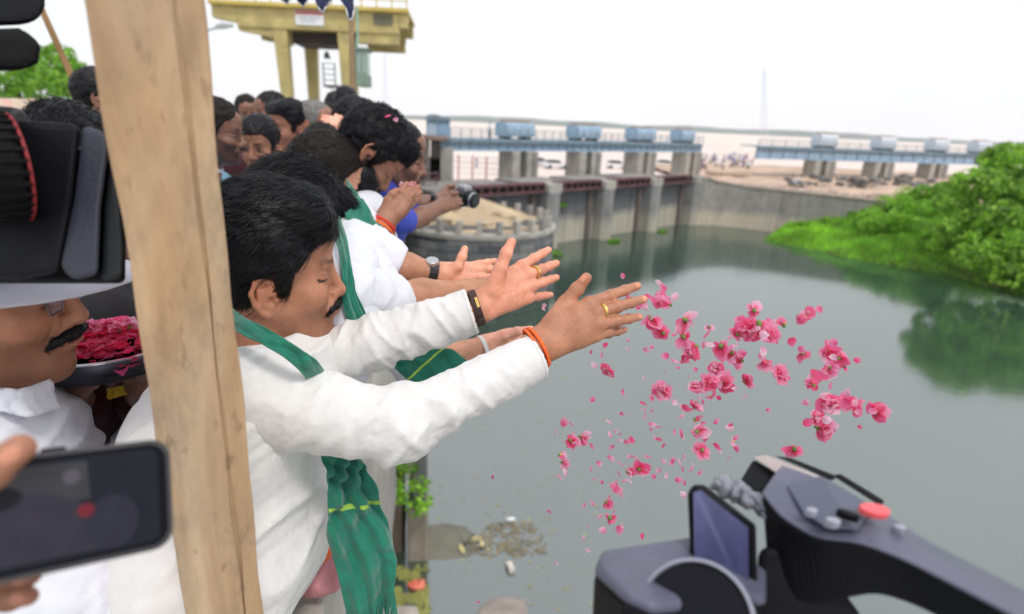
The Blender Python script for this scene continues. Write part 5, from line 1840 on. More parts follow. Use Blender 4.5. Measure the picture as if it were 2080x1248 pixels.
ring_band('thread_bracelet', w4 - a4 * .016, a4, .033, .009, .004, RED, m4, (unit(CAM - w4), .85))
ring_band('thread_bracelet', w4 - a4 * .028, a4, .034, .007, .004, ORANGE, m4, (unit(CAM - w4), .85))
strip('scarf', [P(706, 366, 1.60), P(726, 392, 1.52), P(752, 428, 1.47), P(772, 462, 1.50), P(778, 500, 1.55)], [P(694, 396, 1.56), P(700, 430, 1.45), P(704, 460, 1.42), P(712, 486, 1.42), P(724, 520, 1.45)], GREEN, m4, 1.3, .005, 50, 22, .0022, 13, out=(.3, -1, .2))
lower(m4, pel4, l4, TROUS)

# ------------------------------------------------------------------ photographer in blue
Mh = head_matrix(804, 322, 2.15, 12, 12, 0, .98)
HO5 = dict(hair=.010, top=.010, stubble=.55, eyes='closed', lump=.001, line=.012)
l5 = np.array([-.2, .98, 0]); pel5 = np.array([-1.05, 2.45, .90])
nb5 = Mh[1] + Mh[0] @ np.array([-.058, 0, -.17])
sr5, sl5 = P(768, 402, 2.08), P(790, 392, 2.36)
ch5 = P(750, 450, 2.25)
m5 = person('man in a royal blue shirt holding out a small camera beyond the bearded man', pel5)
V, F, C = head_mesh(HO5, .0036)
parts = [(place_h(V, Mh), F, C), inner_body(pel5, ch5, nb5, l5)]
for (e_, w_, m_, t_, th_) in (
    (P(834, 452, 2.16), P(896, 420, 2.28), [(914, 404), (918, 409), (920, 415), (918, 421)], [(930, 400), (936, 406), (938, 414), (934, 422)], [(902, 412), (910, 400), (918, 394), (928, 392)]),
    (P(842, 420, 2.40), P(893, 408, 2.42), [(908, 388), (914, 392), (917, 398), (916, 405)], [(920, 380), (930, 384), (934, 390), (932, 398)], [(898, 400), (904, 386), (912, 380), (922, 378)])):
    d_ = 2.33 if w_[1] > e_[1] else 2.33
    dd = np.linalg.norm(w_ - CAM) / np.linalg.norm(P(896, 420, 1) - CAM)
    mm = [P(x, y, dd + .03) for x, y in m_]; tt_ = [P(x, y, dd + .05) for x, y in t_]; q_ = [P(x, y, dd + .02) for x, y in th_]
    parts.append(arm_mesh(e_, w_, (mm, [curl(a, b_, .010, unit(CAM - mm[1])) for a, b_ in zip(mm, tt_)], q_), .003, .036, .025))
V, F, C = join(parts)
mesh('body', V, F, SK_C, m5, smooth=True, col=C)
hair_obj(HO5, Mh, .004, m5, HB, n=2500, length=.012, width=.0016, lift=.002, seed=12)
moustache_obj(Mh, m5, HB, .005, .028, 5, 300, .002)
V, F = torso_mesh(pel5, ch5, sl5, sr5, nb5, rp=.15, rc=.13, rs=.07, h=.012, amp=.006, seed=41, low=.15)
mesh('shirt', V, F, ROYAL, m5, smooth=True)
V, F = sleeve_mesh(sr5, P(808, 446, 2.12), P(836, 450, 2.165), .050, .040, .040, .006, .006, 43)
mesh('sleeve', V, F, ROYAL, m5, smooth=True)
V, F = sleeve_mesh(sl5, P(816, 424, 2.36), P(842, 420, 2.39), .052, .046, .044, .006, .006, 45)
mesh('sleeve', V, F, ROYAL, m5, smooth=True)
g = SDF(nb5 - .14, nb5 + .14, .005)
f_, s_ = unit(Mh[0][:, 0]), unit(Mh[0][:, 1])
for i in range(14):
    q = lambda a: nb5 + np.array([0, 0, .01]) + .072 * (math.cos(a) * f_ + math.sin(a) * s_)
    g.cap(q(2 * math.pi * i / 14), q(2 * math.pi * (i + 1) / 14), .015, k=.004)
V, F = g.mesh()
mesh('collar', V, F, mat('navy_collar', (.012, .014, .06), .8, .2, 20), m5, smooth=True)
w_ = P(896, 409, 2.42)
ring_band('wrist_watch', P(886, 414, 2.36), unit(P(900, 412, 2.36) - P(870, 424, 2.34)), .034, .016, .004, STRAP, m5)
lower(m5, pel5, l5, TROUD)
# his camera
dc = thing('compact_camera', 'small black and silver camera held out over the water by the man in blue', 'camera', P(940, 400, 2.42))
ca = unit(np.array([.80, -.55, -.12])); cl_ = unit(np.cross((0, 0, 1), ca)); cu = np.cross(ca, cl_); cc = P(942, 402, 2.42)
BLKP = mat('black_plastic', (.012, .012, .014), .42, .3, 30, .15, 300)
MB().box(cc, (.055, .105, .066), ca, cl_, cu).build('camera_body', BLKP, dc, bevel=.012)
MB().box(cc + cu * .040 - ca * .002, (.046, .050, .022), ca, cl_, cu).build('flash_hump', mat('silver_plastic', (.30, .31, .33), .35, .15, 30), dc, bevel=.007)
mb = MB(); mb.tube(cc + ca * .026, cc + ca * .062, .031, .030, 20); mb.build('lens_barrel', BLKP, dc, bevel=.003)
MB().tube(cc + ca * .0625, cc + ca * .066, .024, .024, 18).build('lens_glass', mat('dark_lens', (.008, .009, .015), .05, .1, 5, coat=1), dc)
ring_band('lens_ring', cc + ca * .050, ca, .0305, .006, .0015, STEEL, dc)

# ------------------------------------------------------------------ people in the crowd behind
def crowd(px, py, d, yaw, pitch, label, skin, hm, ho, shirt, trous=None, s=1.0, h=.0045, n=1500, mo=None, length=.013, arms=True, glass=False, comb=comb_back, collar=None, roll=0):
    Mh = head_matrix(px, py, d, yaw, pitch, roll, s)
    a = math.radians(yaw)
    f = np.array([math.cos(a), math.sin(a), 0]); l = np.array([-f[1], f[0], 0])
    nb = Mh[1] + Mh[0] @ np.array([-.058, 0, -.17])
    chest = np.array([nb[0], nb[1], nb[2] - .22]) + f * .02
    pel = np.array([nb[0], nb[1], max(.75, nb[2] - .58)]) - f * .02
    p = person(label, pel, 'people standing in the crowd')
    V, F, C = head_mesh(ho, h)
    parts = [(place_h(V, Mh), F, C), inner_body(pel, chest, nb, l, .03)]
    shs = [nb + l * .185 * q + (0, 0, -.075) for q in (1, -1)]
    for q, sh in zip((1, -1), shs):
        el = sh + l * .05 * q + (0, 0, -.29) - f * .02
        w = el + f * .10 + (0, 0, -.24)
        mc = [w + f * (.03 - .016 * i) + (0, 0, -.085) for i in range(4)]
        tp = [m_ + f * .02 + (0, 0, -.075) for m_ in mc]
        parts.append(arm_mesh(el, w, (mc, [curl(x, y, .006, -l * q) for x, y in zip(mc, tp)], [w + f * .015 + (0, 0, -.03), w + f * .045 + (0, 0, -.06), w + f * .055 + (0, 0, -.085), w + f * .06 + (0, 0, -.11)]), .006, .038, .026))
    V, F, C = join(parts)
    mesh('body', V, F, skin, p, smooth=True, col=C)
    hair_obj(ho, Mh, .005, p, hm, n=n, length=length, width=.002, lift=.002, seed=int(px), comb=comb)
    if mo: moustache_obj(Mh, p, hm, mo, .029, 3, 250, .0025)
    V, F = torso_mesh(pel, chest, shs[0], shs[1], nb, rp=.15, rc=.13, rs=.07, h=.016, amp=.006, seed=int(px), low=.15)
    sl = [(V, F, np.ones((len(V), 3)))]
    for q, sh in zip((1, -1), shs):
        el = sh + l * .05 * q + (0, 0, -.29) - f * .02
        v2, f2 = sleeve_mesh(sh, el * .7 + sh * .3, el + (0, 0, .02), .072, .064, .058, .012, .004, 3, hollow=False)
        sl.append((v2, f2, np.ones((len(v2), 3))))
    V, F, _ = join(sl)
    mesh('shirt', V, F, shirt, p, smooth=True)
    if collar:
        g = SDF(nb - .14, nb + .14, .006)
        for i in range(12):
            q = lambda a_: nb + np.array([0, 0, .012]) + .072 * (math.cos(a_) * f + math.sin(a_) * l)
            g.cap(q(2 * math.pi * i / 12), q(2 * math.pi * (i + 1) / 12), .014, k=.004)
        V, F = g.mesh()
        mesh('collar', V, F, collar, p, smooth=True)
    if glass: glasses(Mh, p)
    V, F = legs_mesh(pel, l, h=.02)
    mesh('trousers', V, F, trous or TROUD, p, smooth=True)
    V, F = shoes_mesh(pel, l, h=.012)
    mesh('shoes', V, F, SHOE, p, smooth=True)
    return p, Mh


A_ = dict(hair=.016, top=.022, eyes='open', stubble=.2)
A_R = dict(hair=.010, top=.014, eyes='open', stubble=.3, line=.018)
A_P = dict(hair=.016, top=.026, poof=.012, eyes='open', stubble=.25, line=.010)
A_S = dict(hair=.016, top=.022, eyes='open', stubble=.2, smile=1)
A_B = dict(hair=.012, top=.016, eyes='open', stubble=.8)
crowd(528, 300, 2.85, -90, 8, 'smiling man in a lilac shirt facing the camera behind the bushy haired man', SK_B, HB, A_S, LILAC, h=.0036, n=3000)
crowd(440, 272, 2.5, 8, 6, 'man with glasses and stubble in a sky blue shirt, half hidden by the wooden post', SK_C, HD, A_B, SKYB, glass=True, mo=.006, collar=WHITE)
crowd(588, 262, 3.25, -128, 6, 'moustached man in a lilac white shirt looking away left, behind the smiling man', SK_B, HB, A_P, LILAC, mo=.007, h=.0036, n=2600, comb=comb_back)
crowd(642, 258, 3.3, -10, 8, 'elderly man with cropped grey hair behind the bald headed man', SK_B, HG, dict(hair=.006, top=.006, stubble=.4, eyes='open', line=.02), SHIRT, n=1500, length=.010)
crowd(658, 318, 2.5, 80, 14, 'man with a nearly shaven brown head seen from behind, before the elderly man', SK_C, HD, dict(hair=.004, top=.004, stubble=.2), SHIRT, n=1200, length=.006, s=.98)
crowd(722, 258, 3.2, 20, 10, 'man with thick dark hair between the bearded man and the canopy pole', SK_C, HB, A_P, SHIRT)
yl, Mh_ = crowd(684, 228, 4.6, -70, 6, 'man with a bright yellow cloth over his shoulder beyond the elderly man', SK_C, HB, A_, SHIRT)
strip('shoulder_cloth', [P(672, 222, 4.45), P(680, 236, 4.4), P(692, 250, 4.4)], [P(662, 226, 4.5), P(668, 246, 4.4), P(676, 262, 4.4)], mat('yellow_cloth', (.80, .52, .04), .8, .15, 20), yl, 2, .008, 20, 10, .003)
crowd(704, 222, 4.2, 95, 4, 'person with black hair just left of the canopy pole, far back in the crowd', SK_C, HB, A_, BLACKC)
crowd(503, 234, 4.4, -60, 8, 'man with brown tinted hair far back, between the post and the smiling man', SK_C, HD, A_R, MAROON)
crowd(551, 232, 4.0, -140, 4, 'dark haired man far back, just left of the moustached man', SK_C, HB, A_R, SHIRT)
crowd(518, 232, 6.2, -100, 4, 'small looking distant man in a pale pink shirt below the cypresses', SK_B, HB, A_, mat('pink_shirt', (.66, .46, .50), .8, .1, 20))
crowd(208, 205, 2.9, 30, 4, 'dark haired man just left of the wooden post, below the leaning stick', SK_C, HB, A_, BLACKC)
crowd(148, 325, 1.75, 88, 10, 'person with a mass of long black hair seen from behind, above the large black camera', SK_C, HB, dict(hair=.034, top=.032, lump=.006), BLACKC, n=5000, length=.05, h=.004)
crowd(560, 246, 5.4, 160, 4, 'man far back whose black hair shows between the two taller men', SK_C, HB, A_, SHIRT)
# a pink hand raised in the crowd
hd = crowd(672, 262, 3.7, 10, 6, 'person in the crowd holding up an open pink palm beside the bearded man\'s hair', SK_D, HD, A_, SHIRT)[0]
w_, e_ = P(712, 268, 2.9), P(722, 330, 3.05)
mm = [P(686, 243, 2.86), P(689, 250, 2.86), P(694, 257, 2.86), P(700, 263, 2.87)]
tt_ = [P(656, 236, 2.84), P(654, 243, 2.84), P(660, 250, 2.84), P(672, 258, 2.85)]
V, F, C = arm_mesh(e_, w_, (mm, [curl(a, b_, .004, (0, -1, 0)) for a, b_ in zip(mm, tt_)], [P(708, 256, 2.87), P(700, 246, 2.86), P(692, 240, 2.86), P(682, 235, 2.86)]), .003, .038, .027, warm=(0, -1, 0))
mesh('raised_hand', V, F, SK_D, hd, smooth=True, col=C)

# ------------------------------------------------------------------ man in a cap at the left edge
Mh = head_matrix(-34, 594, .84, 14, 4, 0, 1.06)
HO6 = dict(hair=.006, top=.006, stubble=.45, chub=1.08)
l6 = np.array([-.3, .95, 0])
nb6 = Mh[1] + Mh[0] @ np.array([-.058, 0, -.17])
sr6, sl6 = P(-60, 900, .82), P(20, 850, 1.0)
pel6 = np.array([-1.12, .62, .86]); ch6 = P(-20, 970, .90)
m6 = person('moustached man in a white cap, spectacles and white shirt at the left edge', pel6)
V, F, C = head_mesh(HO6, .0024)
w6, e6 = P(-60, 1290, .62), P(-60, 1150, .80)
parts = [(place_h(V, Mh), F, C), inner_body(pel6, ch6, nb6, l6)]
V, F, C = join(parts)
mesh('body', V, F, SK_A, m6, smooth=True, col=C)
hair_obj(HO6, Mh, .004, m6, HB, n=1500, length=.012, width=.0015, lift=.002)
brows_obj(Mh, m6, HB)
moustache_obj(Mh, m6, HB, .0085, .036, 6, 900, .0016)
glasses(Mh, m6, mat('steel_frame', (.10, .11, .14), .3, .2, 20, metal=.6))
def HW(q): return Mh[1] + Mh[0] @ np.array(q)
lz = MB()
for s in (1, -1):
    lz.add([HW((.099, s * (.032 + y_), .004 + z_)) for y_, z_ in ((-.020, .013), (.019, .014), (.022, .0), (.015, -.016), (-.011, -.017), (-.020, -.004))], [tuple(range(6))])
m_, t_, b_ = nodes_of('spectacle_lens'); b_.inputs['Base Color'].default_value = (.75, .78, 1, 1); b_.inputs['Transmission Weight'].default_value = .9; b_.inputs['Roughness'].default_value = .05; b_.inputs['IOR'].default_value = 1.05
lz.build('lenses', m_, m6)
CAPM = mat('white_cap_cloth', (.62, .61, .70), .8, .08, 30, .2, 400)
g = SDF((-.17, -.14, .0), (.22, .14, .22), .004)
g.ell((-.012, 0, .052), (.118, .096, .108)).cut((0, 0, .046), (-.10, 0, -1))
V, F = g.mesh()
cp = mesh('cap', place_h(V, Mh), F, CAPM, m6, smooth=True)
rings = []
for i in range(13):
    a_ = math.radians(-72 + 12 * i)
    ro, ri = .118 + .075 * math.cos(a_) ** .8 if abs(a_) < 1.4 else .12, .108
    rings.append([HW((ri * math.cos(a_), ri * math.sin(a_) * .86, .052)), HW((ro * math.cos(a_), ro * math.sin(a_) * .86, .038 - .02 * math.sin(a_) ** 2)), HW((ro * math.cos(a_), ro * math.sin(a_) * .86, .033 - .02 * math.sin(a_) ** 2)), HW((ri * math.cos(a_), ri * math.sin(a_) * .86, .045))])
MB().rings(rings, close=True).build('brim', CAPM, cp, smooth=True)
V, F = torso_mesh(pel6, ch6, sl6, sr6, nb6, rp=.16, rc=.12, rs=.07, h=.007, amp=.012, seed=51, low=.2)
mesh('shirt', V, F, SHIRT, m6, smooth=True)
V, F = sleeve_mesh(sr6, P(150, 1200, .86), P(330, 1230, .90), .085, .095, .095, .006, .012, 53, hollow=False)
mesh('sleeve', V, F, SHIRT, m6, smooth=True)
V, F = sleeve_mesh(sl6, P(20, 1180, .98), P(120, 1300, .92), .08, .07, .06, .007, .008, 55, hollow=False)
mesh('sleeve', V, F, SHIRT, m6, smooth=True)
strip('collar', [P(-20, 790, .80), P(50, 790, .79), P(100, 770, .86)], [P(-20, 830, .78), P(60, 850, .77), P(120, 830, .86)], SHIRT, m6, 1, .003, 20, 8, .003)
lower(m6, pel6, l6, TROUS)

# ------------------------------------------------------------------ the one who holds the tray, in dark clothes
pel7 = np.array([-1.15, 1.25, .88])
nb7 = P(205, 560, 1.42); ch7 = nb7 + (0.02, -.02, -.2); l7 = np.array([-.5, .86, 0])
m7 = person('person in dark maroon clothes holding the steel tray, mostly hidden behind the camera and post', pel7)
Mh7 = (head_matrix(215, 430, 1.45, -60, 10)[0], P(215, 430, 1.45))
V, F, C = head_mesh(A_, .005)
parts = [(place_h(V, Mh7), F, C), inner_body(pel7, ch7, nb7, l7)]
TC = P(205, 700, 1.06)
for (wx, wy, wd, s_) in ((140, 800, 1.02, 1), (285, 790, 1.10, -1)):
    w_ = P(wx, wy, wd); e_ = w_ + np.array([-.10, .16, -.12])
    mc = [P(wx + 22 * s_ + 6 * i, wy - 34 + 3 * i, wd - .02) for i in range(4)]
    tp = [P(wx + 40 * s_ + 6 * i, wy - 46 + 4 * i, wd - .06) for i in range(4)]
    parts.append(arm_mesh(e_, w_, (mc, [curl(a, b_, .01, (0, 0, -1)) for a, b_ in zip(mc, tp)], [P(wx + 8, wy - 14, wd), P(wx + 14, wy - 34, wd), P(wx + 18, wy - 50, wd), P(wx + 22, wy - 62, wd)]), .004, .036, .025))
V, F, C = join(parts)
mesh('body', V, F, SK_C, m7, smooth=True, col=C)
hair_obj(A_, Mh7, .006, m7, HB, n=800)
V, F = torso_mesh(pel7, ch7, nb7 + l7 * .18 + (0, 0, -.06), nb7 - l7 * .18 + (0, 0, -.06), nb7, rp=.17, rc=.15, rs=.08, h=.012, amp=.008, seed=61, low=.5)
mesh('dress', V, F, BLACKC, m7, smooth=True)
for s_, (wx, wy, wd) in ((1, (140, 800, 1.02)), (-1, (285, 790, 1.10))):
    w_ = P(wx, wy, wd)
    V, F = sleeve_mesh(nb7 + l7 * .17 * s_ + (0, 0, -.08), w_ + np.array([-.10, .16, -.12]), w_ + np.array([-.03, .05, -.035]), .07, .058, .05, .008, .006, 63, hollow=False)
    mesh('sleeve', V, F, MAROON, m7, smooth=True)
strip('yellow_trim', [P(215, 790, 1.08), P(250, 784, 1.08)], [P(222, 812, 1.08), P(262, 800, 1.08)], mat('yellow_cloth', (.80, .52, .04), .8, .15, 20), m7, 1, .003, 12, 8, .002)
lower(m7, pel7, l7, BLACKC)

# ================================================================== far people, cars, boats
def far_person_data(shirt, legs, hair):
    """A small standing figure, three parts of mesh data round its feet."""
    b, g, h = MB(), MB(), MB()
    for s in (-1, 1):
        g.tube((s * .09, 0, 0), (s * .085, .0, .45), .055, .07, 7).tube((s * .085, 0, .45), (s * .07, 0, .86), .07, .095, 7)
        b.tube((s * .20, 0, 1.40), (s * .25, .02, 1.12), .05, .045, 6).tube((s * .25, .02, 1.12), (s * .23, .12, .90), .042, .032, 6)
    b.rings([[(r * math.cos(a), q * math.sin(a), z) for a in np.linspace(0, 6.283, 11)[:-1]] for r, q, z in ((.15, .11, .82), (.155, .115, 1.0), (.18, .125, 1.25), (.19, .11, 1.40), (.09, .07, 1.47))])
    h.rings([[(r * math.cos(a), q * math.sin(a) - .01, z) for a in np.linspace(0, 6.283, 11)[:-1]] for r, q, z in ((.045, .05, 1.46), (.055, .065, 1.55), (.078, .095, 1.63), (.075, .092, 1.70), (.04, .05, 1.745))])
    return b, g, h


FARM = [mat('far_white', (.75, .75, .78), .8, .1, 5), mat('far_purple', (.30, .16, .34), .8, .1, 5), mat('far_blue', (.16, .22, .50), .8, .1, 5), mat('far_pink', (.70, .42, .40), .8, .1, 5), mat('far_ochre', (.50, .32, .12), .8, .1, 5)]
FARH = mat('far_skin', (.10, .055, .04), .7, .2, 5)
_fb = far_person_data(0, 0, 0)
FD = []
for m_ in FARM:
    o = mesh('clothes', _fb[0].v, _fb[0].f, m_, None, smooth=True); FD.append(o.data); bpy.data.objects.remove(o)
o = mesh('trousers', _fb[1].v, _fb[1].f, mat('far_dark', (.06, .06, .08), .8, .2, 5), None, smooth=True); FL = o.data; bpy.data.objects.remove(o)
o = mesh('head', _fb[2].v, _fb[2].f, FARH, None, smooth=True); FH = o.data; bpy.data.objects.remove(o)


def far_person(c, k, label, group=None, rz=0.):
    t_ = thing('person', label, 'person', c, group)
    t_.rotation_euler = (0, 0, rz)
    for nm, d in (('body', FH), ('clothes', FD[k]), ('trousers', FL)):
        q = bpy.data.objects.new(nm, d); link(q); q.parent = t_
    return t_


CN = ('white', 'purple', 'blue', 'pink', 'ochre')
rg = np.random.default_rng(17)
for i in range(58):
    px, py = rg.uniform(1424, 1530), rg.uniform(322, 347)
    k = int(rg.choice(5, p=(.42, .2, .16, .14, .08)))
    c = G(px, py, -4.75)
    far_person(c, k, f'distant person in {CN[k]} clothes in the crowd by the boats beyond the guide wall', 'distant people by the boats', rg.uniform(0, 6.28))
c = G(968, 341, -5.2)
far_person(c, 1, 'distant person in purple by the red and white road railing', None, 1.0)
q = BR(-3.6, -.7, .05)
far_person(q, 0, 'person in a white shirt standing on the gate bridge left of the first hoist house', None, .6)


def car(px, py, z, rz, body, label, cl=4.1):
    c = G(px, py, z)
    t_ = thing('parked_car', label, 'car', c, 'cars parked behind the bridge')
    cs, sn = math.cos(rz), math.sin(rz)
    def W(q): return np.array([c[0] + q[0] * cs - q[1] * sn, c[1] + q[0] * sn + q[1] * cs, c[2] + q[2]])
    def prof(pts, y0, y1, ins=0): return [[W((x, y0 + ins, zz)) for x, zz in pts], [W((x, y1 - ins, zz)) for x, zz in pts]]
    MB().rings(prof([(-2.05, .35), (2.05, .35), (2.08, .68), (1.95, .82), (1.0, .93), (-1.85, .98), (-2.08, .8)], -.82, .82)).build('car_body', body, t_, bevel=.05)
    MB().rings([[W((x, -.70, zz)) for x, zz in ((-1.75, .985), (.95, .935), (.25, 1.42), (-1.2, 1.46))], [W((x, .70, zz)) for x, zz in ((-1.75, .985), (.95, .935), (.25, 1.42), (-1.2, 1.46))]]).build('cabin_glass', mat('car_glass', (.02, .025, .03), .08, .1, 2), t_, bevel=.04)
    MB().rings([[W((x, -.62, zz)) for x, zz in ((-1.15, 1.462), (.22, 1.425), (.15, 1.49), (-1.05, 1.52))], [W((x, .62, zz)) for x, zz in ((-1.15, 1.462), (.22, 1.425), (.15, 1.49), (-1.05, 1.52))]]).build('car_roof', body, t_, bevel=.02)
    for x in (-1.3, 1.3):
        for s in (-1, 1):
            MB().tube(W((x, s * .70, .32)), W((x, s * .86, .32)), .32, n=14).build('wheel', mat('tyre', (.02, .02, .02), .9, .2, 10), t_)
    return t_


WCAR = mat('white_car_paint', (.78, .78, .80), .25, .05, 2, coat=.5)
car(1128, 343, -5.2, .35, WCAR, 'white car parked behind the gate bridge between the first and second piers')
car(1252, 343, -5.2, .2, WCAR, 'white car parked behind the gate bridge between the second and third piers')
car(1096, 338, -5.2, .5, mat('silver_car_paint', (.50, .50, .52), .3, .05, 2, coat=.5), 'silver car just right of the first bridge pier behind the gate bridge')
car(1352, 341, -5.2, .1, WCAR, 'white car parked behind the gate bridge between the third and last piers')
bo = thing('wooden_boat', 'long pale wooden boat lying on the sand at the end of the guide wall', 'boat', G(1478, 357, -4.8))
c = G(1478, 359, -4.8)
rings = []
for x in np.linspace(-3.6, 3.6, 11):
    w_ = .62 * (1 - (abs(x) / 3.75) ** 2.2); s_ = .30 * (abs(x) / 3.6) ** 2
    rings.append([(c[0] + x, c[1] - w_, c[2] + .55 + s_), (c[0] + x, c[1] - w_ * .7, c[2] + .1 + s_ * .8), (c[0] + x, c[1], c[2] + s_ * .6), (c[0] + x, c[1] + w_ * .7, c[2] + .1 + s_ * .8), (c[0] + x, c[1] + w_, c[2] + .55 + s_), (c[0] + x, c[1] + w_ * .8, c[2] + .50 + s_), (c[0] + x, c[1], c[2] + .18 + s_), (c[0] + x, c[1] - w_ * .8, c[2] + .50 + s_)])
MB().rings(rings).build('hull', mat('boat_wood', (.50, .42, .33), .8, .25, 2), bo)
for x in (-1.6, 0, 1.6): MB().box((c[0] + x, c[1], c[2] + .50), (.25, .95, .06)).build('thwart', mat('boat_wood', (.50, .42, .33), .8, .25, 2), bo)
tp = thing('blue_tarp', 'small blue tarpaulin lying on the sand behind the guide wall', 'tarpaulin', G(1622, 372, -4.8))
a = G(1622, 374, -4.7)
strip('tarp_sheet', [a + (-.9, -.5, .25), a + (0, -.5, .55), a + (.9, -.4, .15)], [a + (-.8, .6, .1), a + (.1, .7, .5), a + (1, .6, .2)], mat('tarp_blue', (.12, .42, .72), .5, .2, 4), tp, 2, .06, 16, 10, .01)

# ================================================================== on the water
LEAFY = mat('fallen_leaf', (.42, .36, .16), .7, .4, 30, attr=True)
LM = []
rg = np.random.default_rng(23)
for v in range(4):
    V = []
    for i, x in enumerate(np.linspace(-1, 1, 5)):
        w_ = .42 * (1 - x * x) + .03
        V += [(x, -w_, .05 * rg.random()), (x, 0, .12 * (1 - abs(x)) * rg.random()), (x, w_, .06 * rg.random())]
    F = [(i * 3 + j, i * 3 + j + 3, i * 3 + j + 4, i * 3 + j + 1) for i in range(4) for j in range(2)]
    o = mesh('leaf', V, F, LEAFY, None, col=np.ones((15, 3)) * ((1, 1, 1), (1.25, 1.2, .9), (.9, 1.2, .8), (1.5, 1.55, 1.7))[v])
    LM.append(o.data); bpy.data.objects.remove(o)
LTONE = ('tan', 'pale yellow', 'olive green', 'whitish')
for i in range(120):
    if i < 85: px, py = rg.uniform(885, 1235), 640 + 600 * rg.random() ** .8
    else: px, py = rg.normal(1040, 60), rg.normal(1090, 45)
    if py > 1245 or px < 880: continue
    v = int(rg.choice(4, p=(.35, .25, .25, .15)))
    c = G(px, py, WATER + .012)
    d_ = np.linalg.norm(c - CAM)
    s_ = d_ * rg.uniform(3.0, 6.5) / 1200
    o = share('floating_leaf', LM[v], None, c, (0, 0, rg.uniform(-.6, .6)), (s_ * .6, s_ * .75, s_ * .5))
    where = 'lying in the scum patch near the wall' if i >= 85 else ('floating far out below the white sleeves' if py < 850 else ('floating close to the wall below the hanging scarf' if px < 1000 else ('floating below the falling petals' if py > 1000 else 'floating between the sleeves and the petals')))
    tag(o, f'{LTONE[v]} leaf {where}', 'leaf', 'leaves floating on the river')
# the scum of twigs and rotting leaves
mb = MB()
for i in range(300):
    a_ = rg.uniform(0, 6.28); r_ = rg.random() ** .5
    c = G(1035 + 72 * r_ * math.cos(a_) * (1 + .2 * math.sin(3 * a_)), 1095 + 46 * r_ * math.sin(a_) * (1 + .3 * math.cos(2 * a_)), WATER + .012)
    t_ = rg.uniform(0, 3.14); L_ = rg.uniform(.03, .14)
    u_, n_ = np.array([math.cos(t_), math.sin(t_), .02]) * L_, np.array([-math.sin(t_), math.cos(t_), 0]) * L_ * rg.uniform(.1, .5)
    mb.add([c - u_, c + n_, c + u_ + (0, 0, .01), c - n_], [(0, 1, 2, 3)])
tag(mb.build('scum', mat('scum', (.26, .22, .14), .85, .5, 4)), 'patch of rotting leaves and scum floating on the water near the wall', 'scum', kind='stuff')
mb = MB()
for i in range(900):
    px, py = rg.uniform(742, 868), rg.uniform(1148, 1246)
    if vnoise(np.array([[px / 26, py / 16, 0]]), 7)[0] < .50 + .25 * rg.random(): continue
    c = G(px, py, WATER + .012); t_ = rg.uniform(0, 3.14); L_ = rg.uniform(.04, .13)
    u_, n_ = np.array([math.cos(t_), math.sin(t_), .1]) * L_, np.array([-math.sin(t_), math.cos(t_), 0]) * L_ * .6
    mb.add([c - u_, c + n_, c + u_ + (0, 0, .02), c - n_], [(0, 1, 2, 3)])
tag(mb.build('water_weed', mat('water_weed', (.26, .27, .07), .8, .45, 2)), 'yellowish water weed floating in the shade at the foot of the wall', 'weed', kind='stuff')
# a flat olive grey sheet lying just above the water surface
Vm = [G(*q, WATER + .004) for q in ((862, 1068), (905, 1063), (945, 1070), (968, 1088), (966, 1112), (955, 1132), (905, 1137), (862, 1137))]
tag(mesh('olive_sheet', Vm, [tuple(range(8))[::-1]], mat('olive_grey', (.17, .165, .12), .35, .3, 1.5, .2, 6)), kind='structure')


def rock(name, label, pts, z0, h_, m_, cat='rock'):
    t_ = [G(*q, z0) for q in pts]
    cc_ = sum(t_) / len(t_)
    up1 = [cc_ + (q - cc_) * .93 + (0, 0, h_ * (.8 + .25 * ((i * 37) % 5) / 5)) for i, q in enumerate(t_)]
    up2 = [cc_ + (q - cc_) * .55 + (0, 0, h_ * 1.12) for q in t_]
    dn = [cc_ + (q - cc_) * 1.1 - (0, 0, 1.0) for q in t_]
    mb = MB().rings([dn[::-1], t_[::-1], up1[::-1], up2[::-1]])
    mb.f = [tuple(reversed(f)) for f in mb.f]
    o = mb.build(name, m_, None, bevel=.03)
    return tag(o, label, cat)


rock('rock', 'flat pinkish grey rock slab breaking the water at the bottom edge of the view', [(960, 1262), (978, 1236), (1005, 1222), (1045, 1220), (1066, 1224), (1076, 1262), (1020, 1275)], WATER, .16, mat('slab_rock', (.34, .29, .26), .8, .35, 2, .5, 9))
rock('rock', 'pale rock ledge at the foot of the wall beside the scarf fringe', [(735, 1268), (750, 1246), (800, 1238), (848, 1236), (856, 1262), (800, 1275)], WATER, .12, mat('ledge_rock', (.46, .42, .38), .8, .3, 2, .5, 9))
def on_water(name, label, cat, px, py, build):
    c = G(px, py, WATER)
    return build(c)
c = G(1036, 1156, WATER)
o = MB().box(c + (0, 0, .06), (.17, .30, .16), (.94, .34, 0), (-.34, .94, 0)).build('foam_box', mat('dirty_foam', (.66, .62, .54), .8, .15, 8, .2, 40), None, bevel=.02)
tag(o, 'small off white foam block floating below the scum patch', 'foam block')
c = G(1036, 1059, WATER)
o = MB().tube(c + (-.14, 0, .04), c + (.14, .05, .05), .075, .055, 12).build('plastic_cup', WHITE, None, smooth=True)
tag(o, 'white plastic cup floating at the far side of the scum patch', 'cup')
c = G(955, 1112, WATER)
br_ = thing('dead_branch', 'dark dead branch and leaves sticking out of the water beside the olive grey patch', 'branch', c)
mb = MB().tube(c + (-.3, -.1, -.05), c + (.1, .15, .32), .035, .015, 6).tube(c + (.0, .08, .15), c + (.3, .2, .22), .02, .01, 5).tube(c + (-.1, 0, .05), c + (-.35, .25, .2), .02, .008, 5)
mb.build('stick', BARK, br_)
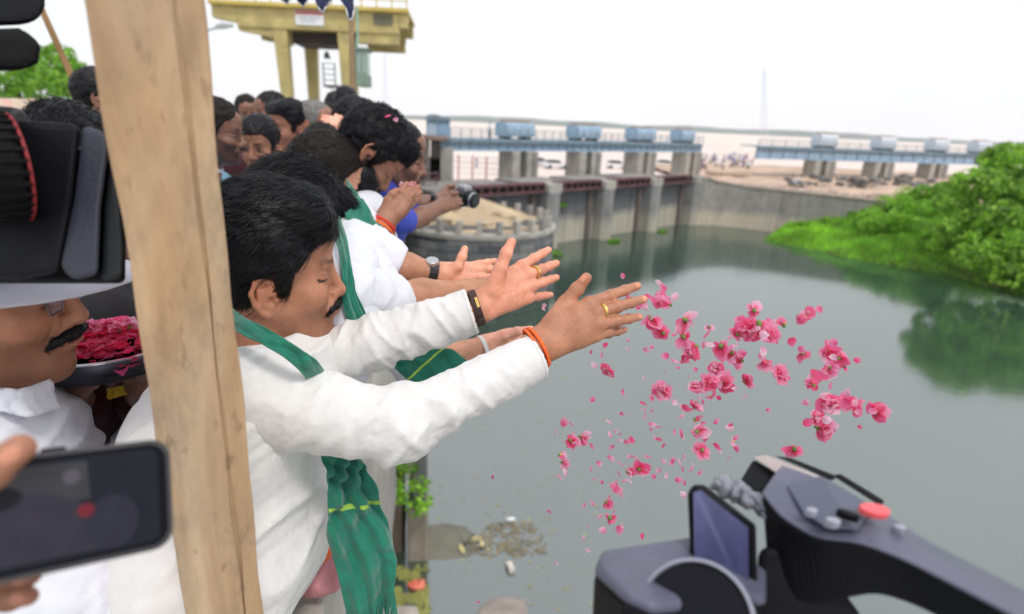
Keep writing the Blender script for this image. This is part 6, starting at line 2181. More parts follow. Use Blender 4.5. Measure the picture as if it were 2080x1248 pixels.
for dx, dy, s_ in ((-.22, -.15, .2), (.12, .28, .24), (.32, .12, .18)):
    q = share('leaf', LM[3], br_, c + (dx, dy, .06), (.2, .1, dx * 5), (s_, s_ * .8, s_ * .6))
c = G(846, 1192, WATER)
g = SDF(c - .45, c + .45, .02); g.ell(c + (0, 0, .05), (.24, .16, .09)).ell(c + (.12, .06, .1), (.1, .08, .07), .04)
V, F = g.mesh(); V = folds(V, F, (1, .4, 0), .03, 9, 6, 3)
o = mesh('plastic_bag', V, F, mat('coral_plastic', (.78, .19, .12), .4, .2, 8), None, smooth=True)
tag(o, 'crumpled coral orange plastic bag among the weed at the foot of the wall', 'bag')
for k, (px, py, r_, lab) in enumerate(((1120, 518, .8, 'bright green weed tuft at the waterline where the round platform meets the gate wall'), (1246, 492, .55, 'yellow green weed tuft at the foot of the second gate pier'), (1345, 472, .45, 'small green weed tuft at the foot of the third gate pier'), (1135, 402, .5, 'small green plant growing on the gate wall right of the first gate pier'))):
    c = G(px, py, WATER) if k < 3 else np.array(GW(2.6, -.7, -5.9))
    t_ = thing('weed_tuft', lab, 'plant', c, 'weeds on the dam')
    V, F, C = leaf_cloud([c + (0, 0, r_ * .25), c + (r_ * .6, .2, r_ * .2), c + (-r_ * .5, -.1, r_ * .15)], [(r_ * .7, r_ * .6, r_ * .35)] * 3, 700, .22, 90 + k, .2)
    mesh('foliage', V, F, GREEN_LEAF, t_, col=C)
    MB().tube(c, c + (0, 0, r_ * .4), .03, .01, 5).build('stem', BARK, t_)
c = P(815, 975, 15.2)
cr_ = thing('creeper', 'light green leafy creeper growing on the stained piers below the sleeve', 'creeper', c)
V, F, C = leaf_cloud([P(x, y, d) for x, y, d in ((785, 965, 15.2), (800, 950, 15.3), (815, 960, 15.2), (830, 945, 15.3), (800, 990, 15.1), (852, 985, 14.9), (860, 1020, 14.9), (845, 1035, 14.9), (790, 1000, 15), (812, 1010, 15))], [(.30, .2, .24)] * 10, 800, .15, 99, .5, (.6, .65, .6), (1.5, 1.3, 1.0))
mesh('foliage', V, F, GREEN_LEAF, cr_, col=C)
mb = MB()
for x, y in ((785, 965), (830, 945), (860, 1020), (800, 1000)): mb.tube(P(815, 900, 15.4), P(x, y, 15.1), .02, .01, 5)
mb.build('stem', BARK, cr_)

# ================================================================== in front
# the timber post
def wood_mat():
    m, t, b = nodes_of('weathered_timber')
    N, L = t.nodes, t.links
    co = N.new('ShaderNodeTexCoord')
    def noi(scale, st, det=6, rough=.6, dist=0):
        mp = N.new('ShaderNodeMapping'); mp.inputs['Scale'].default_value = st
        L.new(co.outputs['Object'], mp.inputs['Vector'])
        n = N.new('ShaderNodeTexNoise'); n.inputs['Scale'].default_value = scale; n.inputs['Detail'].default_value = det; n.inputs['Roughness'].default_value = rough; n.inputs['Distortion'].default_value = dist
        L.new(mp.outputs[0], n.inputs['Vector'])
        return n.outputs['Fac']
    def rampn(s, stops):
        r = N.new('ShaderNodeValToRGB')
        e = r.color_ramp.elements
        while len(e) < len(stops): e.new(.5)
        for q, (p_, c_) in zip(e, stops): q.position = p_; q.color = (*c_, 1)
        L.new(s, r.inputs[0]); return r.outputs[0]
    def mix(f, a, b_, mode='MIX'):
        x = N.new('ShaderNodeMix'); x.data_type = 'RGBA'; x.blend_type = mode
        for s, i in ((f, 0), (a, 6), (b_, 7)):
            if isinstance(s, (float, int)): x.inputs[i].default_value = s
            else: L.new(s, x.inputs[i])
        return x.outputs[2]
    base = rampn(noi(14, (1, 1, .10), 6, .6, .6), [(.25, (.30, .20, .12)), (.45, (.45, .32, .20)), (.6, (.55, .42, .285)), (.78, (.60, .49, .37))])
    patch = rampn(noi(9, (1, 1, .45), 7, .7), [(.32, (.46, .47, .50)), (.50, (.98, .96, .95)), (.68, (1.22, 1.16, 1.08))])
    c = mix(.8, base, patch, 'MULTIPLY')
    warm = rampn(noi(5, (1, 1, .2), 3), [(.4, (1, 1, 1)), (.62, (1.12, .94, .72))])
    c = mix(.8, c, warm, 'MULTIPLY')
    spk = rampn(noi(70, (1, 1, .35), 4), [(.28, (.42, .38, .35)), (.40, (1, 1, 1))])
    c = mix(.55, c, spk, 'MULTIPLY')
    L.new(c, b.inputs['Base Color'])
    b.inputs['Roughness'].default_value = .85
    bp = N.new('ShaderNodeBump'); bp.inputs['Strength'].default_value = .45; bp.inputs['Distance'].default_value = .004
    L.new(noi(60, (1, 1, .08), 6), bp.inputs['Height']); L.new(bp.outputs[0], b.inputs['Normal'])
    return m


WOOD = wood_mat()
pa, pb = P(296, 0, .510), P(458, 1248, .765)
u_ = unit(pb - pa)
pt, pbm = pa - u_ * .75, pb + u_ * ((pb[2]) / abs(u_[2]))
view = unit(np.array([pa[0], pa[1], 0]))
ax_ = unit(np.cross(u_, view)) * 1.0
if ax_[0] < 0: ax_ = -ax_
bx__ = unit(np.cross(ax_, u_))
if bx__ @ view < 0: bx__ = -bx__
po = thing('wooden_post', 'rough squared timber post with a dark split standing in front of the man in cream', 'post', pbm)
prof = [(-.0440, 0), (-.02, -.0012), (.008, .0005), (.0205, 0), (.0226, .0055), (.0252, .0008), (.0450, .0035), (.0455, .085), (-.0445, .083)]
rings = []
for i, f_ in enumerate(np.linspace(0, 1, 60)):
    c = pt + (pbm - pt) * f_
    wob = [(.0013 * math.sin(f_ * 37 + k * 1.7) + .001 * math.sin(f_ * 91 + k)) for k in range(len(prof))]
    rings.append([c + ax_ * (x + w_) + bx__ * (y + w_ * .6) for (x, y), w_ in zip(prof, wob)])
mb = MB().rings(rings[::-1])
mb.build('timber', WOOD, po, bevel=.0016)

# --- petals: shared shapes
PETAL = mat('rose_petal', (.95, .95, .95), .55, .06, 60, .1, 300, attr=True, sheen=.25, trans=.56)
def petal_data(cup, curl_, deep, pale, seed):
    rgp = np.random.default_rng(seed)
    V, C, n_ = [], [], 6
    for i in range(n_):
        t_ = i / (n_ - 1)
        w_ = .50 * math.sin(math.pi * (.10 + .82 * t_)) ** .75 * (1 if t_ < .95 else .80)
        for j in range(5):
            s_ = j / 2 - 1
            y = cup * (s_ * s_) * w_ - curl_ * max(0, t_ - .55) ** 2 * 2 + cup * .35 * math.sin(t_ * 3.1) * -1
            V.append((s_ * w_, y + rgp.normal(0, .012), t_ * (1 - .10 * s_ * s_) + .02 * rgp.normal()))
            f_ = min(1, max(0, t_ * 1.15 - .2 + .25 * abs(s_)))
            C.append(np.array(deep) * (1 - f_) + np.array(pale) * f_)
    F = [(i * 5 + j, i * 5 + j + 1, (i + 1) * 5 + j + 1, (i + 1) * 5 + j) for i in range(n_ - 1) for j in range(4)]
    o = mesh('petal', V, F, PETAL, None, smooth=True, col=np.array(C))
    d = o.data; bpy.data.objects.remove(o)
    return d


ROSE = [petal_data(.55, .35, (.95, .10, .30), (.99, .34, .55), 1), petal_data(.45, .6, (.97, .17, .37), (.99, .47, .66), 2), petal_data(.65, .2, (.94, .06, .21), (.98, .21, .42), 3), petal_data(.5, .5, (.98, .32, .51), (.99, .68, .82), 4)]
LOOSE = [petal_data(.35, .3, (.86, .10, .28), (.96, .42, .62), 5), petal_data(.5, .6, (.90, .24, .44), (.98, .64, .78), 6), petal_data(.25, .2, (.82, .05, .18), (.95, .22, .42), 7), petal_data(.6, .2, (.92, .42, .58), (.98, .80, .87), 8)]
cm = MB().tube((0, 0, -.30), (0, 0, .10), .10, .24, 8)
o = cm.build('calyx', mat('calyx_green', (.16, .27, .05), .7, .3, 20), None, smooth=True); CALYX = o.data; bpy.data.objects.remove(o)
cm = MB().rings([[(r * math.cos(a), r * math.sin(a), z) for a in np.linspace(0, 6.283, 9)[:-1]] for r, z in ((.16, .08), (.17, .22), (.06, .30))])
o = cm.build('flower_heart', mat('heart_yellow', (.62, .42, .08), .8, .3, 30), None, smooth=True); HEART = o.data; bpy.data.objects.remove(o)
Z2 = lambda zx, zy: (1080 + zx / 2.08, 540 + zy / 2.08)


def rose(c, size, label, rg, group, rot=None, full=True, drop=0., squash=1.):
    t_ = thing('rose', label, 'rose', c, group)
    t_.rotation_euler = rot if rot is not None else tuple(rg.uniform(0, 6.28, 3))
    k0 = int(rg.integers(0, 4))
    for ring, (n_, tilt, sc) in enumerate(((5, 62, .56), (5, 38, .50), (3, 14, .40))):
        for i in range(n_):
            if rg.random() < drop: continue
            o = bpy.data.objects.new('petal', ROSE[int((k0 + rg.integers(0, 2) + ring) % 4)]); link(o); o.parent = t_
            o.rotation_euler = (math.radians(-tilt + rg.normal(0, 9 + 20 * drop)), rg.normal(0, .12), 2 * math.pi * (i + .5 * ring) / n_ + rg.normal(0, .15))
            s_ = size * sc * rg.uniform(.85, 1.2)
            o.scale = (s_, s_, s_)
    for nm, d in (('calyx', CALYX), ('flower_heart', HEART)):
        o = bpy.data.objects.new(nm, d); link(o); o.parent = t_; o.scale = (size * .5,) * 3
    t_.scale = (1, 1, squash)
    return t_


FL_ = [(580, 165, 55), (505, 225, 45), (650, 230, 52), (555, 285, 50), (750, 260, 32), (640, 300, 56), (690, 345, 56), (660, 390, 38), (940, 190, 42), (900, 260, 60), (960, 250, 65), (1010, 290, 46), (870, 290, 46), (1065, 250, 48), (1165, 220, 56), (800, 340, 50), (845, 370, 42), (885, 400, 42), (985, 405, 52), (1040, 460, 56), (900, 490, 42), (1145, 370, 52), (1255, 350, 58), (1190, 460, 60), (1260, 430, 52), (1320, 420, 58), (1190, 505, 42), (1265, 580, 56), (1330, 570, 56), (1370, 600, 42), (1450, 620, 50), (1215, 685, 60), (1205, 645, 38), (1110, 775, 52), (325, 435, 38), (560, 520, 54), (680, 505, 48), (740, 490, 52), (800, 500, 52), (780, 430, 42), (760, 555, 34), (690, 600, 40), (690, 650, 38), (700, 700, 42), (720, 780, 46), (850, 740, 34), (165, 740, 42), (210, 725, 38), (120, 800, 46), (330, 1065, 44), (455, 860, 44), (405, 870, 40), (350, 945, 38), (315, 1000, 34), (1300, 390, 44), (930, 280, 50), (130, 830, 30), (540, 150, 38), (480, 165, 34)]
SPECIAL = {(1450, 620): 'deep pink rose at the outermost tip of the thrown spray', (1110, 775): 'pink rose just above the grey camcorder', (325, 435): 'lone pink rose hanging right below the orange thread hand', (1165, 220): 'pale pink rose topmost on the outer side of the spray', (940, 190): 'pink rose with a green calyx on top of the large central clump', (1215, 685): 'wide pink rose falling alone left of the outermost tip', (750, 260): 'small red pink rose between the fingertips and the central clump', (560, 520): 'full pink rose in the middle of the spray, left of the lower clump', (120, 800): 'pink rose leftmost in the falling spray'}
rgf = np.random.default_rng(77)
for zx, zy, s in FL_:
    px, py = Z2(zx, zy)
    d = 1.12 + .28 * rgf.random() + .12 * (zx > 800)
    sm = s / 2.08 / 1200 * d * 1.75
    if (zx, zy) in SPECIAL: lab = SPECIAL[(zx, zy)]
    else:
        size = 'large' if s > 50 else ('small' if s < 41 else 'half open')
        if zx < 720 and zy < 320: where = 'tumbling just beyond the fingertips of the front hand'
        elif zx < 760 and zy < 420: where = 'below the fingertips in the inner clump of the spray'
        elif zx < 1100 and zy < 320: where = 'in the large upper clump out over the water'
        elif zx < 1080 and zy < 520 and zx > 780: where = 'in the string of blossoms in the middle of the spray'
        elif zx >= 1080 and zy < 540: where = 'in the looped outer clump of the spray'
        elif zx >= 1080: where = 'in the outer lower row of the spray above the camcorder'
        elif zx > 540: where = 'falling below the middle of the spray'
        elif zx < 260: where = 'falling nearest the wall at the inner side of the spray'
        else: where = 'low in the falling trail between the wall and the camcorder'
        lab = f'{size} pink rose {where}'
    rose(P(px, py, d), sm * rgf.uniform(.95, 1.35), lab, rgf, 'roses thrown over the water', drop=rgf.choice([0, .2, .4, .6]), squash=rgf.uniform(.55, 1.1))
LP_ = [(395, 40, 20), (555, 80, 30), (570, 100, 26), (48, 170, 16), (62, 172, 14), (400, 130, 18), (440, 95, 18), (450, 185, 20), (470, 150, 20), (375, 270, 22), (315, 325, 20), (255, 362, 16), (410, 320, 12), (470, 355, 22), (512, 350, 15), (410, 357, 12), (580, 380, 25), (620, 437, 15), (700, 443, 15), (560, 452, 12), (480, 475, 14), (385, 522, 22), (515, 557, 22), (510, 618, 20), (385, 622, 15), (412, 633, 15), (625, 638, 25), (635, 597, 30), (660, 600, 22), (770, 668, 22), (850, 672, 16), (545, 685, 25), (600, 690, 20), (630, 718, 35), (530, 733, 15), (830, 818, 22), (860, 780, 24), (675, 870, 35), (640, 870, 22), (700, 880, 20), (168, 675, 24), (97, 713, 17), (245, 755, 24), (340, 725, 20), (350, 760, 22), (320, 805, 26), (425, 803, 18), (475, 803, 14), (370, 712, 9), (250, 873, 20), (250, 908, 22), (302, 922, 15), (375, 965, 18), (228, 1005, 18), (80, 1043, 18), (300, 1060, 26), (345, 1045, 22), (238, 1100, 15), (385, 1100, 18), (315, 1125, 26), (473, 1145, 22), (220, 1160, 18), (248, 1197, 22), (100, 1248, 16), (990, 610, 14), (790, 790, 10), (860, 430, 24), (1000, 320, 22), (1030, 300, 24), (720, 340, 24), (600, 145, 26), (800, 560, 18), (870, 520, 20), (1210, 520, 24), (1090, 480, 22), (840, 310, 24), (180, 755, 22), (150, 855, 18), (420, 885, 18), (485, 870, 24), (690, 720, 24), (700, 560, 16), (1390, 620, 20), (1285, 700, 18)]
LP_ += [(float(fx + rgf.normal(0, 38)), float(fy + rgf.normal(0, 34)), float(rgf.uniform(16, 32))) for fx, fy, _s in FL_ + FL_[::2]]
LP_ += [(float(rgf.uniform(240, 760)), float(rgf.uniform(560, 980)), float(rgf.uniform(14, 26))) for _ in range(40)]
LP_ += [((999 - 1080) * 2.08, (967 - 540) * 2.08, 14), ((975 - 1080) * 2.08, (1222 - 540) * 2.08, 14)]
for i, (zx, zy, s) in enumerate(LP_):
    px, py = Z2(zx, zy)
    d = 1.08 + .30 * rgf.random()
    sm = s / 2.08 / 1200 * d * 1.45
    v = int(rgf.choice(4, p=(.35, .3, .15, .2)))
    tone = ('pink', 'light pink', 'deep pink', 'almost white')[v]
    where = ('beside the fingertips of the front hand' if zy < 330 and zx < 500 else 'among the roses of the upper spray' if zy < 480 else 'low near the wall, left of the spray' if zx < 150 else 'in the thin trail falling above the camcorder' if zx < 480 else 'under the middle of the spray' if zx < 900 else 'at the outer side of the spray')
    o = share('rose_petal', LOOSE[v], None, P(px, py, d), tuple(rgf.uniform(0, 6.28, 3)), (sm * .9, sm, sm))
    tag(o, f'loose {tone} petal {where}', 'petal', 'loose petals in the air')
# petals lying in the bearded man's hair and between his hands
for i, (px, py, s) in enumerate(((782, 238, 14), (801, 240, 11))):
    d = 1.70
    sm = s / 1200 * d
    o = share('rose_petal', LOOSE[2 - i], None, P(px, py, d), (1.2 + i, .4, 2 + i), (sm, sm, sm))
    tag(o, ['red pink petal curled in the bearded man\'s black hair', 'pale pink petal on top of the bearded man\'s hair, right of the other'][i], 'petal')
rose(P(822, 384, 1.60), .040, 'bright pink rose held between the bearded man\'s pressed hands', rgf, None, rot=(-.5, .3, 0))
rose(P(836, 380, 1.66), .030, 'smaller pink rose showing behind the fingers of the pressed hands', rgf, None, rot=(-.4, .6, 1))

# --- the steel tray of petals
TB = P(205, 694, 1.04)
TRAYM = mat('brushed_steel', (.10, .10, .125), .28, .2, 8, .1, 60, metal=1, stretch=(1, 1, 8))
tr = thing('petal_tray', 'round steel tray heaped with crimson rose petals beside the wooden post', 'tray', TB)
def lathe(c, prof, n=48): return [[(c[0] + r * math.cos(2 * math.pi * i / n), c[1] + r * math.sin(2 * math.pi * i / n), c[2] + z) for i in range(n)] for r, z in prof]
MB().rings(lathe(TB, [(.06, -.040), (.108, -.038), (.119, -.002), (.117, .001), (.105, -.033), (.06, -.035)])).build('tray_bowl', TRAYM, tr, smooth=True, bevel=0)
MB().rings(lathe(TB, [(.1165, .0012), (.122, .0012), (.1225, .004), (.1165, .004)]) + lathe(TB, [(.1165, .0012)])).build('tray_rim', mat('bright_steel', (.75, .75, .78), .18, .1, 8, metal=1), tr, smooth=False)
hp = []
for i in range(620):
    a_, r_ = rgf.uniform(0, 6.28), .112 * rgf.random() ** .5
    hgt_ = -.012 + .028 * (1 - (r_ / .115) ** 2) + rgf.uniform(-.004, .008)
    me_ = ROSE[int(rgf.integers(0, 4))] if rgf.random() < .86 else LOOSE[int(rgf.integers(0, 3))]
    v = np.array([q.co[:] for q in me_.vertices]) * rgf.uniform(.014, .023)
    R_ = np.array(Matrix.Rotation(rgf.uniform(0, 6.28), 3, 'Z') @ Matrix.Rotation(rgf.uniform(.9, 2.3), 3, 'X'))
    hp.append((v @ R_.T + TB + (r_ * math.cos(a_), r_ * math.sin(a_), hgt_), np.array([q.vertices[:] for q in me_.polygons]), np.array([q.color[:3] for q in me_.color_attributes[0].data]) * np.array([.98, .24, .46])))
V, F, C = join(hp)
o = mesh('heaped_petals', V, F, PETAL, tr, smooth=True, col=C); o['kind'] = 'stuff'
for i, (px, py) in enumerate(((165, 700), (222, 668), (250, 720), (262, 655), (196, 730), (130, 720))):
    q = P(px, py, 1.04); q[2] = TB[2] + .026
    rose(q, .034, ['crimson rose at the left of the tray heap', 'crimson rose at the middle of the tray heap', 'crimson rose at the front right of the tray heap against the post', 'crimson rose at the back right of the tray heap', 'crimson rose at the front rim of the tray', 'crimson rose at the left rim of the tray below the moustache'][i], rgf, 'roses lying in the steel tray', rot=(rgf.normal(0, .4), rgf.normal(0, .4), rgf.uniform(0, 6)))
for i, (px, py) in enumerate(((168, 656), (122, 676))):
    q = P(px, py, 1.02)
    sm = .018
    o = share('rose_petal', LOOSE[3], None, (q[0], q[1], TB[2] + .024), (1.9, .3, i * 2.), (sm, sm, sm))
    tag(o, ['white petal lying in the tray just right of the man\'s nose', 'white petal lying in the tray by the moustache'][i], 'petal')

# --- pink bundle on the parapet
c = G(655, 1192, .955)
bd = thing('cloth_bundle', 'small pink cloth bundle tied with orange on the parapet beside the green scarf', 'bundle', c)
g = SDF(c - .12, c + .12, .004); g.ell(c + (-.01, .0, .028), (.055, .042, .036)).ell(c + (.02, .01, .05), (.03, .028, .02), .02)
V, F = g.mesh(); V = folds(V, F, (0, 0, 1), .004, 20, 40, 6)
mesh('cloth', V, F, mat('dusty_pink_cloth', (.52, .22, .24), .85, .15, 40, .2, 300), bd, smooth=True)
MB().tube(c + (.0, .0, .066), c + (.005, .0, .086), .020, .014, 10).build('orange_tie', ORANGE, bd, smooth=True)


def slab(mb, pts, d, thick, shrink=1.0):
    """A body with the outline pts (pixels, or pixels with their own depth) facing the camera and real depth behind."""
    A = [P(*q[:2], q[2] if len(q) > 2 else d) for q in pts]
    cc_ = sum(A) / len(A)
    aw = unit(cc_ - CAM)
    B_ = [cc_ + (q - cc_) * shrink + aw * thick for q in A]
    return mb.rings([B_, A])


BLK = mat('matt_black_plastic', (.004, .004, .006), .55, .3, 25, .1, 220, spec=.22)
BLKR = mat('black_rubber', (.005, .005, .0055), .75, .3, 30, .2, 200, spec=.2)
GREYP = mat('blue_grey_plastic', (.030, .034, .050), .45, .15, 20, .15, 260)
DKGREY = mat('dark_grey_plastic', (.013, .016, .019), .5, .2, 20, .1, 260, spec=.3)
# --- the big black video camera at the left
vc = thing('video_camera', 'large black video camera with a matte box at the left edge above the white cap', 'video camera', P(-60, 420, .66))
slab(MB(), [(-160, 262), (-20, 240), (166, 250), (150, 400), (122, 556), (40, 572), (-160, 556)], .60, .16, .96).build('matte_box', BLK, vc, bevel=.008)
slab(MB(), [(170, 252), (214, 268), (222, 300), (206, 420), (200, 560), (150, 572), (122, 545), (152, 400)], .598, .15, .95).build('side_flag', GREYP, vc, bevel=.006)
slab(MB(), [(226, 296), (246, 420), (252, 500), (250, 566), (206, 574), (212, 420)], .606, .14, .95).build('front_flag', DKGREY, vc, bevel=.006)
c0, c1 = P(-90, 345, .545), P(22, 342, .575)
axl = unit(c1 - c0)
mb = MB(); mb.tube(c0, c1, .052, .050, 40); mb.build('lens_barrel', BLKR, vc, smooth=False, bevel=.003)
for i in range(30):
    a_ = 2 * math.pi * i / 30
    e1 = unit(np.cross(axl, (0, 0, 1))); e2 = np.cross(axl, e1)
    q = c1 * .72 + c0 * .28 + .0505 * (e1 * math.cos(a_) + e2 * math.sin(a_))
    MB().box(q, (.030, .003, .0045), axl, unit(-e1 * math.sin(a_) + e2 * math.cos(a_)), e1 * math.cos(a_) + e2 * math.sin(a_)).build('grip_rib', BLKR, vc)
ring_band('red_ring', c1 + axl * .004, axl, .0510, .003, .0012, mat('dull_red', (.30, .02, .025), .5, .2, 20), vc, n=40)
mb = MB(); mb.tube(P(-90, 343, .60), P(62, 345, .625), .066, .062, 40); mb.build('lens_collar', DKGREY, vc, bevel=.004)
slab(MB(), [(-160, 300), (256, 300), (258, 420), (256, 578), (-160, 578)], .64, .10, .97).build('rear_shade', BLK, vc, bevel=.006)
slab(MB(), [(-160, -60), (92, -60), (93, 12), (82, 44), (40, 52), (-160, 60)], .62, .10, .96).build('viewfinder', BLK, vc, bevel=.010)
slab(MB(), [(-160, 62), (38, 56), (72, 68), (85, 95), (80, 128), (58, 146), (-160, 144)], .60, .10, .95).build('microphone', BLKR, vc, bevel=.012)
slab(MB(), [(-330, -60), (-165, -60), (-165, 540), (-330, 560)], .63, .14, .96).build('camera_body', BLK, vc, bevel=.01)

# --- the phone
c = P(78, 1042, .388)
nrm = unit(CAM - c + np.array([.05, 0, .02]))
pxx = unit(P(300, 1000, .392) - P(0, 1052, .384)); pxx = unit(pxx - (pxx @ nrm) * nrm); pyy = np.cross(nrm, pxx)
ph = thing('phone', 'black phone held sideways at lower left, its dim screen filming the scene', 'phone', c)
def rr_pts(w_, h_, r_, k=7): return [(sx_ * (w_ / 2 - r_) + r_ * math.cos(a_), sy_ * (h_ / 2 - r_) + r_ * math.sin(a_)) for sx_, sy_, a0 in ((1, 1, 0), (-1, 1, 90), (-1, -1, 180), (1, -1, 270)) for a_ in np.radians(np.linspace(a0, a0 + 90, k))]
def plate(w_, h_, r_, z0, z1, off=(0, 0)):
    q = rr_pts(w_, h_, r_)
    return [[c + pxx * (x + off[0]) + pyy * (y + off[1]) + nrm * z for x, y in q] for z in (z0, z1)]
MB().rings(plate(.156, .0785, .0135, -.009, 0)).build('phone_case', mat('phone_case', (.035, .033, .036), .4, .2, 30, .1, 200), ph, bevel=.0018)
MB().rings(plate(.149, .0715, .0115, .0003, .0007)).build('phone_glass', mat('phone_glass', (.003, .003, .006), .16, .1, 5, spec=.12), ph)
def screen_mat(name, c_, e=.0):
    m, t, b = nodes_of(name)
    b.inputs['Base Color'].default_value = (.006, .006, .008, 1); b.inputs['Roughness'].default_value = .2; b.inputs['Specular IOR Level'].default_value = .1
    co = t.nodes.new('ShaderNodeTexCoord'); n = t.nodes.new('ShaderNodeTexNoise'); n.inputs['Scale'].default_value = 55; n.inputs['Detail'].default_value = 4
    t.links.new(co.outputs['Object'], n.inputs['Vector'])
    mx = t.nodes.new('ShaderNodeMix'); mx.data_type = 'RGBA'; mx.inputs[6].default_value = (*[q * .35 for q in c_], 1); mx.inputs[7].default_value = (*[q * .95 for q in c_], 1)
    t.links.new(n.outputs['Fac'], mx.inputs[0]); t.links.new(mx.outputs[2], b.inputs['Emission Color'])
    b.inputs['Emission Strength'].default_value = 1
    return m
scr = MB().rings(plate(.138, .0650, .006, .0009, .0010)).build('screen', screen_mat('screen_dark', (.012, .012, .020)), ph)
def patch(name, pts, z, col):
    q = [c + pxx * x + pyy * y + nrm * z for x, y in pts]
    return MB().rings([q, [p_ + nrm * .0001 for p_ in q]]).build(name, screen_mat('screen_' + name, col), scr)
def ellp(cx_, cy_, rx, ry, a0=0, a1=360, n=24): return [(cx_ + rx * math.cos(math.radians(a)), cy_ + ry * math.sin(math.radians(a))) for a in np.linspace(a0, a1, n, endpoint=a1 - a0 < 360)]
patch('image_background', [(-.06, .004), (.028, .004), (.026, .030), (-.06, .030)], .0011, (.050, .050, .056))
patch('image_head', ellp(-.018, -.012, .048, .026, 5, 175) + [(-.066, -.030), (.036, -.030)], .0013, (.040, .036, .052))
patch('image_shadow', ellp(-.03, .012, .022, .009), .0014, (.010, .010, .014))
patch('image_shoulder', ellp(.040, -.014, .016, .018), .0014, (.030, .028, .048))
patch('record_dot', ellp(.0255, -.0035, .0048, .0045), .0017, (.24, .02, .03))
patch('focus_icon', ellp(.0175, .0200, .0050, .0050), .0017, (.11, .10, .12))
MB().box(c + pxx * .008 + pyy * .0405 + nrm * -.005, (.014, .0025, .004), pxx, pyy, nrm).build('side_button', BLK, ph, bevel=.0008)
# the hand that holds it belongs to the man in the cap
w_ = P(-150, 1190, .43); e_ = P(-230, 1330, .56)
mm = [P(-75, 1085, .435), P(-70, 1135, .430), P(-72, 1185, .422), P(-80, 1232, .414)]
tt_ = [P(45, 1060, .425), P(60, 1110, .425), P(62, 1168, .418), P(58, 1212, .408)]
V, F, C = arm_mesh(e_, w_, (mm, [curl(a, b_, .006, unit(mm[1] - CAM)) for a, b_ in zip(mm, tt_)], [P(-125, 1120, .405), P(-85, 1020, .372), P(-25, 960, .366), P(40, 912, .372)]), .0022, .040, .027, nails=(unit(CAM - mm[0]), unit(CAM - mm[0])))
mesh('hand', V, F, SK_B, m6, smooth=True, col=C)

# --- the camcorder at lower right
cd = thing('camcorder', 'grey and black camcorder with a red record button at the lower right', 'camcorder', P(1620, 1120, .52))
CGREY = mat('satin_blue_grey', (.105, .110, .160), .40, .15, 18, .12, 260)
CTAN = mat('worn_tan_metal', (.46, .39, .37), .4, .2, 25, .15, 200, metal=.2)
st = [((1588, 945, .575), (1548, 1000, .535), (1560, 1190, .54), (1590, 1120, .60)),
      ((1650, 965, .56), (1585, 1048, .515), (1605, 1225, .52), (1650, 1150, .58)),
      ((1725, 1003, .54), (1658, 1092, .49), (1685, 1225, .50), (1720, 1160, .56)),
      ((1800, 1043, .52), (1745, 1099, .47), (1780, 1205, .48), (1820, 1150, .53)),
      ((1880, 1097, .50), (1838, 1134, .455), (1870, 1235, .465), (1905, 1190, .51)),
      ((2080, 1199, .45), (2048, 1243, .405), (2080, 1350, .415), (2110, 1300, .455)),
      ((2370, 1345, .39), (2335, 1400, .345), (2365, 1520, .35), (2400, 1460, .39))]
S3 = [[P(*q) for q in r_] for r_ in st]
upn = unit(np.array([0, -.2, 1.0]))
def loft(a_, b_, n=5): return a_, b_
dense = []
for k in range(len(S3) - 1):
    for f_ in np.linspace(0, 1, 6, endpoint=False): dense.append([S3[k][i] * (1 - f_) + S3[k + 1][i] * f_ for i in range(4)])
dense.append(S3[-1])
D_ = np.array(dense)
for _ in range(4): D_[1:-1] = D_[1:-1] * .5 + .25 * (D_[:-2] + D_[2:])
MB().rings([[r_[0] - upn * .0032, r_[3], r_[2], r_[1] - upn * .0032] for r_ in D_]).build('handle', BLK, cd, bevel=.004)
def crown_ring(r_):
    m_ = (r_[0] + r_[1]) / 2 + upn * .003
    return [r_[0] - upn * .003, r_[1] - upn * .003, r_[1], m_ * .6 + r_[1] * .4, m_, m_ * .6 + r_[0] * .4, r_[0]]
MB().rings([crown_ring(r_) for r_ in D_]).build('handle_top', CGREY, cd, smooth=False, bevel=.0015)
slab(MB(), [(1596, 985, .542), (1668, 966, .553), (1780, 1032, .518), (1742, 1078, .478), (1680, 1074, .486), (1632, 1046, .507)], .5, .010, .97).build('control_pad', mat('pad_blue_grey', (.085, .095, .14), .4, .15, 20, .1, 250), cd, bevel=.003)
def button(px, py, d, rx, ry, h_, m_, nm):
    q = P(px, py, d); e1, e2 = unit(P(px + 20, py + 8, d - .008) - q), None
    e2 = np.cross(upn, e1)
    MB().rings([[q + e1 * rx * s_ * math.cos(a) + e2 * ry * s_ * math.sin(a) + upn * z for a in np.linspace(0, 6.283, 25)[:-1]] for s_, z in ((1.0, -.004), (1.0, h_ * .7), (.85, h_))]).build(nm, m_, cd, smooth=False, bevel=.0006)
button(1776, 1036, .492, .0120, .0105, .0022, mat('red_button', (.88, .12, .13), .35, .1, 20), 'record_button')
button(1690, 1062, .478, .0065, .0050, .004, mat('silver_knob', (.34, .35, .42), .25, .1, 20), 'zoom_rocker')
button(1648, 1040, .497, .0050, .0045, .003, mat('silver_knob', (.34, .35, .42), .25, .1, 20), 'side_button')
button(1722, 1046, .486, .0100, .0040, .003, BLK, 'mode_switch')
button(1826, 1074, .488, .0050, .0050, .003, mat('silver_knob', (.34, .35, .42), .25, .1, 20), 'lock_button')
slab(MB(), [(1492, 995, .575), (1530, 932, .60), (1600, 975, .575), (1612, 1022, .545), (1560, 1010, .55)], .58, .03, .95).build('shoe_block', BLK, cd, bevel=.004)
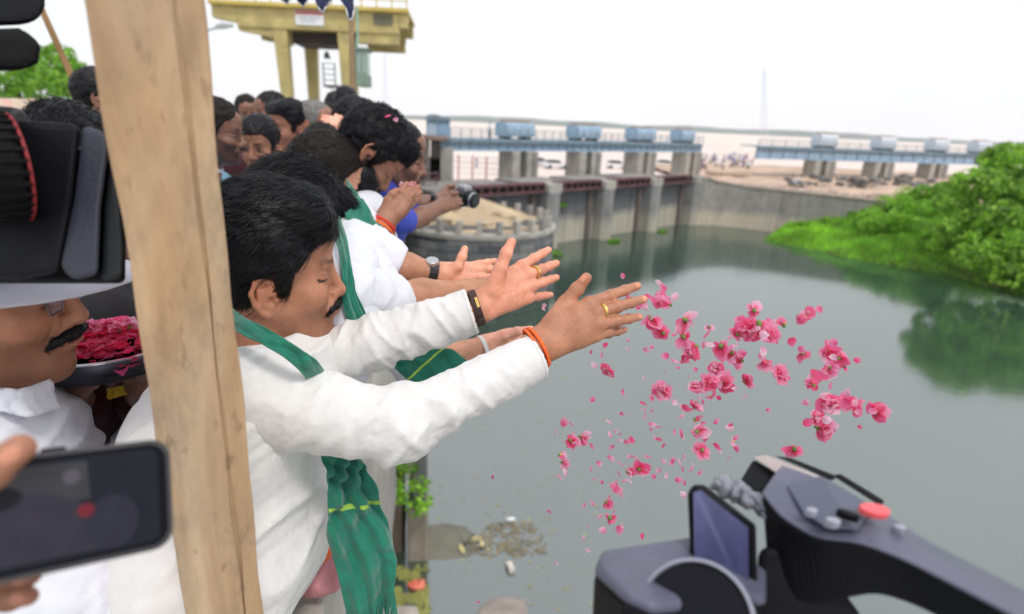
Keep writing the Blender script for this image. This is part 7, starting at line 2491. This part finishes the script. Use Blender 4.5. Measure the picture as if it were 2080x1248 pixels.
slab(MB(), [(1528, 928, .598), (1556, 924, .60), (1690, 978, .556), (1612, 1000, .552), (1590, 972, .566)], .59, .008, .98).build('shoe_plate', CTAN, cd, bevel=.002)
slab(MB(), [(1572, 926, .607), (1606, 930, .607), (1702, 968, .575), (1690, 978, .572), (1640, 955, .588)], .60, .012, .98).build('shoe_rail', BLK, cd, bevel=.002)
slab(MB(), [(1690, 966, .580), (1706, 962, .580), (1798, 1018, .55), (1790, 1030, .545)], .57, .012, .98).build('side_rail', BLK, cd, bevel=.002)
q = P(1512, 1008, .555)
g = SDF(q - .06, q + .06, .0016); e1 = unit(P(1580, 1045, .53) - P(1450, 985, .57)); g.cap(q - e1 * .024, q + e1 * .020, .0095, .0105, .01)
V, F = g.mesh(); Nn = vnormals(V, F); V = V + Nn * ((np.abs(2 * vnoise(V * 130, 4) - 1) - .4) * .008)[:, None]
mesh('crinkled_wrap', V, F, mat('grey_foam_wrap', (.22, .225, .26), .45, .4, 60), cd, smooth=False)
lcd = slab(MB(), [(1396, 1000, .535), (1408, 984, .537), (1430, 984, .536), (1536, 1066, .508), (1540, 1230, .505), (1530, 1243, .505), (1402, 1136, .530)], .52, .016, .99).build('screen_panel', BLK, cd, bevel=.003)
aw = unit(CAM - P(1470, 1110, .52))
A = [P(*q) + aw * .0058 for q in ((1409, 1002, .536), (1424, 997, .536), (1519, 1072, .512), (1521, 1224, .509), (1411, 1131, .531))]
MB().rings([A, [q + aw * .0008 for q in A]]).build('panel_face', mat('violet_blue_screen', (.085, .088, .20), .35, .35, 22, .1, 100, stretch=(1, 1, .3)), lcd)
top = [P(1206, 1150, .50), P(1222, 1112, .52), P(1400, 1086, .56), (P(1560, 1150, .53)), P(1560, 1215, .49), P(1330, 1232, .445), P(1268, 1200, .455)]
dn = np.array([.01, .03, -.13])
MB().rings([[q + dn for q in top], [q - (0, 0, .012) for q in top]]).build('lens_housing', BLK, cd, bevel=.008)
MB().rings([[q - (0, 0, .0118) for q in top], [q * .985 + sum(top) / 7 * .015 for q in top]]).build('housing_cover', CGREY, cd, bevel=.006)
lx = unit(P(1300, 1180, .40) - P(1420, 1290, .50)); c1 = P(1418, 1268, .455)
mb = MB(); mb.tube(c1 - lx * .05, c1 + lx * .010, .045, .045, 40); mb.build('focus_ring', BLKR, cd, bevel=.003)
ring_band('lens_rim', c1 + lx * .012, lx, .0425, .005, .0025, mat('bright_rim', (.30, .31, .38), .25, .1, 20), cd, n=40)
MB().tube(c1 + lx * .0102, c1 + lx * .0115, .041, .041, 36).build('front_glass', mat('dark_front_glass', (.006, .006, .010), .3, .1, 5, spec=.15), cd)
slab(MB(), [(1540, 1110, .53), (1640, 1100, .52), (1760, 1260, .50), (1700, 1400, .50), (1500, 1420, .50), (1530, 1250, .52)], .52, .07, .95).build('body', BLK, cd, bevel=.008)

# --- the damp air: far things fade
m, t, b = nodes_of('river_haze')
t.nodes.remove(b)
pv = t.nodes.new('ShaderNodeVolumePrincipled')
pv.inputs['Color'].default_value = (.96, .97, 1, 1)
pv.inputs['Density'].default_value = .00008
pv.inputs['Anisotropy'].default_value = .2
t.links.new(pv.outputs[0], t.nodes['Material Output'].inputs['Volume'])
tag(MB().box8([(-6100, -60, -13), (6100, -60, -13), (6100, 6600, -13), (-6100, 6600, -13), (-6100, -60, 150), (6100, -60, 150), (6100, 6600, 150), (-6100, 6600, 150)]).build('haze', m), kind='stuff')
